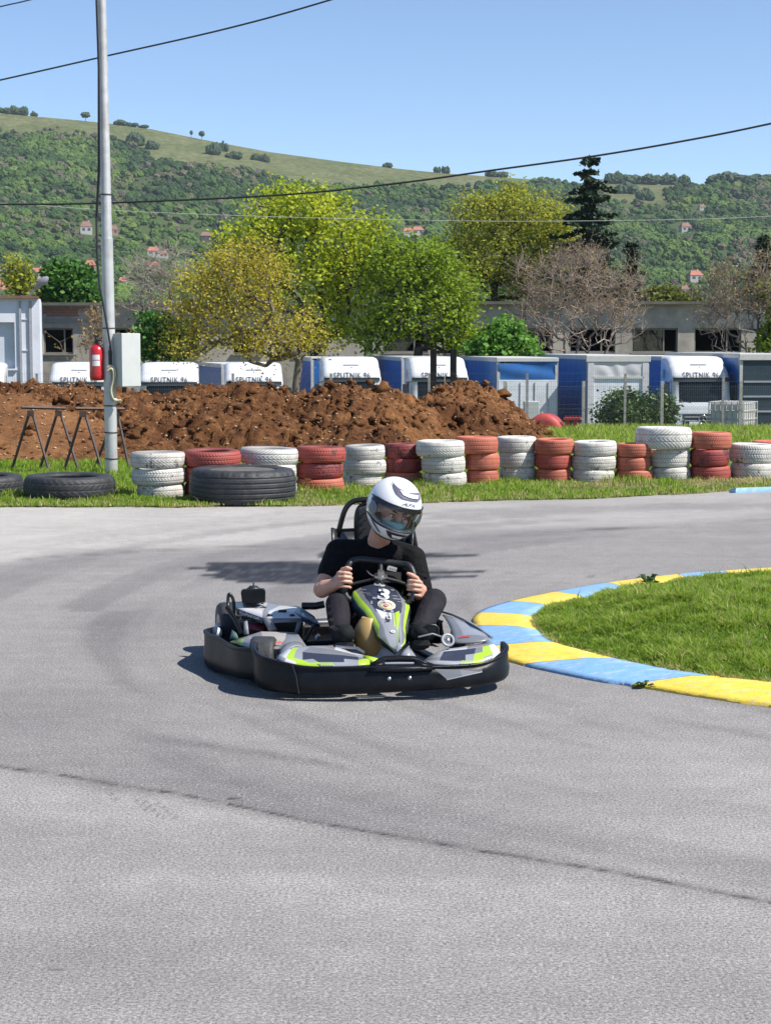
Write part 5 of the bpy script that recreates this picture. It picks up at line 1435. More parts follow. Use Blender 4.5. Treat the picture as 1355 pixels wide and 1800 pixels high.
# olive yellow round tree behind the ruin
Y = 112
leafy_tree('poplar_tree', 'broad olive yellow tree with domed crown behind the ruined building', tuple(P(870, 600, Y)[:2]) + (gz(Y),), tuple(P(870, 500, Y)),
    [blob(905, 385, Y, 72, 52), blob(845, 390, Y, 52, 48), blob(960, 400, Y, 52, 46), blob(900, 440, Y, 100, 55), blob(800, 425, Y, 40, 38), blob(990, 430, Y, 40, 42), blob(860, 490, Y, 80, 40), blob(960, 490, Y, 60, 40), blob(900, 350, Y, 34, 22), blob(845, 355, Y, 24, 20), blob(965, 365, Y, 30, 22)],
    620, 36, 0.185, 0.46, L_OLIVE, BARKD, rmax=0.32, rtip=0.018, surf=0.65)
# golden tree in front of the lorries
Y = 58
leafy_tree('golden_tree', 'yellow leaved tree with a stout dark trunk in front of the white lorries', tuple(P(512, 700, Y)[:2]) + (gz(Y),), tuple(P(524, 610, Y)),
    [blob(430, 470, Y, 62, 46), blob(370, 500, Y, 60, 46), blob(470, 500, Y, 58, 50), blob(325, 545, Y, 46, 42), blob(420, 560, Y, 80, 50), blob(530, 580, Y, 46, 42), blob(345, 600, Y, 60, 34), blob(470, 610, Y, 50, 32), blob(455, 440, Y, 24, 24), blob(560, 600, Y, 28, 30), blob(390, 455, Y, 26, 26), blob(325, 500, Y, 22, 26)],
    640, 20, 0.095, 0.25, L_GOLD, mat('grey_brown_bark', (0.16, 0.13, 0.1), 0.9, var=0.3), rmax=0.24, rtip=0.009, sag=0.05, step=0.4)
# second leaning stems of the golden tree
# dark green shrubs
Y = 86
leafy_tree('green_bush', 'dark green bush beside the electrical cabinet under the yellow tree', tuple(P(275, 640, Y)[:2]) + (gz(Y),), tuple(P(275, 600, Y)),
    [blob(270, 575, Y, 26, 24), blob(262, 605, Y, 22, 26), blob(295, 600, Y, 30, 34)], 110, 26, 0.26, 0.3, L_DARK, BARKD, 'bush', rmax=0.1)
leafy_tree('green_bush', 'bright green bush before the ruin, right of the rounded green tree', tuple(P(880, 660, 80)[:2]) + (gz(80),), tuple(P(880, 620, 80)),
    [blob(888, 580, 80, 22, 24), blob(875, 610, 80, 32, 26), blob(845, 620, 80, 22, 20), blob(915, 615, 80, 24, 20), blob(905, 590, 80, 14, 18)], 130, 26, 0.25, 0.26, leaf_mat('bright_green_leaves', [(0.04, 0.10, 0.02), (0.09, 0.22, 0.03), (0.17, 0.36, 0.05), (0.28, 0.44, 0.09)], 0.4), BARKD, 'bush', rmax=0.1)
Y = 110
leafy_tree('green_tree', 'deep green tree above the white building at left', tuple(P(125, 620, Y)[:2]) + (gz(Y),), tuple(P(122, 560, Y)),
    [blob(118, 500, Y, 40, 36), blob(95, 485, Y, 18, 22), blob(140, 490, Y, 22, 24), blob(100, 520, Y, 34, 26), blob(150, 525, Y, 24, 18), blob(175, 530, Y, 14, 10)], 200, 26, 0.34, 0.36, L_DARK, BARKD, rmax=0.2)
leafy_tree('thin_tree', 'thin sparse young tree behind the roof of the white building', tuple(P(36, 600, 108)[:2]) + (gz(108),), tuple(P(34, 500, 108)),
    [blob(28, 475, 108, 14, 28), blob(46, 470, 108, 9, 26), blob(40, 500, 108, 20, 20), blob(18, 500, 108, 10, 20)], 110, 8, 0.24, 0.3, L_OLIVE, BARKD, rmax=0.08)
Y = 50
leafy_tree('green_bush', 'dense glossy green bush behind the chain link fence', tuple(P(1112, 750, Y)[:2]) + (gz(Y),), tuple(P(1112, 735, Y)),
    [blob(1095, 715, Y, 36, 28), blob(1150, 722, Y, 36, 30), blob(1062, 735, Y, 26, 22), blob(1120, 735, Y, 60, 26), blob(1172, 735, Y, 18, 22)], 420, 22, 0.10, 0.13, L_BUSH, BARKD, 'bush', rmax=0.05, step=0.3)
leafy_tree('olive_tree', 'low yellow green tree line over the ruin roof between the two bare trees', tuple(P(1180, 600, 125)[:2]) + (gz(125),), tuple(P(1180, 560, 125)),
    [blob(1165, 525, 125, 30, 16), blob(1195, 528, 125, 22, 12), blob(1215, 532, 125, 14, 10), blob(1140, 528, 125, 20, 14)], 150, 26, 0.3, 0.34, leaf_mat('dull_olive_leaves', [(0.09, 0.11, 0.025), (0.17, 0.19, 0.04), (0.26, 0.27, 0.06)], 0.35), BARKD, rmax=0.15)
leafy_tree('green_bush', 'green branches at the right edge beside the ruin', tuple(P(1362, 620, 84)[:2]) + (gz(84),), tuple(P(1362, 590, 84)),
    [blob(1352, 510, 84, 16, 18), blob(1350, 600, 84, 14, 16), blob(1372, 560, 84, 20, 40)], 100, 22, 0.24, 0.26, L_GREEN, BARKD, 'bush', rmax=0.08)

# bare trees
def bare_tree(label, base, top, blobs, n, buds, bark, rtip, rmax, lm=L_RUST, bud=0.10, group='leafless trees before the ruin', sag=-0.10, step=0.45, stems=7):
    t = thing('bare_tree', label, 'tree', base, 0, group)
    cl = pts_in_blobs(blobs, n, 0.45)
    N, par, r, lf = grow(base, [tuple(c) for c in cl], [tuple(Vector(top) + Vector((dx, dy, dz))) for dx, dy, dz in ((0, 0, 0), (-1.0, .3, .9), (0.9, -.2, 1.0), (-.4, -.5, 1.6), (.5, .5, 1.8), (1.8, 0, .8), (-1.9, 0, .7))[:stems]], step, rtip, rmax, sag, 0.36)
    # fine end twigs
    tw = rng.integers(len(N) // 3, len(N), n * 3); P0 = N[tw]
    dv = rng.normal(size=P0.shape) * 0.35; dv[:, 2] = np.abs(dv[:, 2]) * 0.9 + 0.1
    N2 = np.concatenate([N, P0 + dv]); par2 = np.concatenate([par, tw]); r2 = np.concatenate([r, np.full(len(tw), rtip * 0.55)])
    link('trunk', limbs_mesh('trunk', N2, par2, r2, 4), bark, t, True)
    c = np.repeat(P0 + dv, buds, 0) + rng.normal(size=(len(P0) * buds, 3)) * 0.10
    bo = link('buds', leaves_mesh('buds', c, bud * (0.5 + rng.random(len(c))), rng.random(len(c))), lm, t, True) if buds else None
    if bo: bo['kind'] = 'stuff'
Y = 84
bare_tree('large bare brown tree with tangled pale twigs before the ruin', tuple(P(1000, 690, Y)[:2]) + (gz(Y),), tuple(P(1000, 640, Y)),
    [blob(1000, 500, Y, 85, 58), blob(925, 480, Y, 30, 34), blob(950, 520, Y, 55, 50), blob(1060, 520, Y, 58, 55), blob(1000, 570, Y, 110, 48), blob(1090, 560, Y, 48, 45), blob(940, 580, Y, 42, 40), blob(1020, 460, Y, 50, 30), blob(1110, 500, Y, 30, 40)], 900, 1, BARKB, 0.0105, 0.085)
bare_tree('leafless tree with grey stems at the right edge before the ruin', tuple(P(1318, 690, Y)[:2]) + (gz(Y),), tuple(P(1318, 630, Y)),
    [blob(1300, 520, Y, 60, 55), blob(1250, 540, Y, 40, 45), blob(1340, 530, Y, 50, 60), blob(1290, 590, Y, 60, 40), blob(1335, 470, Y, 26, 35), blob(1270, 490, Y, 30, 30)], 430, 2, mat('grey_twigs', (0.19, 0.16, 0.13), 0.9, var=0.3, scale=2), 0.0105, 0.085)
Y = 92
bare_tree('pale grey leafless trees right of the steel pole, left of the yellow tree', tuple(P(262, 640, Y)[:2]) + (gz(Y),), tuple(P(262, 600, Y)),
    [blob(250, 500, Y, 38, 50), blob(285, 485, Y, 36, 48), blob(245, 550, Y, 40, 36), blob(290, 540, Y, 34, 40), blob(265, 465, Y, 18, 26), blob(320, 470, Y, 26, 40)], 330, 0, mat('pale_twigs', (0.30, 0.26, 0.22), 0.9, var=0.2), 0.012, 0.09)
bare_tree('small twiggy shrub with rust brown leaves behind the fire extinguisher', tuple(P(168, 640, 90)[:2]) + (gz(90),), tuple(P(168, 625, 90)),
    [blob(170, 580, 90, 16, 22), blob(165, 610, 90, 18, 18)], 70, 3, BARKB, 0.010, 0.05, bud=0.16)

# conifers
L_SPRUCE = leaf_mat('spruce_needles', [(0.012, 0.028, 0.014), (0.022, 0.045, 0.02), (0.04, 0.065, 0.028)], 0.1)
def spruce(label, px, top_py, base_py, Y, wpx, whorls, gaps=1.0, lm=L_SPRUCE):
    b = P(px, base_py, Y); tp = P(px, top_py, Y); b.z = gz(min(Y, 200)); Hh = tp.z - b.z
    t = thing('spruce_tree', label, 'tree', b)
    link('trunk', limbs_mesh('trunk', np.array([[b.x, Y, b.z + Hh * k / 8] for k in range(9)]), np.array([-1] + list(range(8))), np.linspace(0.25, 0.02, 9), 6), BARKD, t, True)
    Wm = wpx * Y / F; segs = []; lv = []; tn = []; outs = []
    for k in range(whorls):
        f = (k + 0.5) / whorls; z = b.z + Hh * (1 - f * 0.92)
        L = Wm * (0.10 + 0.95 * f ** 0.85); nb = 8
        for j in range(nb):
            a = j * 6.283 / nb + k * 0.9 + random.uniform(-.3, .3); l = L * random.choice((random.uniform(0.4, 0.75), random.uniform(0.75, 1.15)))
            d = np.array([math.cos(a), math.sin(a), 0]); zj = z + random.uniform(-0.55, 0.55) * Hh * 0.92 / whorls; dk = random.uniform(0.30, 0.62)
            for s in np.linspace(0.1, 1, max(3, int(l / 0.16))):
                droop = -dk * l * s + 0.26 * l * s ** 2.6
                c = np.array([b.x, Y, zj]) + d * l * s + np.array([0, 0, droop])
                m = int(8 + 6 * (1 - s))
                q = c + rng.normal(size=(m, 3)) * np.array([0.15, 0.15, 0.06]) * (1.15 - 0.5 * s) - np.array([0, 0, 0.16]) * rng.random((m, 1))
                lv.append(q); outs.append(np.tile(d + [0, 0, 0.1], (m, 1)))
    lv = np.concatenate(lv); outs = np.concatenate(outs)
    link('crown', leaves_mesh('crown', lv, 0.30 * (0.6 + 0.7 * rng.random(len(lv))), rng.random(len(lv)), 0.1, out=outs * 0.9), lm, t, True)
spruce('tall dark spruce with drooping branches behind the olive yellow tree', 1032, 276, 560, 108, 150, 21)
spruce('dark spruce top standing over the large bare brown tree', 1108, 425, 560, 112, 64, 12)
spruce('narrow dark conifer behind the leafless tree at the right edge', 1338, 412, 620, 104, 62, 16)

# ---------------------------------------------------------------- single trees and bushes on the hill
def find_y(px, py, lo=560, hi=1705):
    best = None
    ys = np.linspace(lo, hi, 700); x = (px - CX) / F * ys
    z = hill_z(x, ys); q = proj(x, ys, z)[1]
    i = int(np.argmin(np.abs(q - py))); return float(ys[i]), float(x[i]), float(z[i])
HILLB = mat('hill_bush_foliage', (0.042, 0.072, 0.03), 0.9, var=0.5, scale=0.9, bump=1.0, bscale=2.0)
def hill_bush(label, px0, px1, py_top, py_bot, name='hill_bush', cat='bush', stem=False):
    px = (px0 + px1) / 2
    Y, x, z = find_y(px, py_bot); s = Y / F
    w = (px1 - px0) / 2 * s; h = (py_bot - py_top) * s
    t = thing(name, label, cat, (x, Y, z), 0, 'single bushes on the grassy hilltop')
    lo = 0.35 if stem else 0.0
    bm = bmesh.new(); rr = random.Random(int(px0 * 7))
    nb = 1 if stem else max(3, int((px1 - px0) / 6))
    for q in range(nb):
        fx = 0 if nb == 1 else (q + 0.5) / nb * 2 - 1
        bw = w * (0.9 if nb == 1 else rr.uniform(0.36, 0.62)); bh = h * (1 - lo) * rr.uniform(0.4, 0.56) * (1 - 0.25 * fx * fx)
        M = Matrix.Translation((x + fx * w * 0.72, Y + rr.uniform(-.6, .6), z + h * lo + bh * (1.0 if stem else 0.75))) @ Matrix.Diagonal((bw, bw, bh, 1))
        v0 = len(bm.verts); bmesh.ops.create_icosphere(bm, subdivisions=3, radius=1, matrix=M); bm.verts.ensure_lookup_table()
        off = Vector((rr.random() * 40, rr.random() * 40, 0)); c0 = M.translation
        for v in bm.verts[v0:]:
            u = v.co - c0; un = Vector((u.x / bw, u.y / bw, u.z / bh))
            v.co = c0 + u * (1 + 0.30 * mnoise.noise(un * 1.8 + off) + 0.34 * mnoise.noise(un * 5 + off))
    me = bpy.data.meshes.new('crown'); bm.to_mesh(me); bm.free()
    link('crown', me, HILLB, t, True)
    MB().tube([(x, Y, z - 0.3), (x, Y, z + h * 0.5)], 0.12 * h / 4, 5).build('trunk', BARKD, t, True)
for L_ in [('leftmost dark bush on the hilltop', -4, 22, 186, 198), ('second dark bush from the left on the hilltop', 20, 46, 183, 199), ('third dark bush from the left on the hilltop', 42, 62, 184, 200), ('small round bush right of the hilltop clump at left', 64, 77, 193, 202),
           ('low bush on the ridge just right of the steel pole', 208, 232, 209, 219), ('flat bush on the ridge, second right of the steel pole', 230, 252, 212, 221), ('small bush on the ridge, third right of the steel pole', 250, 268, 217, 224),
           ('largest bush on the open slope below the ridge', 366, 392, 248, 272), ('bush touching the largest bush on the open slope', 386, 408, 248, 266), ('round bush on the slope right of the largest bush', 403, 430, 264, 279), ('rightmost bush of the row on the open slope', 445, 464, 268, 282), ('small bush at the end of the row on the open slope', 460, 479, 270, 285),
           ('dark bush on the slope right behind the pole', 262, 287, 246, 262), ('bush on the slope next to the pole', 228, 262, 232, 256),
           ('round tree of a pair on the ridge above the olive tree, left one', 761, 774, 285, 297), ('round tree of a pair on the ridge above the olive tree, right one', 773, 789, 283, 298), ('wide bush on the ridge left of the spruce', 848, 872, 292, 305), ('small bush right beside the wide ridge bush', 868, 890, 294, 306),
           ('dark bush left of the spruce below the ridge', 940, 984, 310, 335), ('round bush on the grass right of the spruce', 1112, 1142, 328, 352), ('bush on the grassy patch left of the round bush', 1075, 1112, 318, 340), ('thick bush on the ridge right of the spruce', 1058, 1090, 300, 322), ('bush on the ridge, second right of the spruce', 1086, 1120, 302, 322), ('bush on the ridge, third right of the spruce', 1118, 1152, 302, 322),
           ('bush on the ridge, fourth right of the spruce', 1150, 1180, 303, 323), ('bush near the right end of the ridge', 1184, 1206, 305, 322), ('big bush at the right end of the ridge', 1238, 1300, 302, 324), ('last bush on the ridge at the right edge', 1290, 1362, 305, 326), ('tiny bush on the ridge above the lime green maple', 672, 690, 280, 289)]:
    hill_bush(*L_)
hill_bush('tiny round tree on a stem on the ridge, right of the pole', 354, 366, 229, 243, 'hill_tree', 'tree', True)
hill_bush('tiny thin tree left of the round tree on the ridge', 339, 345, 228, 240, 'hill_tree', 'tree', True)
hill_bush('bare little tree on the ridge just left of the pole', 151, 169, 195, 210, 'hill_tree', 'tree', True)
hill_bush('dark cone shaped tree beside the brown house on the hill', 376, 386, 392, 420, 'hill_tree', 'tree', False)
hill_bush('dark cone shaped tree beside the white house on the right slope', 1208, 1224, 380, 408, 'hill_tree', 'tree', False)

# ---------------------------------------------------------------- houses on the hill
RT = mat('red_roof_tiles', (0.36, 0.13, 0.085), 0.8, var=0.2, scale=0.8)
RB = mat('brown_roof', (0.2, 0.11, 0.08), 0.8, var=0.2, scale=0.8)
HW = mat('house_white', (0.45, 0.43, 0.40), 0.9, var=0.08, scale=0.5); HB = mat('house_brick', (0.34, 0.22, 0.17), 0.9, var=0.1, scale=0.5); HD = mat('house_timber', (0.10, 0.075, 0.06), 0.9)
WIN = mat('house_window', (0.06, 0.07, 0.08), 0.2)
def house(label, px0, px1, py_top, py_bot, roof, wall, rz=0.2):
    px = (px0 + px1) / 2; Y, x, z = find_y(px, py_bot + 3, 450); s = Y / F
    w = (px1 - px0) * s; h = (py_bot - py_top) * s; d = w * 0.8
    t = thing('house', label, 'house', (x, Y, z), rz, 'houses on the hillside')
    hw = h * 0.58
    MB().box((0, 0, hw / 2 - 1.0), (w * 0.92, d * 0.92, hw + 2)).build('wall', wall, t)
    r = MB(); a, b_, e = w / 2, d / 2, 0.2
    r.add([(-a, -b_, hw - e), (a, -b_, hw - e), (a, b_, hw - e), (-a, b_, hw - e), (-a * 0.55, 0, h), (a * 0.55, 0, h)], [(0, 1, 5, 4), (2, 3, 4, 5), (1, 2, 5), (3, 0, 4), (0, 3, 2, 1)])
    rf = r.build('roof', roof, t)
    MB().box((w * 0.2, 0.3, h), (0.6, 0.6, 1.6)).build('chimney', wall, rf)
    n = max(2, int(w / 3.2))
    for i in range(n):
        MB().box((-w * 0.42 + w * 0.84 * (i + 0.5) / n, -d * 0.462, hw * 0.55), (w * 0.45 / n, 0.12, hw * 0.36)).build('window', WIN, t)
for nm, a, b_, c, d, rk, wk in HOUSES:
    house(nm, a, b_, c, d, {'r': RT, 'k': RB}[rk], {'w': HW, 'b': HB, 'd': HD}[wk])
# clear the wood around the houses is left to the crowns' own gaps
# ================================================================== KART
KBLK = mat('kart_black_plastic', (0.0045, 0.0055, 0.0085), 0.38, var=0.25, scale=5, bump=0.15, bscale=30, spec=0.22, dirt=(0.05, 0.049, 0.048), dirt_amt=0.22, dirt_scale=6)
KNAVY = mat('kart_dark_blue_plastic', (0.028, 0.045, 0.075), 0.3, var=0.15, scale=5, coat=0.3)
KSILV = mat('kart_silver_film', (0.25, 0.26, 0.295), 0.35, var=0.08, scale=6, coat=0.2, dirt=(0.2, 0.2, 0.2), dirt_amt=0.3)
KGREY = mat('kart_grey_film', (0.16, 0.165, 0.18), 0.35, var=0.1, scale=6, coat=0.2)
KWHITE = mat('kart_white_film', (0.56, 0.56, 0.59), 0.3, var=0.05, scale=6, coat=0.2, dirt=(0.4, 0.38, 0.36), dirt_amt=0.4, dirt_scale=12)
KLIME = mat('kart_lime_film', (0.33, 0.51, 0.035), 0.3, var=0.06, scale=6, coat=0.2)
KDARK = mat('kart_dark_film', (0.03, 0.035, 0.055), 0.3, var=0.1, coat=0.3)
KTAN = mat('fuel_tank_tan', (0.36, 0.235, 0.085), 0.45, var=0.12, scale=7)
KFRAME = mat('kart_frame_black', (0.012, 0.012, 0.013), 0.35, var=0.1)
KMETAL = mat('kart_metal', (0.42, 0.42, 0.43), 0.3, 0.9, var=0.15)
KRED = mat('kart_red_print', (0.5, 0.05, 0.04), 0.5)
KTOFF = mat('kart_beige_film', (0.40, 0.37, 0.34), 0.4, var=0.08, scale=6)

KTH = math.radians(14)
KO_ = G(662, 1212, 0.0)
KF = Vector((math.sin(KTH), -math.cos(KTH), 0)); KV = Vector((math.cos(KTH), math.sin(KTH), 0))
kart = thing('go_kart', 'black, silver and lime green go kart cornering on the track', 'go kart', KO_ - KF * 0.7)
def K(u, v, w): return KO_ + KF * u + KV * v + Vector((0, 0, w))
def smooth_path(pts, n=5):
    V = [Vector(p) for p in pts]; q = []
    for i in range(len(V) - 1):
        for t in range(n): q.append(catmull(V, i, t / n))
    q.append(V[-1]); return q
def face_viewer(mb):
    s = 0
    for f in mb.f:
        a, b, c = [Vector(mb.v[i]) for i in f[:3]]; s += (b - a).cross(c - a).dot(Vector((0, 0, HC)) - a)
    if s < 0: mb.f = [f[::-1] for f in mb.f]
    return mb
def kpart(mb, name, m, parent=None, **k): return mb.build(name, m, parent or kart, True, **k)

# --- bumper walls: swept section with rolled top lip
def bumper(name, low, top, parent=None, lip=0.014, bulge=0.007, th=0.007):
    """low, top: matching lists of (px, py, Y) along the band"""
    L_ = smooth_path([P(*a) for a in low]); T_ = smooth_path([P(*a) for a in top])
    n = len(L_); rows = []
    for i in range(n):
        t = (T_[min(i + 1, n - 1)] - T_[max(i - 1, 0)]); t.z = 0; t.normalize()
        out = Vector((t.y, -t.x, 0))
        l, h = L_[i], T_[i]; H = h.z - l.z
        jig = 0.003 * (vnoise(i * 0.7, 3.0, 4) - 0.5)
        rows.append([l - out * 0.03 + Vector((0, 0, -0.004)), l - out * 0.008, l + out * 0.002 + Vector((0, 0, 0.012)), l.lerp(h, 0.3) + out * (bulge + jig), l.lerp(h, 0.42) + out * (bulge + jig), l.lerp(h, 0.60) + out * (bulge * 0.6 + jig),
                     l.lerp(h, 0.86) + out * (bulge * 0.45), h - Vector((0, 0, 0.016)) + out * 0.003, h - Vector((0, 0, 0.012)) + out * 0.009, h - Vector((0, 0, 0.003)) + out * 0.009, h, h - out * lip - Vector((0, 0, 0.002)), h - out * (lip + 0.003) - Vector((0, 0, 0.06))])
    mb = MB().grid(rows)
    return kpart(mb, name, KBLK, parent, solid=th, offset=1)
YA = 7.86
fb = bumper('front_bumper',
    [(452, 1192, 8.22), (449, 1203, 8.08), (462, 1213, 7.97), (500, 1219, 7.88), (545, 1222, 7.84), (620, 1221, 7.83), (700, 1217, 7.85), (780, 1212, 7.90), (845, 1206, 7.97), (882, 1198, 8.06), (893, 1189, 8.17), (888, 1178, 8.30)],
    [(449, 1128, 8.22), (445, 1137, 8.09), (457, 1151, 7.98), (497, 1163, 7.89), (545, 1171, 7.85), (620, 1171, 7.84), (700, 1170, 7.86), (780, 1169, 7.91), (845, 1164, 7.98), (880, 1150, 8.07), (891, 1137, 8.18), (884, 1127, 8.30)])
# raised centre with carrying slot
mb = MB()
hump_t = [(650, 1169, 7.86), (664, 1160, 7.88), (676, 1155, 7.90), (702, 1154, 7.90), (728, 1155, 7.91), (744, 1163, 7.90), (760, 1168, 7.90)]
hump_b = [(650, 1180, 7.83), (664, 1181, 7.835), (676, 1181, 7.84), (702, 1181, 7.84), (728, 1180, 7.855), (744, 1179, 7.87), (760, 1178, 7.88)]
def band(a, b, f0, f1): return [[P(*p).lerp(P(*q), f0) for p, q in zip(a, b)], [P(*p).lerp(P(*q), f1) for p, q in zip(a, b)]]
mb.grid(band(hump_t, hump_b, 0, 0.28)); mb.grid(band(hump_t, hump_b, 0.62, 1.0))
for s in ((0, 3), (4, 7)):
    mb.grid(band(hump_t[s[0]:s[1]], hump_b[s[0]:s[1]], 0.28, 0.62))
kpart(mb, 'bumper_handle', KBLK, fb, solid=0.02, offset=0)
mb = MB(); mb.grid(band(hump_t[2:5], hump_b[2:5], 0.30, 0.62)); kpart(mb, 'slot_backing', KSILV, fb).location = (0, 0.06, 0)
for px, py in ((684, 1193), (720, 1192)):
    kpart(MB().lathe([(0, -0.006), (0.009, -0.006), (0.009, 0.002), (0, 0.004)], 10, M=Matrix.Translation(P(px, py, 7.815)) @ Matrix.Rotation(math.radians(90), 4, 'X')), 'bolt', KMETAL, fb)
# decal on the right flank of the front bumper
q = [(764, 1175), (845, 1174), (848, 1180), (785, 1194)]
kpart(MB().add([P(764, 1176, 7.845), P(808, 1177, 7.868), P(848, 1176, 7.915), P(846, 1181, 7.913), P(812, 1188, 7.862), P(785, 1194, 7.845)], [(0, 1, 4, 5), (1, 2, 3, 4)]), 'bumper_sticker', KGREY, fb)
kpart(MB().tube([P(785, 1195, 7.838), P(812, 1189, 7.855), P(847, 1181, 7.905)], 0.0028, 5), 'sticker_edge', KSILV, fb)
# joint line at the left
kpart(MB().tube([P(514, 1169, 7.855), P(521, 1190, 7.848), P(523, 1205, 7.84), P(526, 1220, 7.84)], 0.004, 5), 'bumper_seam', KFRAME, fb)

sb = bumper('side_bumper',
    [(380, 1152, 9.00), (361, 1166, 8.76), (365, 1175, 8.63), (381, 1182, 8.51), (400, 1188, 8.38), (420, 1193, 8.25), (452, 1197, 8.14)],
    [(378, 1101, 9.02), (361, 1106, 8.79), (366, 1113, 8.67), (382, 1119, 8.55), (400, 1130, 8.41), (417, 1137, 8.27), (450, 1138, 8.15)])
rb_ = bumper('rear_bumper',
    [(780, 1130, 9.30), (740, 1128, 9.50), (640, 1132, 9.52), (520, 1140, 9.40), (420, 1147, 9.22), (380, 1152, 9.02)],
    [(776, 1090, 9.30), (740, 1082, 9.50), (640, 1084, 9.52), (520, 1090, 9.40), (415, 1099, 9.22), (378, 1101, 9.02)])
# scuffs: nothing painted, the dirt in the plastic shows them

# --- floor tray and frame rails
fl = MB(); fl.add([K(-0.08, -0.36, 0.045), K(-0.08, 0.42, 0.045), K(-0.9, 0.40, 0.045), K(-0.9, -0.36, 0.045)], [(0, 1, 2, 3)])
kpart(fl, 'floor_tray', KFRAME, solid=0.006)
for pts in ([K(-0.05, -0.42, 0.06), K(-0.3, -0.40, 0.06), K(-0.9, -0.36, 0.06), K(-1.4, -0.36, 0.06)], [K(-0.05, 0.46, 0.06), K(-0.3, 0.42, 0.06), K(-0.9, 0.38, 0.06), K(-1.4, 0.36, 0.06)], [K(-0.1, -0.44, 0.06), K(-0.1, 0.46, 0.06)], [K(-0.95, -0.4, 0.07), K(-0.95, 0.4, 0.07)]):
    kpart(MB().tube(pts, 0.016, 8), 'frame_tube', KFRAME)
def kwheel(u, v, r, w, steer=0.0):
    c = K(u, v, r)
    M = Matrix.Translation(c) @ Matrix.Rotation(KTH + steer, 4, 'Z') @ Matrix.Rotation(math.radians(90), 4, 'Y')
    tyre = kpart(MB().lathe([(r * 0.52, -w / 2), (r * 0.9, -w / 2), (r * 0.985, -w * 0.42), (r, -w * 0.3), (r, w * 0.3), (r * 0.985, w * 0.42), (r * 0.9, w / 2), (r * 0.52, w / 2)], 32, M=M), 'tyre', T_BLACK)
    kpart(MB().lathe([(0.02, -w * 0.42), (r * 0.3, -w * 0.40), (r * 0.5, -w * 0.5), (r * 0.54, -w * 0.5), (r * 0.5, -w * 0.2), (r * 0.5, w * 0.2), (r * 0.54, w * 0.5), (r * 0.5, w * 0.5), (r * 0.3, w * 0.4), (0.02, w * 0.42)], 24, M=M), 'rim', KMETAL, tyre)
    kpart(MB().lathe([(0, -w * 0.56), (0.024, -w * 0.56), (0.03, -w * 0.4), (0.03, w * 0.4), (0.024, w * 0.56), (0, w * 0.56)], 12, M=M), 'hub', KMETAL, tyre)
kwheel(-0.30, -0.50, 0.115, 0.12, -0.3); kwheel(-0.30, 0.52, 0.115, 0.12, -0.3)
kwheel(-1.20, -0.50, 0.135, 0.18); kwheel(-1.20, 0.52, 0.135, 0.18)
kpart(MB().tube([K(-1.2, -0.52, 0.135), K(-1.2, 0.52, 0.135)], 0.02, 10), 'rear_axle', KMETAL)
kpart(MB().lathe([(0, -0.02), (0.022, -0.02), (0.03, -0.005), (0.03, 0.02), (0, 0.03)], 14, M=Matrix.Translation(P(381, 1112, 8.92)) @ Matrix.Rotation(math.radians(70), 4, 'X')), 'roller', mat('roller_white', (0.6, 0.59, 0.55), 0.4))

# --- panels given by (px, py, depth) outlines
def panel(name, rows, m, parent=None, solid=0.008, mats=None, cols=None, subsurf=0):
    R = [[P(*p) for p in r] for r in rows]
    mb = face_viewer(MB().grid(R, mats=cols))
    return kpart(mb, name, mats or m, parent, solid=solid, subsurf=subsurf)
# left side pod: silver / beige film with red print
panel('side_pod', [
    [(404, 1128, 8.62), (425, 1134, 8.45), (446, 1140, 8.28), (490, 1140, 8.22), (540, 1138, 8.18)],
    [(413, 1124, 8.66), (430, 1122, 8.56), (463, 1122, 8.42), (502, 1122, 8.36), (528, 1120, 8.34)],
    [(424, 1121, 8.72), (440, 1116, 8.68), (459, 1110, 8.62), (504, 1111, 8.56), (522, 1112, 8.54)],
    [(426, 1124, 8.78), (442, 1120, 8.74), (460, 1116, 8.70), (504, 1117, 8.64), (522, 1118, 8.60)]], None, mats=[KGREY, KTOFF, KSILV, KLIME], cols=lambda i, j: (3 if j == 0 and i == 0 else 2) if j < 2 else (1 if j == 2 else 0))
for k in range(9): kpart(MB().add([P(474 + k * 2.6, 1131.5, 8.275 - 0.004 * k), P(475.6 + k * 2.6, 1131.5, 8.273 - 0.004 * k), P(476.3 + k * 2.6, 1126.5 + (k % 3) * 0.8, 8.30 - 0.004 * k), P(474.6 + k * 2.6, 1126.5 + (k % 3) * 0.8, 8.302 - 0.004 * k)], [(0, 1, 2, 3)]), 'red_print', KRED)
panel('green_bracket', [[(404, 1123, 8.56), (418, 1122, 8.50)], [(408, 1107, 8.60), (414, 1112, 8.55)]], mat('dull_green', (0.10, 0.16, 0.13), 0.5))
# front wheel arch behind the left of the bumper
panel('wheel_arch', [[(489, 1152, 8.06), (494, 1138, 8.10), (503, 1130, 8.14), (518, 1126, 8.18), (532, 1130, 8.20), (538, 1137, 8.20)], [(497, 1156, 8.0), (501, 1146, 8.04), (509, 1138, 8.08), (520, 1134, 8.10), (532, 1136, 8.12), (540, 1142, 8.12)]], KGREY, subsurf=1)

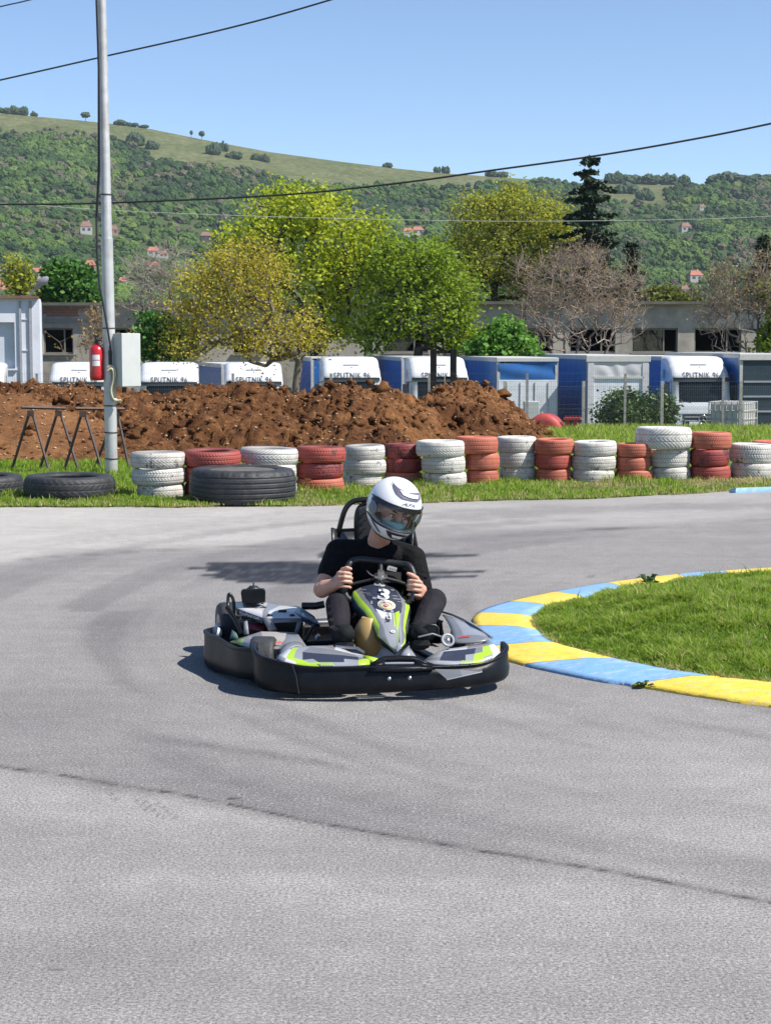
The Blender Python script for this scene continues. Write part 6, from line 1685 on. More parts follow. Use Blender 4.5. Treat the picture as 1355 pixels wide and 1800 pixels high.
# --- front spoiler, left half
def strip(name, rows, mats, cols, **k): return panel(name, rows, None, mats=mats, cols=cols, **k)
M5 = [KWHITE, KLIME, KSILV, KDARK, KGREY]
strip('front_spoiler', [
    [(487, 1157, 7.96), (500, 1164, 7.91), (520, 1169, 7.885), (545, 1171, 7.875), (562, 1171, 7.87), (580, 1171, 7.87), (605, 1171, 7.87), (630, 1169, 7.88), (650, 1167, 7.89)],
    [(490, 1152, 7.99), (503, 1157, 7.95), (520, 1163, 7.92), (545, 1165, 7.91), (560, 1164, 7.91), (580, 1164, 7.905), (605, 1164, 7.905), (630, 1164, 7.91), (650, 1162, 7.91)],
    [(497, 1145, 8.04), (506, 1150, 8.0), (516, 1156, 7.97), (532, 1160, 7.95), (550, 1158, 7.95), (578, 1157, 7.945), (605, 1158, 7.94), (630, 1160, 7.94), (648, 1157, 7.94)],
    [(505, 1139, 8.08), (512, 1142, 8.05), (520, 1144, 8.03), (532, 1146, 8.01), (552, 1148, 7.99), (580, 1150, 7.98), (605, 1152, 7.97), (630, 1155, 7.96), (645, 1155, 7.96)],
    [(510, 1137, 8.11), (516, 1138, 8.09), (526, 1138, 8.07), (545, 1137, 8.06), (565, 1139, 8.04), (588, 1142, 8.02), (605, 1146, 8.0), (622, 1150, 7.98), (640, 1152, 7.97)],
    [(512, 1137, 8.14), (520, 1136, 8.13), (532, 1136, 8.12), (552, 1135, 8.12), (570, 1135, 8.10), (590, 1137, 8.08), (606, 1142, 8.05), (618, 1147, 8.02), (634, 1150, 8.0)]],
    M5, lambda i, j: [[2, 0, 1, 1, 2, 2, 2, 1], [0, 1, 1, 2, 3, 3, 2, 1], [0, 1, 2, 3, 3, 3, 3, 4], [2, 1, 2, 4, 4, 4, 4, 2], [2, 4, 2, 2, 2, 0, 0, 0]][i][j])
strip('front_spoiler', [
    [(747, 1166, 7.92), (770, 1167, 7.92), (800, 1169, 7.93), (818, 1168, 7.945), (832, 1167, 7.96), (850, 1163, 7.98), (866, 1157, 8.01), (879, 1146, 8.07)],
    [(746, 1161, 7.94), (772, 1161, 7.95), (800, 1162, 7.965), (818, 1161, 7.98), (832, 1159, 7.99), (850, 1155, 8.01), (866, 1149, 8.04), (877, 1141, 8.10)],
    [(748, 1158, 7.96), (775, 1154, 7.98), (800, 1153, 8.0), (818, 1151, 8.01), (834, 1149, 8.03), (848, 1146, 8.05), (862, 1141, 8.08), (872, 1136, 8.13)],
    [(756, 1153, 7.99), (780, 1145, 8.03), (800, 1143, 8.05), (820, 1141, 8.07), (836, 1139, 8.09), (848, 1137, 8.11), (860, 1134, 8.14), (868, 1132, 8.17)],
    [(768, 1147, 8.03), (786, 1140, 8.08), (805, 1138, 8.10), (822, 1135, 8.12), (838, 1132, 8.14), (850, 1130, 8.16), (859, 1129, 8.18), (866, 1129, 8.20)]],
    M5, lambda i, j: [[2, 2, 2, 2, 1, 2, 0], [4, 3, 3, 2, 1, 1, 0], [2, 3, 3, 3, 4, 1, 0], [0, 0, 0, 2, 2, 2, 2]][i][j])
for k in range(5):
    a = 808 + k * 4.5
    kpart(MB().add([P(a, 1166.5, 7.928 + k * .003), P(a + 2.2, 1166.3, 7.93 + k * .003), P(a + 7.5, 1160.5, 7.958 + k * .003), P(a + 5.3, 1160.8, 7.956 + k * .003)], [(0, 1, 2, 3)]), 'lime_stripe', KLIME)
    a = 566 + k * 5
    kpart(MB().add([P(a, 1170, 7.858), P(a + 3, 1170, 7.858), P(a - 4, 1164, 7.89), P(a - 6.5, 1164, 7.89)], [(0, 1, 2, 3)]), 'lime_stripe', KLIME)
# nose between the spoilers
panel('nose_panel', [[(703, 1154, 7.93), (716, 1155, 7.93), (731, 1154, 7.94)], [(707, 1145, 7.98), (716, 1142, 7.98), (726, 1146, 7.99)], [(714, 1138, 8.03), (719, 1134, 8.04), (722, 1140, 8.04)]], KSILV)
panel('lime_corner', [[(664, 1157, 7.93), (648, 1153, 7.96)], [(655, 1163, 7.90), (634, 1151, 7.98)]], KLIME)

# --- front fairing carrying the number
cv = lambda x, y, Y: (600 + x / 6.775, 985 + y / 6.775, Y)
FR = [[(125, 400), (140, 375), (165, 358), (230, 322), (450, 262), (640, 335), (735, 425), (770, 440), (790, 465)],
      [(95, 500), (140, 440), (230, 450), (290, 450), (500, 400), (705, 450), (760, 480), (800, 490), (830, 560)],
      [(110, 600), (200, 540), (300, 530), (370, 540), (530, 520), (725, 540), (765, 560), (812, 560), (832, 620)],
      [(200, 650), (270, 610), (350, 590), (410, 610), (560, 620), (710, 630), (755, 630), (795, 630), (820, 670)],
      [(280, 760), (335, 700), (410, 690), (460, 700), (590, 730), (705, 730), (742, 730), (775, 720), (800, 760)],
      [(350, 860), (390, 790), (455, 780), (500, 790), (610, 820), (710, 820), (738, 820), (760, 810), (790, 870)],
      [(400, 930), (430, 905), (445, 905), (530, 900), (630, 920), (720, 920), (762, 905), (775, 915), (795, 960)],
      [(480, 1010), (500, 960), (520, 965), (580, 1020), (660, 1010), (715, 1000), (745, 980), (760, 985), (790, 1020)],
      [(640, 1125), (630, 1090), (635, 1080), (645, 1075), (665, 1070), (695, 1050), (712, 1035), (718, 1040), (720, 1060)]]
FY = [8.375, 8.33, 8.285, 8.235, 8.17, 8.11, 8.06, 8.02, 8.00]
FO = [0.11, 0.045, 0.03, 0.015, 0.0, 0.015, 0.03, 0.045, 0.12]
FW = [[P(*cv(x, y, Y + o * (1.0 if i < 7 else 0.4))) for (x, y), o in zip(r, FO)] for i, (r, Y) in enumerate(zip(FR, FY))]
fair = kpart(face_viewer(MB().grid(FW, mats=lambda i, j: 4 if j in (0, 7) else (1 if j in (1, 6) else (2 if j in (2, 5) else (3 if i < 3 else 0))))), 'front_fairing', [KSILV, KLIME, KGREY, KDARK, KNAVY], solid=0.012)
for p_ in fair.data.polygons: p_.use_smooth = True
def fair_pt(x, y, off=0.006):
    """crop coordinates -> point on the fairing surface, lifted towards the viewer"""
    ys = [0.5 * (r[3][1] + r[5][1]) for r in FR]; cy = [r[4][1] for r in FR]
    best = 1e9; res = None
    for i in range(8):
        for j in range(2, 6):
            for (a, b, c) in (((i, j), (i, j + 1), (i + 1, j)), ((i + 1, j + 1), (i + 1, j), (i, j + 1))):
                (x1, y1), (x2, y2), (x3, y3) = FR[a[0]][a[1]], FR[b[0]][b[1]], FR[c[0]][c[1]]
                den = (y2 - y3) * (x1 - x3) + (x3 - x2) * (y1 - y3)
                if abs(den) < 1e-9: continue
                l1 = ((y2 - y3) * (x - x3) + (x3 - x2) * (y - y3)) / den; l2 = ((y3 - y1) * (x - x3) + (x1 - x3) * (y - y3)) / den; l3 = 1 - l1 - l2
                pen = max(0, -l1) + max(0, -l2) + max(0, -l3)
                if pen < best:
                    best = pen; Yd = l1 * (FY[a[0]] + FO[a[1]]) + l2 * (FY[b[0]] + FO[b[1]]) + l3 * (FY[c[0]] + FO[c[1]])
                    res = Yd
    return P(*cv(x, y, res - off))
def fair_poly(name, pts, m, off=0.003): return kpart(MB().add([fair_pt(x, y, off) for x, y in pts], [tuple(range(len(pts)))]), name, m, fair)
def fair_text(s, cx, cy, size, ang, m, wide=1.0, bold=0.0, off=0.004):
    me = text_mesh(s, size, bold=bold); ca, sa = math.cos(ang), math.sin(ang)
    def fn(co):
        x = co.x * wide; y = -co.y
        return fair_pt(cx + x * ca - y * sa, cy + x * sa + y * ca, off)
    map_mesh(me, fn); link('lettering', me, m, fair, True)
fair_text('3', 505, 410, 165, math.radians(9), KWHITE, 1.9, 7.0, off=0.0075)
fair_text('RaceFacer', 455, 292, 40, math.radians(7), KWHITE, 0.8, 0.5)
def ring(name, cx, cy, r0, r1, m, off): 
    n = 28; mb = MB(); vs = []
    for k in range(n):
        w = 6.283 * k / n
        for r in (r0, r1): vs.append(fair_pt(cx + r * math.cos(w) * 1.12, cy + r * math.sin(w) * 0.62 + 0.14 * r * math.cos(w), off))
    mb.add(vs, [(2 * k, 2 * k + 1, 2 * ((k + 1) % n) + 1, 2 * ((k + 1) % n)) for k in range(n)]); kpart(mb, name, m, fair)
ring('round_badge', 538, 530, 0, 96, KWHITE, 0.004); ring('badge_ring', 538, 530, 55, 76, mat('badge_gold', (0.5, 0.42, 0.2), 0.5), 0.009); ring('badge_core', 538, 530, 0, 30, mat('badge_orange', (0.6, 0.22, 0.12), 0.5), 0.010)
for x, y, w, h in ((265, 345, 60, 12), (300, 385, 90, 10), (330, 410, 60, 8), (400, 445, 60, 26), (640, 420, 60, 10), (660, 455, 80, 12), (690, 490, 50, 10), (610, 350, 40, 10), (360, 500, 24, 40), (560, 596, 120, 26)):
    fair_poly('small_sticker', [(x - w / 2, y - h / 2), (x + w / 2, y - h / 2 + w * 0.1), (x + w / 2, y + h / 2 + w * 0.1), (x - w / 2, y + h / 2)], KGREY if h < 20 else KSILV)
fair_poly('white_field', [(405, 575), (450, 590), (520, 618), (590, 625), (600, 700), (560, 700), (480, 690)], KWHITE, 0.0025)
fair_text('SR', 548, 700, 80, math.radians(92), KDARK, 0.9, 1.5, off=0.006)
for pts in ([(640, 622), (690, 600), (688, 700), (690, 830), (700, 1000), (690, 1010), (668, 850), (650, 720)], [(615, 635), (626, 632), (640, 760), (660, 900), (672, 1030), (664, 1030), (640, 880), (622, 740)]):
    n = len(pts) // 2; mb = MB(); L_ = pts[:n]; R_ = pts[n:][::-1]
    mb.grid([[fair_pt(*a, 0.0035), fair_pt(*b, 0.0035)] for a, b in zip(L_, R_)] if len(L_) == len(R_) else []); kpart(mb, 'lime_stripe', KLIME, fair)
ring('small_emblem', 612, 845, 8, 26, KWHITE, 0.008)
for pts in ([(632, 1084), (660, 1072), (708, 1034), (714, 1044), (668, 1084), (640, 1096)],): fair_poly('tip_trim', pts, KSILV, 0.012)

# fuel tank under the fairing
T0 = P(648, 1120, 8.22)
rows = []
for f in np.linspace(0, 1, 9):
    z = P(648, np.interp(f, [0, 1], [1152, 1086]), 8.22).z
    r = 0.085 * math.sin(math.pi * (0.12 + 0.80 * f)) ** 0.6 + 0.005
    rows.append([Vector((T0.x + r * 0.85 * math.cos(w), 8.24 + r * math.sin(w), z)) for w in np.linspace(0, 6.283, 17)[:-1]])
mb = MB().grid(rows, closed=True); mb.add(rows[-1], [tuple(range(16))]); mb.add(rows[0], [tuple(range(16))[::-1]])
kpart(mb, 'fuel_tank', KTAN, subsurf=1)

# right side pod
panel('side_pod', [
    [(792, 1130, 8.14), (815, 1129, 8.13), (840, 1128, 8.13), (862, 1124, 8.15)],
    [(795, 1122, 8.22), (815, 1118, 8.22), (838, 1116, 8.22), (858, 1119, 8.22)],
    [(792, 1102, 8.42), (806, 1098, 8.42), (826, 1101, 8.40), (848, 1111, 8.34)],
    [(779, 1078, 8.70), (792, 1081, 8.66), (812, 1089, 8.56), (838, 1104, 8.42)],
    [(776, 1080, 8.78), (790, 1084, 8.74), (812, 1092, 8.64), (842, 1108, 8.48)]], None, mats=[KSILV, KGREY, KNAVY], cols=lambda i, j: 1 if (j == 0 or i == 0) else (2 if i == 2 and j == 2 else 0), subsurf=1)
kpart(MB().tube([P(778, 1075, 8.72), P(795, 1080, 8.66), (P(815, 1089, 8.55)), P(842, 1105, 8.40), P(864, 1121, 8.22)], 0.008, 6), 'pod_edge', KSILV)
for k in range(5):
    a = 806 + k * 4
    kpart(MB().add([P(a, 1121 - k * .4, 8.19), P(a + 3, 1120.6 - k * .4, 8.19), P(a + 4, 1117.5 - k * .4, 8.21), P(a + 1, 1118 - k * .4, 8.21)], [(0, 1, 2, 3)]), 'red_print', KRED)
# brake disc, pedals and master cylinder near the right foot
Md = Matrix.Translation(P(787, 1125, 8.06)) @ Matrix.Rotation(math.radians(62), 4, 'X') @ Matrix.Rotation(0.3, 4, 'Y')
disc = kpart(MB().lathe([(0.022, -0.003), (0.034, -0.003), (0.034, 0.003), (0.022, 0.003)], 28, M=Md, close=True), 'disc_ring', KSILV)
kpart(MB().lathe([(0, -0.003), (0.013, -0.003), (0.013, 0.004), (0, 0.004)], 16, M=Md), 'disc_hub', KMETAL, disc)
pd = kpart(MB().tube([P(746, 1122, 8.06), P(747, 1101, 8.05), (P(752, 1098, 8.05)), P(765, 1099, 8.05), P(770, 1104, 8.05), P(770, 1116, 8.06)], 0.006, 6), 'pedal', KFRAME)
kpart(MB().box(P(759, 1107, 8.06), (0.055, 0.012, 0.045)), 'pedal_pad', BLACKM, pd, bevel=0.004)
kpart(MB().tube([P(640, 1148, 8.04), P(628, 1140, 8.06), P(590, 1137, 8.08)], 0.009, 6), 'heel_bar', KMETAL)
kpart(MB().tube([P(735, 1120, 8.02), P(760, 1114, 8.02), P(775, 1119, 8.05)], 0.005, 6), 'pedal', KGREY)

# --- steering
SW = P(670, 1012, 8.44)
wn_ = (Vector((0.05, -0.80, -0.55))).normalized()            # axis towards the nose
wa = (Vector((0.985, 0.12, -0.06))); wa = (wa - wn_ * wa.dot(wn_)).normalized(); wb_ = wa.cross(wn_).normalized()
if wb_.z < 0: wb_ = -wb_
def rimpt(a, b): return SW + wa * a + wb_ * b
rim_px = [(606, 1040, 8.42), (605, 1022, 8.42), (609, 1004, 8.43), (614, 992, 8.44), (622, 985, 8.46), (640, 983.5, 8.47), (672, 987, 8.46), (705, 991, 8.45), (718, 994, 8.43), (725, 1004, 8.41), (728, 1020, 8.39), (727, 1040, 8.37), (722, 1056, 8.36)]
low_px = [(606, 1040, 8.42), (612, 1052, 8.40), (635, 1060, 8.40), (672, 1064, 8.38), (705, 1064, 8.36), (722, 1056, 8.36)]
RIM = smooth_path([P(*p) for p in rim_px], 5)
sw = kpart(MB().tube(RIM, 0.0155, 12), 'steering_wheel', mat('wheel_grip', (0.014, 0.015, 0.017), 0.42, bump=0.2, bscale=120))
kpart(MB().tube(smooth_path([P(*p) for p in low_px], 5), 0.0150, 10), 'lower_rim', BLACKM, sw)
kpart(MB().tube([P(645, 1003, 8.45), P(649, 1008, 8.43), P(655, 1012, 8.42), P(664, 1013, 8.41)], 0.0035, 6), 'spoke_edge', KMETAL, sw)
kpart(MB().tube([P(612, 1028, 8.43), P(640, 1022, 8.43), P(664, 1016, 8.42)], 0.009, 6), 'spoke', BLACKM, sw)
kpart(MB().tube([P(722, 1030, 8.40), P(700, 1022, 8.41), P(676, 1016, 8.41)], 0.009, 6), 'spoke', BLACKM, sw)
kpart(MB().tube([P(669, 988, 8.46), P(669, 1010, 8.43)], 0.012, 6), 'spoke', BLACKM, sw)
hubc = P(669, 1013, 8.40)
Rh = Vector((0.06, -0.22, 0.97)).to_track_quat('Z', 'Y').to_matrix().to_4x4()
hb = kpart(MB().lathe([(0, -0.006), (0.033, -0.006), (0.034, 0.0), (0.033, 0.006), (0.018, 0.007), (0.016, 0.03), (0, 0.03)], 24, M=Matrix.Translation(hubc) @ Rh, smooth=False), 'steering_hub', KMETAL, sw)
kpart(MB().tube([hubc + Vector((0, -0.01, 0)), P(670, 1024, 8.405), P(672, 1040, 8.42)], 0.014, 10), 'steering_column', KMETAL)

# --- seat and head restraint hoop
KPAD = mat('seat_padding', (0.02, 0.021, 0.024), 0.75, bump=0.3, bscale=50)
KSH = mat('seat_shell', (0.014, 0.014, 0.016), 0.4)
hoop = smooth_path([P(590, 960, 8.95), P(593, 945, 8.93), P(599, 920, 8.92), P(605, 900, 8.91), P(612, 888, 8.91), P(622, 881, 8.91), P(640, 878, 8.90), P(680, 878, 8.90), P(706, 884, 8.90), P(716, 900, 8.90), P(724, 930, 8.90), P(730, 960, 8.92)], 4)
kpart(MB().tube(hoop, 0.0145, 10), 'head_hoop', KFRAME)
kpart(MB().tube(smooth_path([P(627, 950, 8.93), P(626, 925, 8.92), P(627, 905, 8.92), P(632, 892, 8.92), P(644, 883, 8.91)], 4), 0.0125, 8), 'inner_hoop', KFRAME)
kpart(MB().tube([P(601, 932, 8.92), P(628, 931, 8.92)], 0.009, 8), 'hoop_brace', KFRAME)
for px, pz in ((590, 958), (730, 960)): kpart(MB().tube([P(px, pz, 8.95), P(px, 1020, 9.0), P(px, 1080, 9.1)], 0.0145, 8), 'hoop_leg', KFRAME)
pad = MB()
pr = [(629, 893), (627, 900), (627, 945), (629, 951), (650, 954), (690, 954), (712, 950), (712, 900), (700, 890), (650, 886)]
f0 = [P(x, y, 8.86) for x, y in pr]; b0 = [P(x, y, 8.93) for x, y in pr]; n = len(pr)
pad.add(f0 + b0, [tuple(range(n))[::-1], tuple(range(n, 2 * n))] + [(k, (k + 1) % n, n + (k + 1) % n, n + k) for k in range(n)])
hr = kpart(pad, 'head_rest', KPAD, bevel=0.012)
for yy in (905, 918, 932): kpart(MB().tube([P(628, yy + 4, 8.852), P(643, yy - 4, 8.852)], 0.003, 5), 'pad_seam', KFRAME, hr)
rows = []
for f in np.linspace(0, 1, 9):
    py = 1100 - 165 * f; Yb = 8.78 + 0.22 * f
    rows.append([P(655 + 68 * math.sin(a) * (0.9 + 0.15 * f), py - 10 * (1 - math.cos(a)) , Yb + 0.05 - 0.24 * (1 - math.cos(a))) for a in np.linspace(-1.35, 1.35, 13)])
kpart(MB().grid(rows), 'seat_shell', KSH, solid=0.012)

# --- engine cover with its box, loop and web address
cc = lambda x, y, Y: (340 + x / 4.517, 1010 + y / 4.517, Y)
ecov = MB()
back = [cc(338, 222, 9.02), cc(440, 224, 9.0), cc(590, 224, 8.96), cc(690, 246, 8.92), cc(760, 248, 8.90), cc(835, 250, 8.88), cc(900, 290, 8.84), cc(960, 330, 8.80)]
mid = [cc(336, 245, 8.94), cc(420, 262, 8.88), cc(550, 296, 8.80), cc(600, 290, 8.79), cc(720, 290, 8.78), cc(800, 300, 8.77), cc(880, 330, 8.76), cc(985, 372, 8.74)]
front = [cc(336, 262, 8.88), cc(420, 296, 8.80), cc(548, 342, 8.68), cc(590, 346, 8.66), cc(720, 347, 8.66), cc(858, 346, 8.67), cc(900, 372, 8.68), cc(1000, 412, 8.68)]
ec = panel('engine_cover', [front, mid, back], None, mats=[KWHITE, KSILV, KNAVY], cols=lambda i, j: 0 if j in (0, 1) else (1 if j == 2 else (0 if j in (3, 4) else 2)), solid=0.01)
panel('cover_side', [front[:3], [cc(350, 330, 8.87), cc(430, 350, 8.79), cc(548, 392, 8.675)]], KDARK, ec)
panel('cover_front', [front[2:6], [cc(562, 380, 8.655), cc(600, 384, 8.64), cc(720, 374, 8.64), cc(850, 372, 8.65)]], KGREY, ec)
panel('cover_leg', [[cc(552, 352, 8.66), cc(630, 370, 8.64)], [cc(575, 400, 8.64), cc(645, 400, 8.63)], [cc(600, 450, 8.62), cc(665, 440, 8.62)]], KGREY, ec)
panel('cover_leg', [[cc(826, 372, 8.65), cc(868, 356, 8.66)], [cc(815, 420, 8.63), cc(850, 420, 8.64)], [cc(800, 465, 8.62), cc(830, 470, 8.62)]], KGREY, ec)
panel('cover_tail', [[cc(860, 300, 8.78), cc(935, 330, 8.76), cc(990, 372, 8.72), cc(1010, 412, 8.70)], [cc(858, 352, 8.68), cc(900, 380, 8.68), cc(960, 408, 8.68), cc(985, 418, 8.68)]], KNAVY, ec)
for x in (607, 785): kpart(MB().lathe([(0, 0), (0.014, 0), (0.012, 0.008), (0, 0.008)], 16, M=Matrix.Translation(P(*cc(x, 326, 8.70)))), 'latch', KFRAME, ec)
panel('cover_slot', [[cc(672, 294, 8.755), cc(735, 294, 8.755)], [cc(680, 279, 8.77), cc(742, 279, 8.77)]], KFRAME, ec)
for px in ((478, 262, 530, 240), (500, 232, 560, 262)): panel('grey_mark', [[cc(px[0], px[1], 8.87), cc(px[0] + 26, px[1] + 4, 8.86)], [cc(px[2], px[3], 8.875), cc(px[2] + 24, px[3] + 4, 8.865)]], KSILV, ec)
me = text_mesh('RaceFacer.com', 40, bold=0.6)
def fn(co):
    f = (co.x + 145) / 290; x = 352 + 186 * f; y = 296 + 58 * f - co.y * 0.95
    Yd = np.interp(x, [336, 420, 548], [8.875, 8.79, 8.67]) - 0.012
    return P(*cc(x, y, Yd))
map_mesh(me, fn); link('lettering', me, KWHITE, ec, True)
panel('engine_block', [[cc(400, 420, 8.75), cc(560, 450, 8.70)], [cc(380, 330, 8.86), cc(560, 360, 8.80)]], mat('engine_red', (0.16, 0.02, 0.04), 0.5))
kpart(MB().box(P(*cc(620, 420, 8.86)), (0.34, 0.16, 0.10)), 'engine', KFRAME, bevel=0.01)
# black tank box on top
bxp = []
for (Y_, k) in ((8.86, 0), (9.02, 1)):
    for (x, y) in ((388, 228), (572, 222), (574, 130), (560, 112), (392, 118), (376, 140)): bxp.append(P(*cc(x, y - (6 if k else 0), Y_)))
mb = MB().add(bxp, [(0, 1, 2, 3, 4, 5), (11, 10, 9, 8, 7, 6)] + [(k, 6 + k, 6 + (k + 1) % 6, (k + 1) % 6) for k in range(6)])
ab = kpart(mb, 'air_box', KBLK, bevel=0.012)
tp_ = P(*cc(478, 108, 8.94))
kpart(MB().lathe([(0, 0.012), (0.022, 0.012), (0.026, 0.006), (0.036, 0.0), (0.036, -0.012)], 20, M=Matrix.Translation(tp_)), 'cap', BLACKM, ab)
kpart(MB().tube([tp_ + Vector((0, 0, 0.01)), tp_ + Vector((0, 0, 0.03))], 0.004, 6), 'vent_pin', KFRAME, ab)
# steel loop and brace at the left rear
lp_ = smooth_path([P(*cc(385, 470, 8.70)), P(*cc(350, 400, 8.76)), P(*cc(300, 300, 8.86)), P(*cc(278, 255, 8.90)), P(*cc(276, 190, 8.92)), P(*cc(284, 155, 8.92)), P(*cc(300, 165, 8.92)), P(*cc(318, 205, 8.92)), P(*cc(324, 300, 8.90)), P(*cc(318, 320, 8.89))], 4)
kpart(MB().tube(lp_, 0.009, 8), 'guard_loop', KFRAME)
kpart(MB().tube([P(*cc(268, 262, 8.88)), P(*cc(330, 350, 8.80)), P(*cc(390, 475, 8.68))], 0.013, 10), 'guard_tube', KBLK)
panel('lever_plate', [[cc(402, 470, 8.66), cc(436, 468, 8.65)], [cc(400, 375, 8.72), cc(425, 365, 8.71)]], KSILV)
kpart(MB().tube([P(*cc(975, 520, 8.55)), P(*cc(985, 490, 8.55)), P(*cc(1000, 480, 8.55))], 0.012, 8), 'lever_end', KMETAL)
kpart(MB().tube([P(*cc(890, 530, 8.55)), P(*cc(930, 450, 8.6)), P(*cc(960, 400, 8.66))], 0.01, 8), 'brace', KFRAME)
kpart(MB().tube([P(*cc(860, 250, 8.95)), P(*cc(970, 250, 8.95)), P(*cc(1040, 235, 8.95))], 0.02, 8), 'exhaust_pipe', KFRAME)
# ================================================================== DRIVER
def capsule(bm, a, b, ra, rb, seg=14, fl=1.0, ax=None):
    """tapered limb with round ends, added to a bmesh"""
    a, b = Vector(a), Vector(b); d = b - a; L = max(d.length, 1e-5); q = d.to_track_quat('Z', 'Y').to_matrix()
    rings = []
    for k in range(5): t = math.radians(-90 + 18 * k); rings.append((ra * math.cos(t), ra * math.sin(t)))
    rings += [(ra, 0), (ra * 0.5 + rb * 0.5, L / 2), (rb, L)]
    for k in range(1, 6): t = math.radians(18 * k); rings.append((rb * math.cos(t), L + rb * math.sin(t)))
    vs = []
    for r, h in rings:
        vs.append([bm.verts.new(a + q @ Vector((max(r, 1e-4) * math.cos(2 * math.pi * k / seg), max(r, 1e-4) * math.sin(2 * math.pi * k / seg) * fl, h))) for k in range(seg)])
    for i in range(len(vs) - 1):
        for k in range(seg): bm.faces.new((vs[i][k], vs[i][(k + 1) % seg], vs[i + 1][(k + 1) % seg], vs[i + 1][k]))
    bm.faces.new(vs[0][::-1]); bm.faces.new(vs[-1])
def ellip(bm, c, r, M=None):
    m = Matrix.Translation(Vector(c)) @ (M.to_4x4() if M is not None else Matrix.Identity(4)) @ Matrix.Diagonal((r[0], r[1], r[2], 1))
    bmesh.ops.create_uvsphere(bm, u_segments=20, v_segments=14, radius=1.0, matrix=m)
def fuse(name, bm, m, parent, voxel, smooth=4, fac=0.5):
    me = bpy.data.meshes.new(name); bm.to_mesh(me); bm.free()
    o = link(name, me, m, parent, True)
    md = o.modifiers.new('fuse', 'REMESH'); md.mode = 'VOXEL'; md.voxel_size = voxel; md.use_smooth_shade = True
    if smooth:
        s = o.modifiers.new('soften', 'SMOOTH'); s.iterations = smooth; s.factor = fac
    baked(o)
    if not o.data.materials: o.data.materials.append(m)
    for p in o.data.polygons: p.use_smooth = True; p.material_index = 0
    return o
def skin_mat():
    m, n, l, b = new_mat('skin')
    f = tex_noise(n, l, 30, 4, 0.6); g = tex_noise(n, l, 140, 3, 0.6)
    c = ramp(n, l, f, [(0.3, (0.46, 0.24, 0.165)), (0.7, (0.58, 0.33, 0.24))])
    l.new(c, b.inputs['Base Color']); b.inputs['Roughness'].default_value = 0.5
    b.inputs['Subsurface Weight'].default_value = 0.12; b.inputs['Subsurface Radius'].default_value = (0.012, 0.005, 0.003)
    add_bump(n, l, b, g, 0.15, 0.002)
    return m
SKIN = skin_mat()
def cloth_mat(name, col, rough=0.85):
    m, n, l, b = new_mat(name)
    f = tex_noise(n, l, 9, 5, 0.6, dist=0.8)
    l.new(ramp(n, l, f, [(0.3, tuple(c * 0.8 for c in col)), (0.7, tuple(c * 1.2 for c in col))]), b.inputs['Base Color'])
    b.inputs['Roughness'].default_value = rough; b.inputs['Specular IOR Level'].default_value = 0.2
    add_bump(n, l, b, f, 0.55, 0.03)
    return m
SHIRT = cloth_mat('black_cotton', (0.0045, 0.0045, 0.0055)); TROUS = cloth_mat('charcoal_trouser_cloth', (0.017, 0.015, 0.02)); SHOE = mat('black_shoe', (0.008, 0.010, 0.011), 0.8, spec=0.2, var=0.3, scale=20, bump=0.3, bscale=60); SOLE = mat('shoe_sole', (0.018, 0.018, 0.019), 0.8)

pel = P(656, 1082, 8.80); chest = P(660, 1000, 8.70); neck0 = P(660, 962, 8.68); neck1 = P(676, 925, 8.60); head = P(691, 899, 8.52)
shL = P(594, 972, 8.64); elL = P(566, 1036, 8.52); wrL = P(597, 1024, 8.42)
shR = P(726, 985, 8.60); elR = P(743, 1050, 8.55); wrR = P(737, 1045, 8.40)
person = thing('person', 'kart driver in black t-shirt, dark trousers and white full face helmet gripping the wheel', 'person', (pel.x, pel.y, 0.06))

bm = bmesh.new()
# trunk, neck and head
capsule(bm, pel, chest, 0.125, 0.135, fl=0.75); capsule(bm, chest, neck0 - Vector((0, 0, 0.03)), 0.135, 0.085, fl=0.7)
capsule(bm, neck0 - Vector((0, 0, 0.02)), neck1 + Vector((0, 0, 0.02)), 0.060, 0.056)
capsule(bm, neck0 + Vector((0, 0.02, -0.03)), shL, 0.062, 0.055); capsule(bm, neck0 + Vector((0, 0.02, -0.03)), shR, 0.062, 0.055)
# head frame: forward, side, up
yaw, pit, rol = math.radians(17), math.radians(-15), math.radians(15)
HF = Vector((math.sin(yaw), -math.cos(yaw), math.sin(pit))).normalized()
HU = Vector((math.sin(rol), 0.0, math.cos(rol))); HU = (HU - HF * HU.dot(HF)).normalized(); HS = HU.cross(-HF).normalized()   # HS: towards image right
if HS.x < 0: HS = -HS
def HP(s, u, f): return head + HS * s + HU * u + HF * f
HM = Matrix((HS, -HF, HU)).transposed()
ellip(bm, HP(0, 0.03, -0.005), (0.076, 0.098, 0.10), HM); ellip(bm, HP(0, -0.05, 0.022), (0.060, 0.070, 0.072), HM)
capsule(bm, HP(0, 0.012, 0.088), HP(0, -0.030, 0.112), 0.011, 0.016)                      # nose
capsule(bm, HP(-0.048, 0.022, 0.078), HP(0.048, 0.022, 0.078), 0.013, 0.013)              # brow
for s in (-1, 1):
    ellip(bm, HP(s * 0.040, -0.02, 0.076), (0.022, 0.018, 0.02), HM)                      # cheek
    ellip(bm, HP(s * 0.078, 0.0, -0.01), (0.010, 0.018, 0.03), HM)                        # ear
# arms
capsule(bm, shL, elL, 0.052, 0.043); capsule(bm, elL, wrL, 0.045, 0.027); capsule(bm, elL.lerp(wrL, 0.25), elL.lerp(wrL, 0.5), 0.044, 0.036)
capsule(bm, shR, elR, 0.052, 0.042); capsule(bm, elR, wrR, 0.042, 0.027)
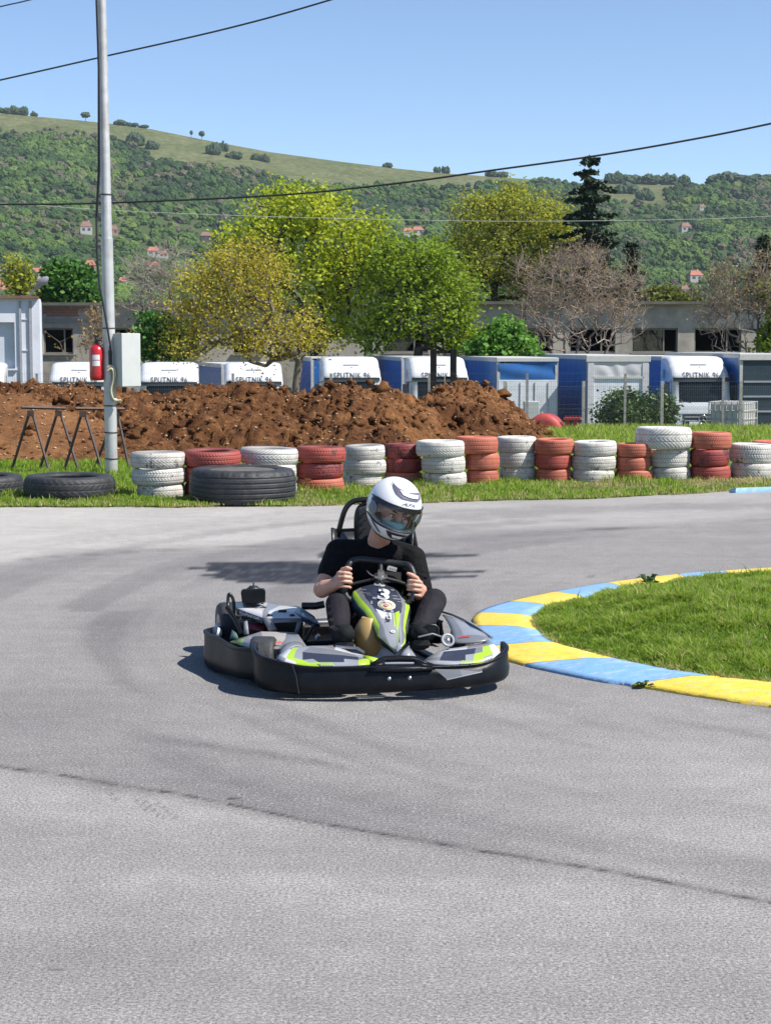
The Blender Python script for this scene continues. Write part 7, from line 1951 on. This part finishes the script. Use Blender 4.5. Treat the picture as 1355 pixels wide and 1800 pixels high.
# legs (inside the trousers)
kneeL = P(594, 1062, 8.42); ankL = P(598, 1118, 8.24); kneeR = P(763, 1056, 8.40); ankR = P(736, 1112, 8.20)
hipL = P(634, 1084, 8.78); hipR = P(690, 1082, 8.78)
for h, k, a in ((hipL, kneeL, ankL), (hipR, kneeR, ankR)):
    capsule(bm, h, k, 0.070, 0.050); capsule(bm, k, a, 0.048, 0.034)
# hands
def hand(c, along, inward, front, wr, flip):
    """c: rim point in the fist; along: up the rim; inward: towards the wheel centre; front: towards the nose"""
    a = along.normalized(); o = -inward.normalized(); n = front.normalized()
    ellip(bm, c + o * 0.030 - n * 0.016, (0.022, 0.030, 0.040), Matrix((o, n, a)).transposed())
    capsule(bm, c + o * 0.034 - n * 0.028, wr, 0.030, 0.027)
    ln = [1.0, 1.08, 1.02, 0.84]; rr = [0.0098, 0.0102, 0.0097, 0.0086]
    for i in range(4):
        q = c + a * (0.033 - 0.0215 * i) + a * (-0.004 if i == 3 else 0)
        k = ln[i]; r = rr[i]
        pts = [q + o * 0.034 - n * 0.010, q + o * 0.030 * k + n * 0.020, q + o * 0.006 + n * 0.0285 * k, q - o * 0.020 * k + n * 0.0225, q - o * 0.0285 * k + n * 0.006, q - o * 0.021 - n * 0.010]
        for j in range(5): capsule(bm, pts[j], pts[j + 1], r * (1.06 - 0.05 * j), r * (1.01 - 0.05 * j), 10)
    # thumb leaves the side of the palm and lies up along the rim
    t0 = c + o * 0.030 - n * 0.022 + a * 0.018; t1 = c + o * 0.012 - n * 0.004 + a * 0.052; t2 = c - o * 0.010 + n * 0.018 + a * 0.060; t3 = c - o * 0.026 + n * 0.022 + a * 0.056
    if flip: t2 = c - o * 0.012 + n * 0.020 + a * 0.062; t3 = c - o * 0.030 + n * 0.022 + a * 0.066
    capsule(bm, t0, t1, 0.0155, 0.0125, 10); capsule(bm, t1, t2, 0.0122, 0.0112, 10); capsule(bm, t2, t3, 0.011, 0.0092, 10)
cL = P(607, 1020, 8.42); cR = P(727, 1034, 8.385)
nf = Vector((0.08, -0.93, 0.25)).normalized()
hand(cL, Vector((-0.03, 0.05, 1)), Vector((1, 0.05, -0.10)), nf, wrL, False)
hand(cR, Vector((0.05, 0.05, 1)), Vector((-1, 0.10, 0.12)), Vector((-0.10, -0.93, 0.25)), wrR, True)
body = fuse('body', bm, SKIN, person, 0.0036, 3, 0.45)

# --- t-shirt
bm = bmesh.new()
capsule(bm, pel + Vector((0, -0.01, 0.02)), chest, 0.150, 0.158, fl=0.82); capsule(bm, chest, neck0 - Vector((0, -0.01, 0.030)), 0.160, 0.103, fl=0.74)
capsule(bm, neck0 + Vector((-0.02, 0.02, -0.038)), shL + Vector((0, 0, 0.006)), 0.078, 0.066); capsule(bm, neck0 + Vector((0.05, 0.02, -0.030)), shR + Vector((0, 0, 0.01)), 0.080, 0.066)
capsule(bm, neck0 + Vector((0.02, -0.03, -0.045)), shR.lerp(neck0, 0.5) + Vector((0, -0.03, -0.01)), 0.062, 0.062)
slL = shL.lerp(elL, 0.52); slR = shR.lerp(elR, 0.80)
capsule(bm, shL, slL, 0.067, 0.062); capsule(bm, shR, slR, 0.067, 0.060)
capsule(bm, shL + Vector((0.02, -0.02, -0.05)), chest + Vector((-0.08, 0, -0.06)), 0.06, 0.08); capsule(bm, shR + Vector((-0.02, -0.02, -0.05)), chest + Vector((0.08, 0, -0.06)), 0.06, 0.08)
# folds
for k in range(14):
    p = chest + Vector((random.uniform(-.13, .13), -0.115, random.uniform(-.17, .08)))
    capsule(bm, p, p + Vector((random.uniform(-.07, .07), 0.0, random.uniform(-.05, .02))), 0.013, 0.006, 8)
for sl, el in ((slL, shL), (slR, shR)):
    for k in range(4):
        p = sl.lerp(el, 0.15 + 0.2 * k) + Vector((random.uniform(-.02, .02), -0.055, 0)); capsule(bm, p + Vector((-0.04, 0, 0.012)), p + Vector((0.04, -0.004, -0.01)), 0.009, 0.006, 8)
fuse('t_shirt', bm, SHIRT, person, 0.0055, 3)
# --- trousers
bm = bmesh.new()
capsule(bm, pel + Vector((-0.06, 0, 0)), pel + Vector((0.06, 0, 0)), 0.13, 0.13, fl=0.9)
for h, k, a, s in ((hipL, kneeL, ankL, -1), (hipR, kneeR, ankR, 1)):
    capsule(bm, h, k, 0.086, 0.063); capsule(bm, k, k.lerp(a, 0.45), 0.063, 0.059); capsule(bm, k.lerp(a, 0.3), a, 0.059, 0.047)
    ellip(bm, k + Vector((0, -0.012, 0.006)), (0.055, 0.054, 0.054))
    for q in range(4):
        p = k.lerp(a, 0.15 + 0.22 * q) + Vector((0, -0.050, 0.0)); capsule(bm, p + Vector((-0.045, 0.015, random.uniform(0, .02))), p + Vector((0.045, 0.015, random.uniform(-.02, 0.01))), 0.012, 0.008, 8)
fuse('trousers', bm, TROUS, person, 0.006, 3)
# --- shoes
def shoe(ank, toe, w):
    d = (toe - ank); d.normalize()
    bm = bmesh.new()
    capsule(bm, ank + Vector((0, 0.01, -0.03)), toe, 0.046, 0.044); ellip(bm, toe + Vector((0, -0.004, 0.006)), (0.045, 0.05, 0.040)); capsule(bm, ank + Vector((0, 0, 0.0)), ank + Vector((0, 0.0, -0.03)), 0.042, 0.046)
    for k in range(4):
        p = ank.lerp(toe, 0.3 + 0.16 * k) + Vector((0, -0.02, 0.042)); capsule(bm, p + Vector((-0.03, 0, 0)), p + Vector((0.03, 0, 0.0)), 0.007, 0.007, 8)
    o = fuse('shoe', bm, SHOE, person, 0.005, 3)
    mb = MB()
    rows = []
    for f in np.linspace(0, 1, 8):
        c = (ank + Vector((0, 0.03, -0.085))).lerp(toe + Vector((0, -0.03, -0.045)), f); hw = 0.036 + 0.014 * math.sin(math.pi * f)
        rows.append([c + Vector((-hw, 0, -0.012)), c + Vector((-hw, 0, 0.014)), c + Vector((hw, 0, 0.014)), c + Vector((hw, 0, -0.012))])
    mb.grid(rows, closed=True); mb.add(rows[-1], [(0, 1, 2, 3)]); mb.build('sole', SOLE, o, True, bevel=0.006)
shoe(P(600, 1112, 8.26), P(608, 1116, 8.12), 1); shoe(P(733, 1110, 8.22), P(740, 1112, 8.09), 1)
# trousers' white tag seen on the chest
tagm = MB().add([P(681, 996, 8.50), P(684, 994, 8.50), P(698, 998, 8.50), P(696, 1005, 8.50), P(680, 1002, 8.50)], [(0, 1, 2, 3, 4)])
tagm.build('wheel_sticker', KWHITE, sw, True)
for k in range(4): MB().add([P(684.5 + 3 * k, 998 + 0.8 * k, 8.497), P(686.5 + 3 * k, 998.5 + 0.8 * k, 8.497), P(686.2 + 3 * k, 1001.5 + 0.7 * k, 8.497), P(684.2 + 3 * k, 1001 + 0.7 * k, 8.497)], [(0, 1, 2, 3)]).build('sticker_print', KGREY, sw, True)
MB().grid([[P(664, 1004, 8.50), P(668, 1022, 8.45)], [P(705, 1006, 8.50), P(705, 1026, 8.45)]]).build('wheel_plate', KFRAME, sw, True)

# --- face details
EYEW = mat('eye_white', (0.6, 0.57, 0.53), 0.2); IRIS = mat('iris_dark', (0.03, 0.022, 0.018), 0.1); BROW = mat('brow_hair', (0.03, 0.02, 0.014), 0.8); MASKC = mat('face_mask_cyan', (0.26, 0.50, 0.52), 0.7, var=0.1, scale=20)
for s in (-1, 1):
    e = MB(); Me = Matrix.Translation(HP(s * 0.033, 0.0, 0.078)) @ HM.to_4x4()
    e.lathe([(0, -0.012), (0.008, -0.009), (0.012, 0), (0.008, 0.009), (0, 0.012)], 14, M=Me)
    eo = e.build('eye', EYEW, person, True)
    MB().lathe([(0, 0.0), (0.0055, 0.0), (0.004, 0.002), (0, 0.003)], 12, M=Matrix.Translation(HP(s * 0.033 + 0.003, -0.001, 0.0895)) @ HM.to_4x4() @ Matrix.Rotation(math.radians(90), 4, 'X')).build('iris', IRIS, eo, True)
    MB().tube([HP(s * 0.014, 0.020, 0.092), HP(s * 0.034, 0.026, 0.090), HP(s * 0.054, 0.019, 0.076)], [0.004, 0.005, 0.003], 6).build('eyebrow', BROW, person, True)
    MB().tube([HP(s * 0.020, 0.008, 0.090), HP(s * 0.034, 0.010, 0.0905), HP(s * 0.046, 0.004, 0.083)], [0.002, 0.003, 0.002], 6).build('eyelid', BROW, eo, True)
rows = []
for v in np.linspace(-0.085, -0.024, 7):
    r = []
    for a in np.linspace(-1.15, 1.15, 15):
        rr = 0.089 + 0.036 * math.exp(-(a / 0.42) ** 2) * (1 if v < -0.03 else 0.8)
        r.append(HP(math.sin(a) * rr * 0.85, v + 0.016 * math.exp(-(a / 0.3) ** 2) * (v > -0.05), 0.018 + math.cos(a) * rr))
    rows.append(r)
MB().grid(rows).build('face_mask', MASKC, person, True, solid=0.002)
MB().grid([[HP(math.sin(a) * 0.079, 0.066 - 0.006 * math.cos(a * 7), 0.01 + math.cos(a) * 0.085) for a in np.linspace(-1.2, 1.2, 21)], [HP(math.sin(a) * 0.070, 0.096, math.cos(a) * 0.074) for a in np.linspace(-1.2, 1.2, 21)]]).build('hair', mat('pale_hood', (0.52, 0.5, 0.46), 0.8), person, True, solid=0.006)

# --- helmet: one shell function, patches lie on it
HR = (0.133, 0.158, 0.158)
def shell(a, e, off=0.0):
    """a: turn from the front (+ to image right), e: height angle, radians"""
    sx = math.cos(e) * math.sin(a); fy = math.cos(e) * math.cos(a); uz = math.sin(e)
    pw = 0.92
    x = HR[0] * math.copysign(abs(sx) ** pw, sx); y = HR[1] * math.copysign(abs(fy) ** pw, fy); z = HR[2] * math.copysign(abs(uz) ** 0.95, uz)
    if z < 0: y *= 1 + 0.06 * min(1, -z / 0.08) * (fy > 0); x *= 1 - 0.16 * min(1, (-z / 0.14)) ** 1.5
    if fy > 0 and z < -0.02: y += 0.012 * min(1, (-z - 0.02) / 0.05) * fy
    n = Vector((sx / HR[0], fy / HR[1], uz / HR[2])).normalized()
    return HP(x + n.x * off, z + 0.014 + n.z * off, y - 0.008 + n.y * off)
HW_ = mat('helmet_white', (0.76, 0.76, 0.78), 0.22, var=0.02, coat=0.5); HB_ = mat('helmet_trim_black', (0.018, 0.018, 0.022), 0.4); HG_ = mat('helmet_grey_print', (0.10, 0.09, 0.14), 0.4)
A1, E0, E1 = math.radians(88), math.radians(-21), math.radians(17)
def in_visor(a, e):
    t = abs(a) / A1
    if t > 1: return False
    return E0 + 0.34 * max(0, t - 0.55) ** 1.3 < e < E1 - 0.20 * max(0, t - 0.75)
na, ne = 144, 80; EB = math.radians(-58)
V = []; keep = []
mb = MB(); rows = []
for i in range(ne + 1):
    e = EB + (math.radians(89.5) - EB) * i / ne
    rows.append([shell(2 * math.pi * j / na - math.pi, e) for j in range(na)])
k0 = 0; vs = [p for r in rows for p in r]; fs = []
for i in range(ne):
    e = EB + (math.radians(89.5) - EB) * (i + 0.5) / ne
    for j in range(na):
        a = 2 * math.pi * (j + 0.5) / na - math.pi
        if in_visor(a, e): continue
        fs.append((i * na + j, i * na + (j + 1) % na, (i + 1) * na + (j + 1) % na, (i + 1) * na + j))
fs.append(tuple(ne * na + j for j in range(na)))
mb.add(vs, fs, smooth=True)
helm = mb.build('helmet', HW_, person, True, solid=0.022)
helm['label'] = 'white full face helmet with raised dark trim and clear visor'
# visor
rows = []
for i in range(15):
    r = []
    for j in range(41):
        a = -A1 * 1.02 + 2.04 * A1 * j / 40; t = abs(a) / A1
        lo = E0 - 0.03 + 0.34 * max(0, t - 0.55) ** 1.3; hi = E1 + 0.03 - 0.20 * max(0, t - 0.75)
        r.append(shell(a, lo + (hi - lo) * i / 14, 0.005))
    rows.append(r)
MB().grid(rows).build('visor', glass_mat('visor_clear', (0.90, 0.95, 0.97), 0.2, 0.02), helm, True)
for edge in (0, 14):
    MB().tube(rows[edge], 0.0042 if edge == 0 else 0.0036, 6).build('visor_rim', HB_, helm, True)
# dark band along the brow of the visor
MB().grid([[shell(a, E1 - 0.20 * max(0, abs(a) / A1 - 0.75) - 0.115, 0.001) for a in np.linspace(-A1, A1, 41)], [shell(a, E1 - 0.20 * max(0, abs(a) / A1 - 0.75) + 0.01, 0.001) for a in np.linspace(-A1, A1, 41)]]).build('brow_band', HB_, helm, True)
# pivot discs
for s in (-1, 1):
    MB().add([shell(s * (A1 - 0.30), -0.02, 0.006)] + [shell(s * (A1 - 0.30) + 0.22 * math.cos(w), -0.02 + 0.17 * math.sin(w), 0.007) for w in np.linspace(0, 6.283, 21)[:-1]], [(0, k + 1, (k + 1) % 20 + 1) for k in range(20)]).build('pivot_plate', mat('pivot_grey', (0.06, 0.075, 0.10), 0.3), helm, True)
def shell_poly(name, pts, m, off=0.003, div=6, parent=None):
    """closed fan polygon on the shell, edges subdivided so it follows the curve"""
    q = []
    for i in range(len(pts)):
        (a0, e0), (a1, e1) = pts[i], pts[(i + 1) % len(pts)]
        for k in range(div): q.append((a0 + (a1 - a0) * k / div, e0 + (e1 - e0) * k / div))
    ca = sum(p[0] for p in q) / len(q); ce = sum(p[1] for p in q) / len(q)
    n = len(q); vs = [shell(math.radians(ca), math.radians(ce), off)]; fs = []
    R = 4
    for r in range(1, R + 1):
        for a, e in q: vs.append(shell(math.radians(ca + (a - ca) * r / R), math.radians(ce + (e - ce) * r / R), off))
    for k in range(n): fs.append((0, 1 + k, 1 + (k + 1) % n))
    for r in range(R - 1):
        for k in range(n): fs.append((1 + r * n + k, 1 + (r + 1) * n + k, 1 + (r + 1) * n + (k + 1) % n, 1 + r * n + (k + 1) % n))
    return MB().add(vs, fs, smooth=True).build(name, m, parent or helm, True)
shell_poly('top_vent', [(-72, 60), (-62, 60), (-30, 41), (-12, 35), (30, 34), (44, 38), (50, 50), (36, 51), (0, 50), (-30, 53)], HG_, 0.006)
shell_poly('vent_cover', [(-24, 49), (-12, 41), (6, 38.5), (30, 38.5), (36, 46), (0, 46)], HW_, 0.010)
shell_poly('chin_vent', [(-30, -27), (-22, -38), (-12, -44), (8, -44), (18, -38), (26, -29), (0, -28)], HB_, 0.006)
shell_poly('chin_grille', [(-14, -31), (14, -31), (11, -38), (-9, -38)], HW_, 0.011)
for s in (-1, 1):
    c = shell_poly('cheek_vent', [(s * 80, -18), (s * 62, -28), (s * 46, -41), (s * 44, -44), (s * 56, -40), (s * 72, -31)], HG_, 0.004)
    shell_poly('vent_edge', [(s * 74, -24), (s * 58, -34), (s * 50, -41), (s * 58, -37), (s * 70, -29)], HW_, 0.007)
me = text_mesh('AFX', 9.0, shear=0.35, bold=0.12)
map_mesh(me, lambda co: shell(math.radians(6 + co.x * 1.9), math.radians(25.5 + co.y * 0.85), 0.002)); link('lettering', me, HG_, helm, True)
MB().tube([shell(math.radians(a), EB, -0.008) for a in range(-180, 181, 12)], 0.012, 8, cap=False).build('neck_roll', HB_, helm, True)
MB().tube([neck1 + Vector((-0.055, -0.05, 0.01)), neck1 + Vector((-0.01, -0.085, -0.012)), neck1 + Vector((0.05, -0.06, 0.02))], 0.010, 6).build('chin_strap', HB_, helm, True)
# ================================================================== AIR
hz = bpy.data.materials.new('pale_air'); hz.use_nodes = True
hn = hz.node_tree.nodes; hn.remove(hn['Principled BSDF'])
pv = hn.new('ShaderNodeVolumePrincipled'); pv.inputs['Color'].default_value = (0.72, 0.84, 1.0, 1); pv.inputs['Density'].default_value = 0.00006; pv.inputs['Anisotropy'].default_value = 0.0
hz.node_tree.links.new(pv.outputs[0], hn['Material Output'].inputs['Volume'])
o = MB().box((0, 1190, 160), (7600, 2900, 340)).build('haze', hz); tag(o, 'thin pale air over the yard and hill', kind='stuff')
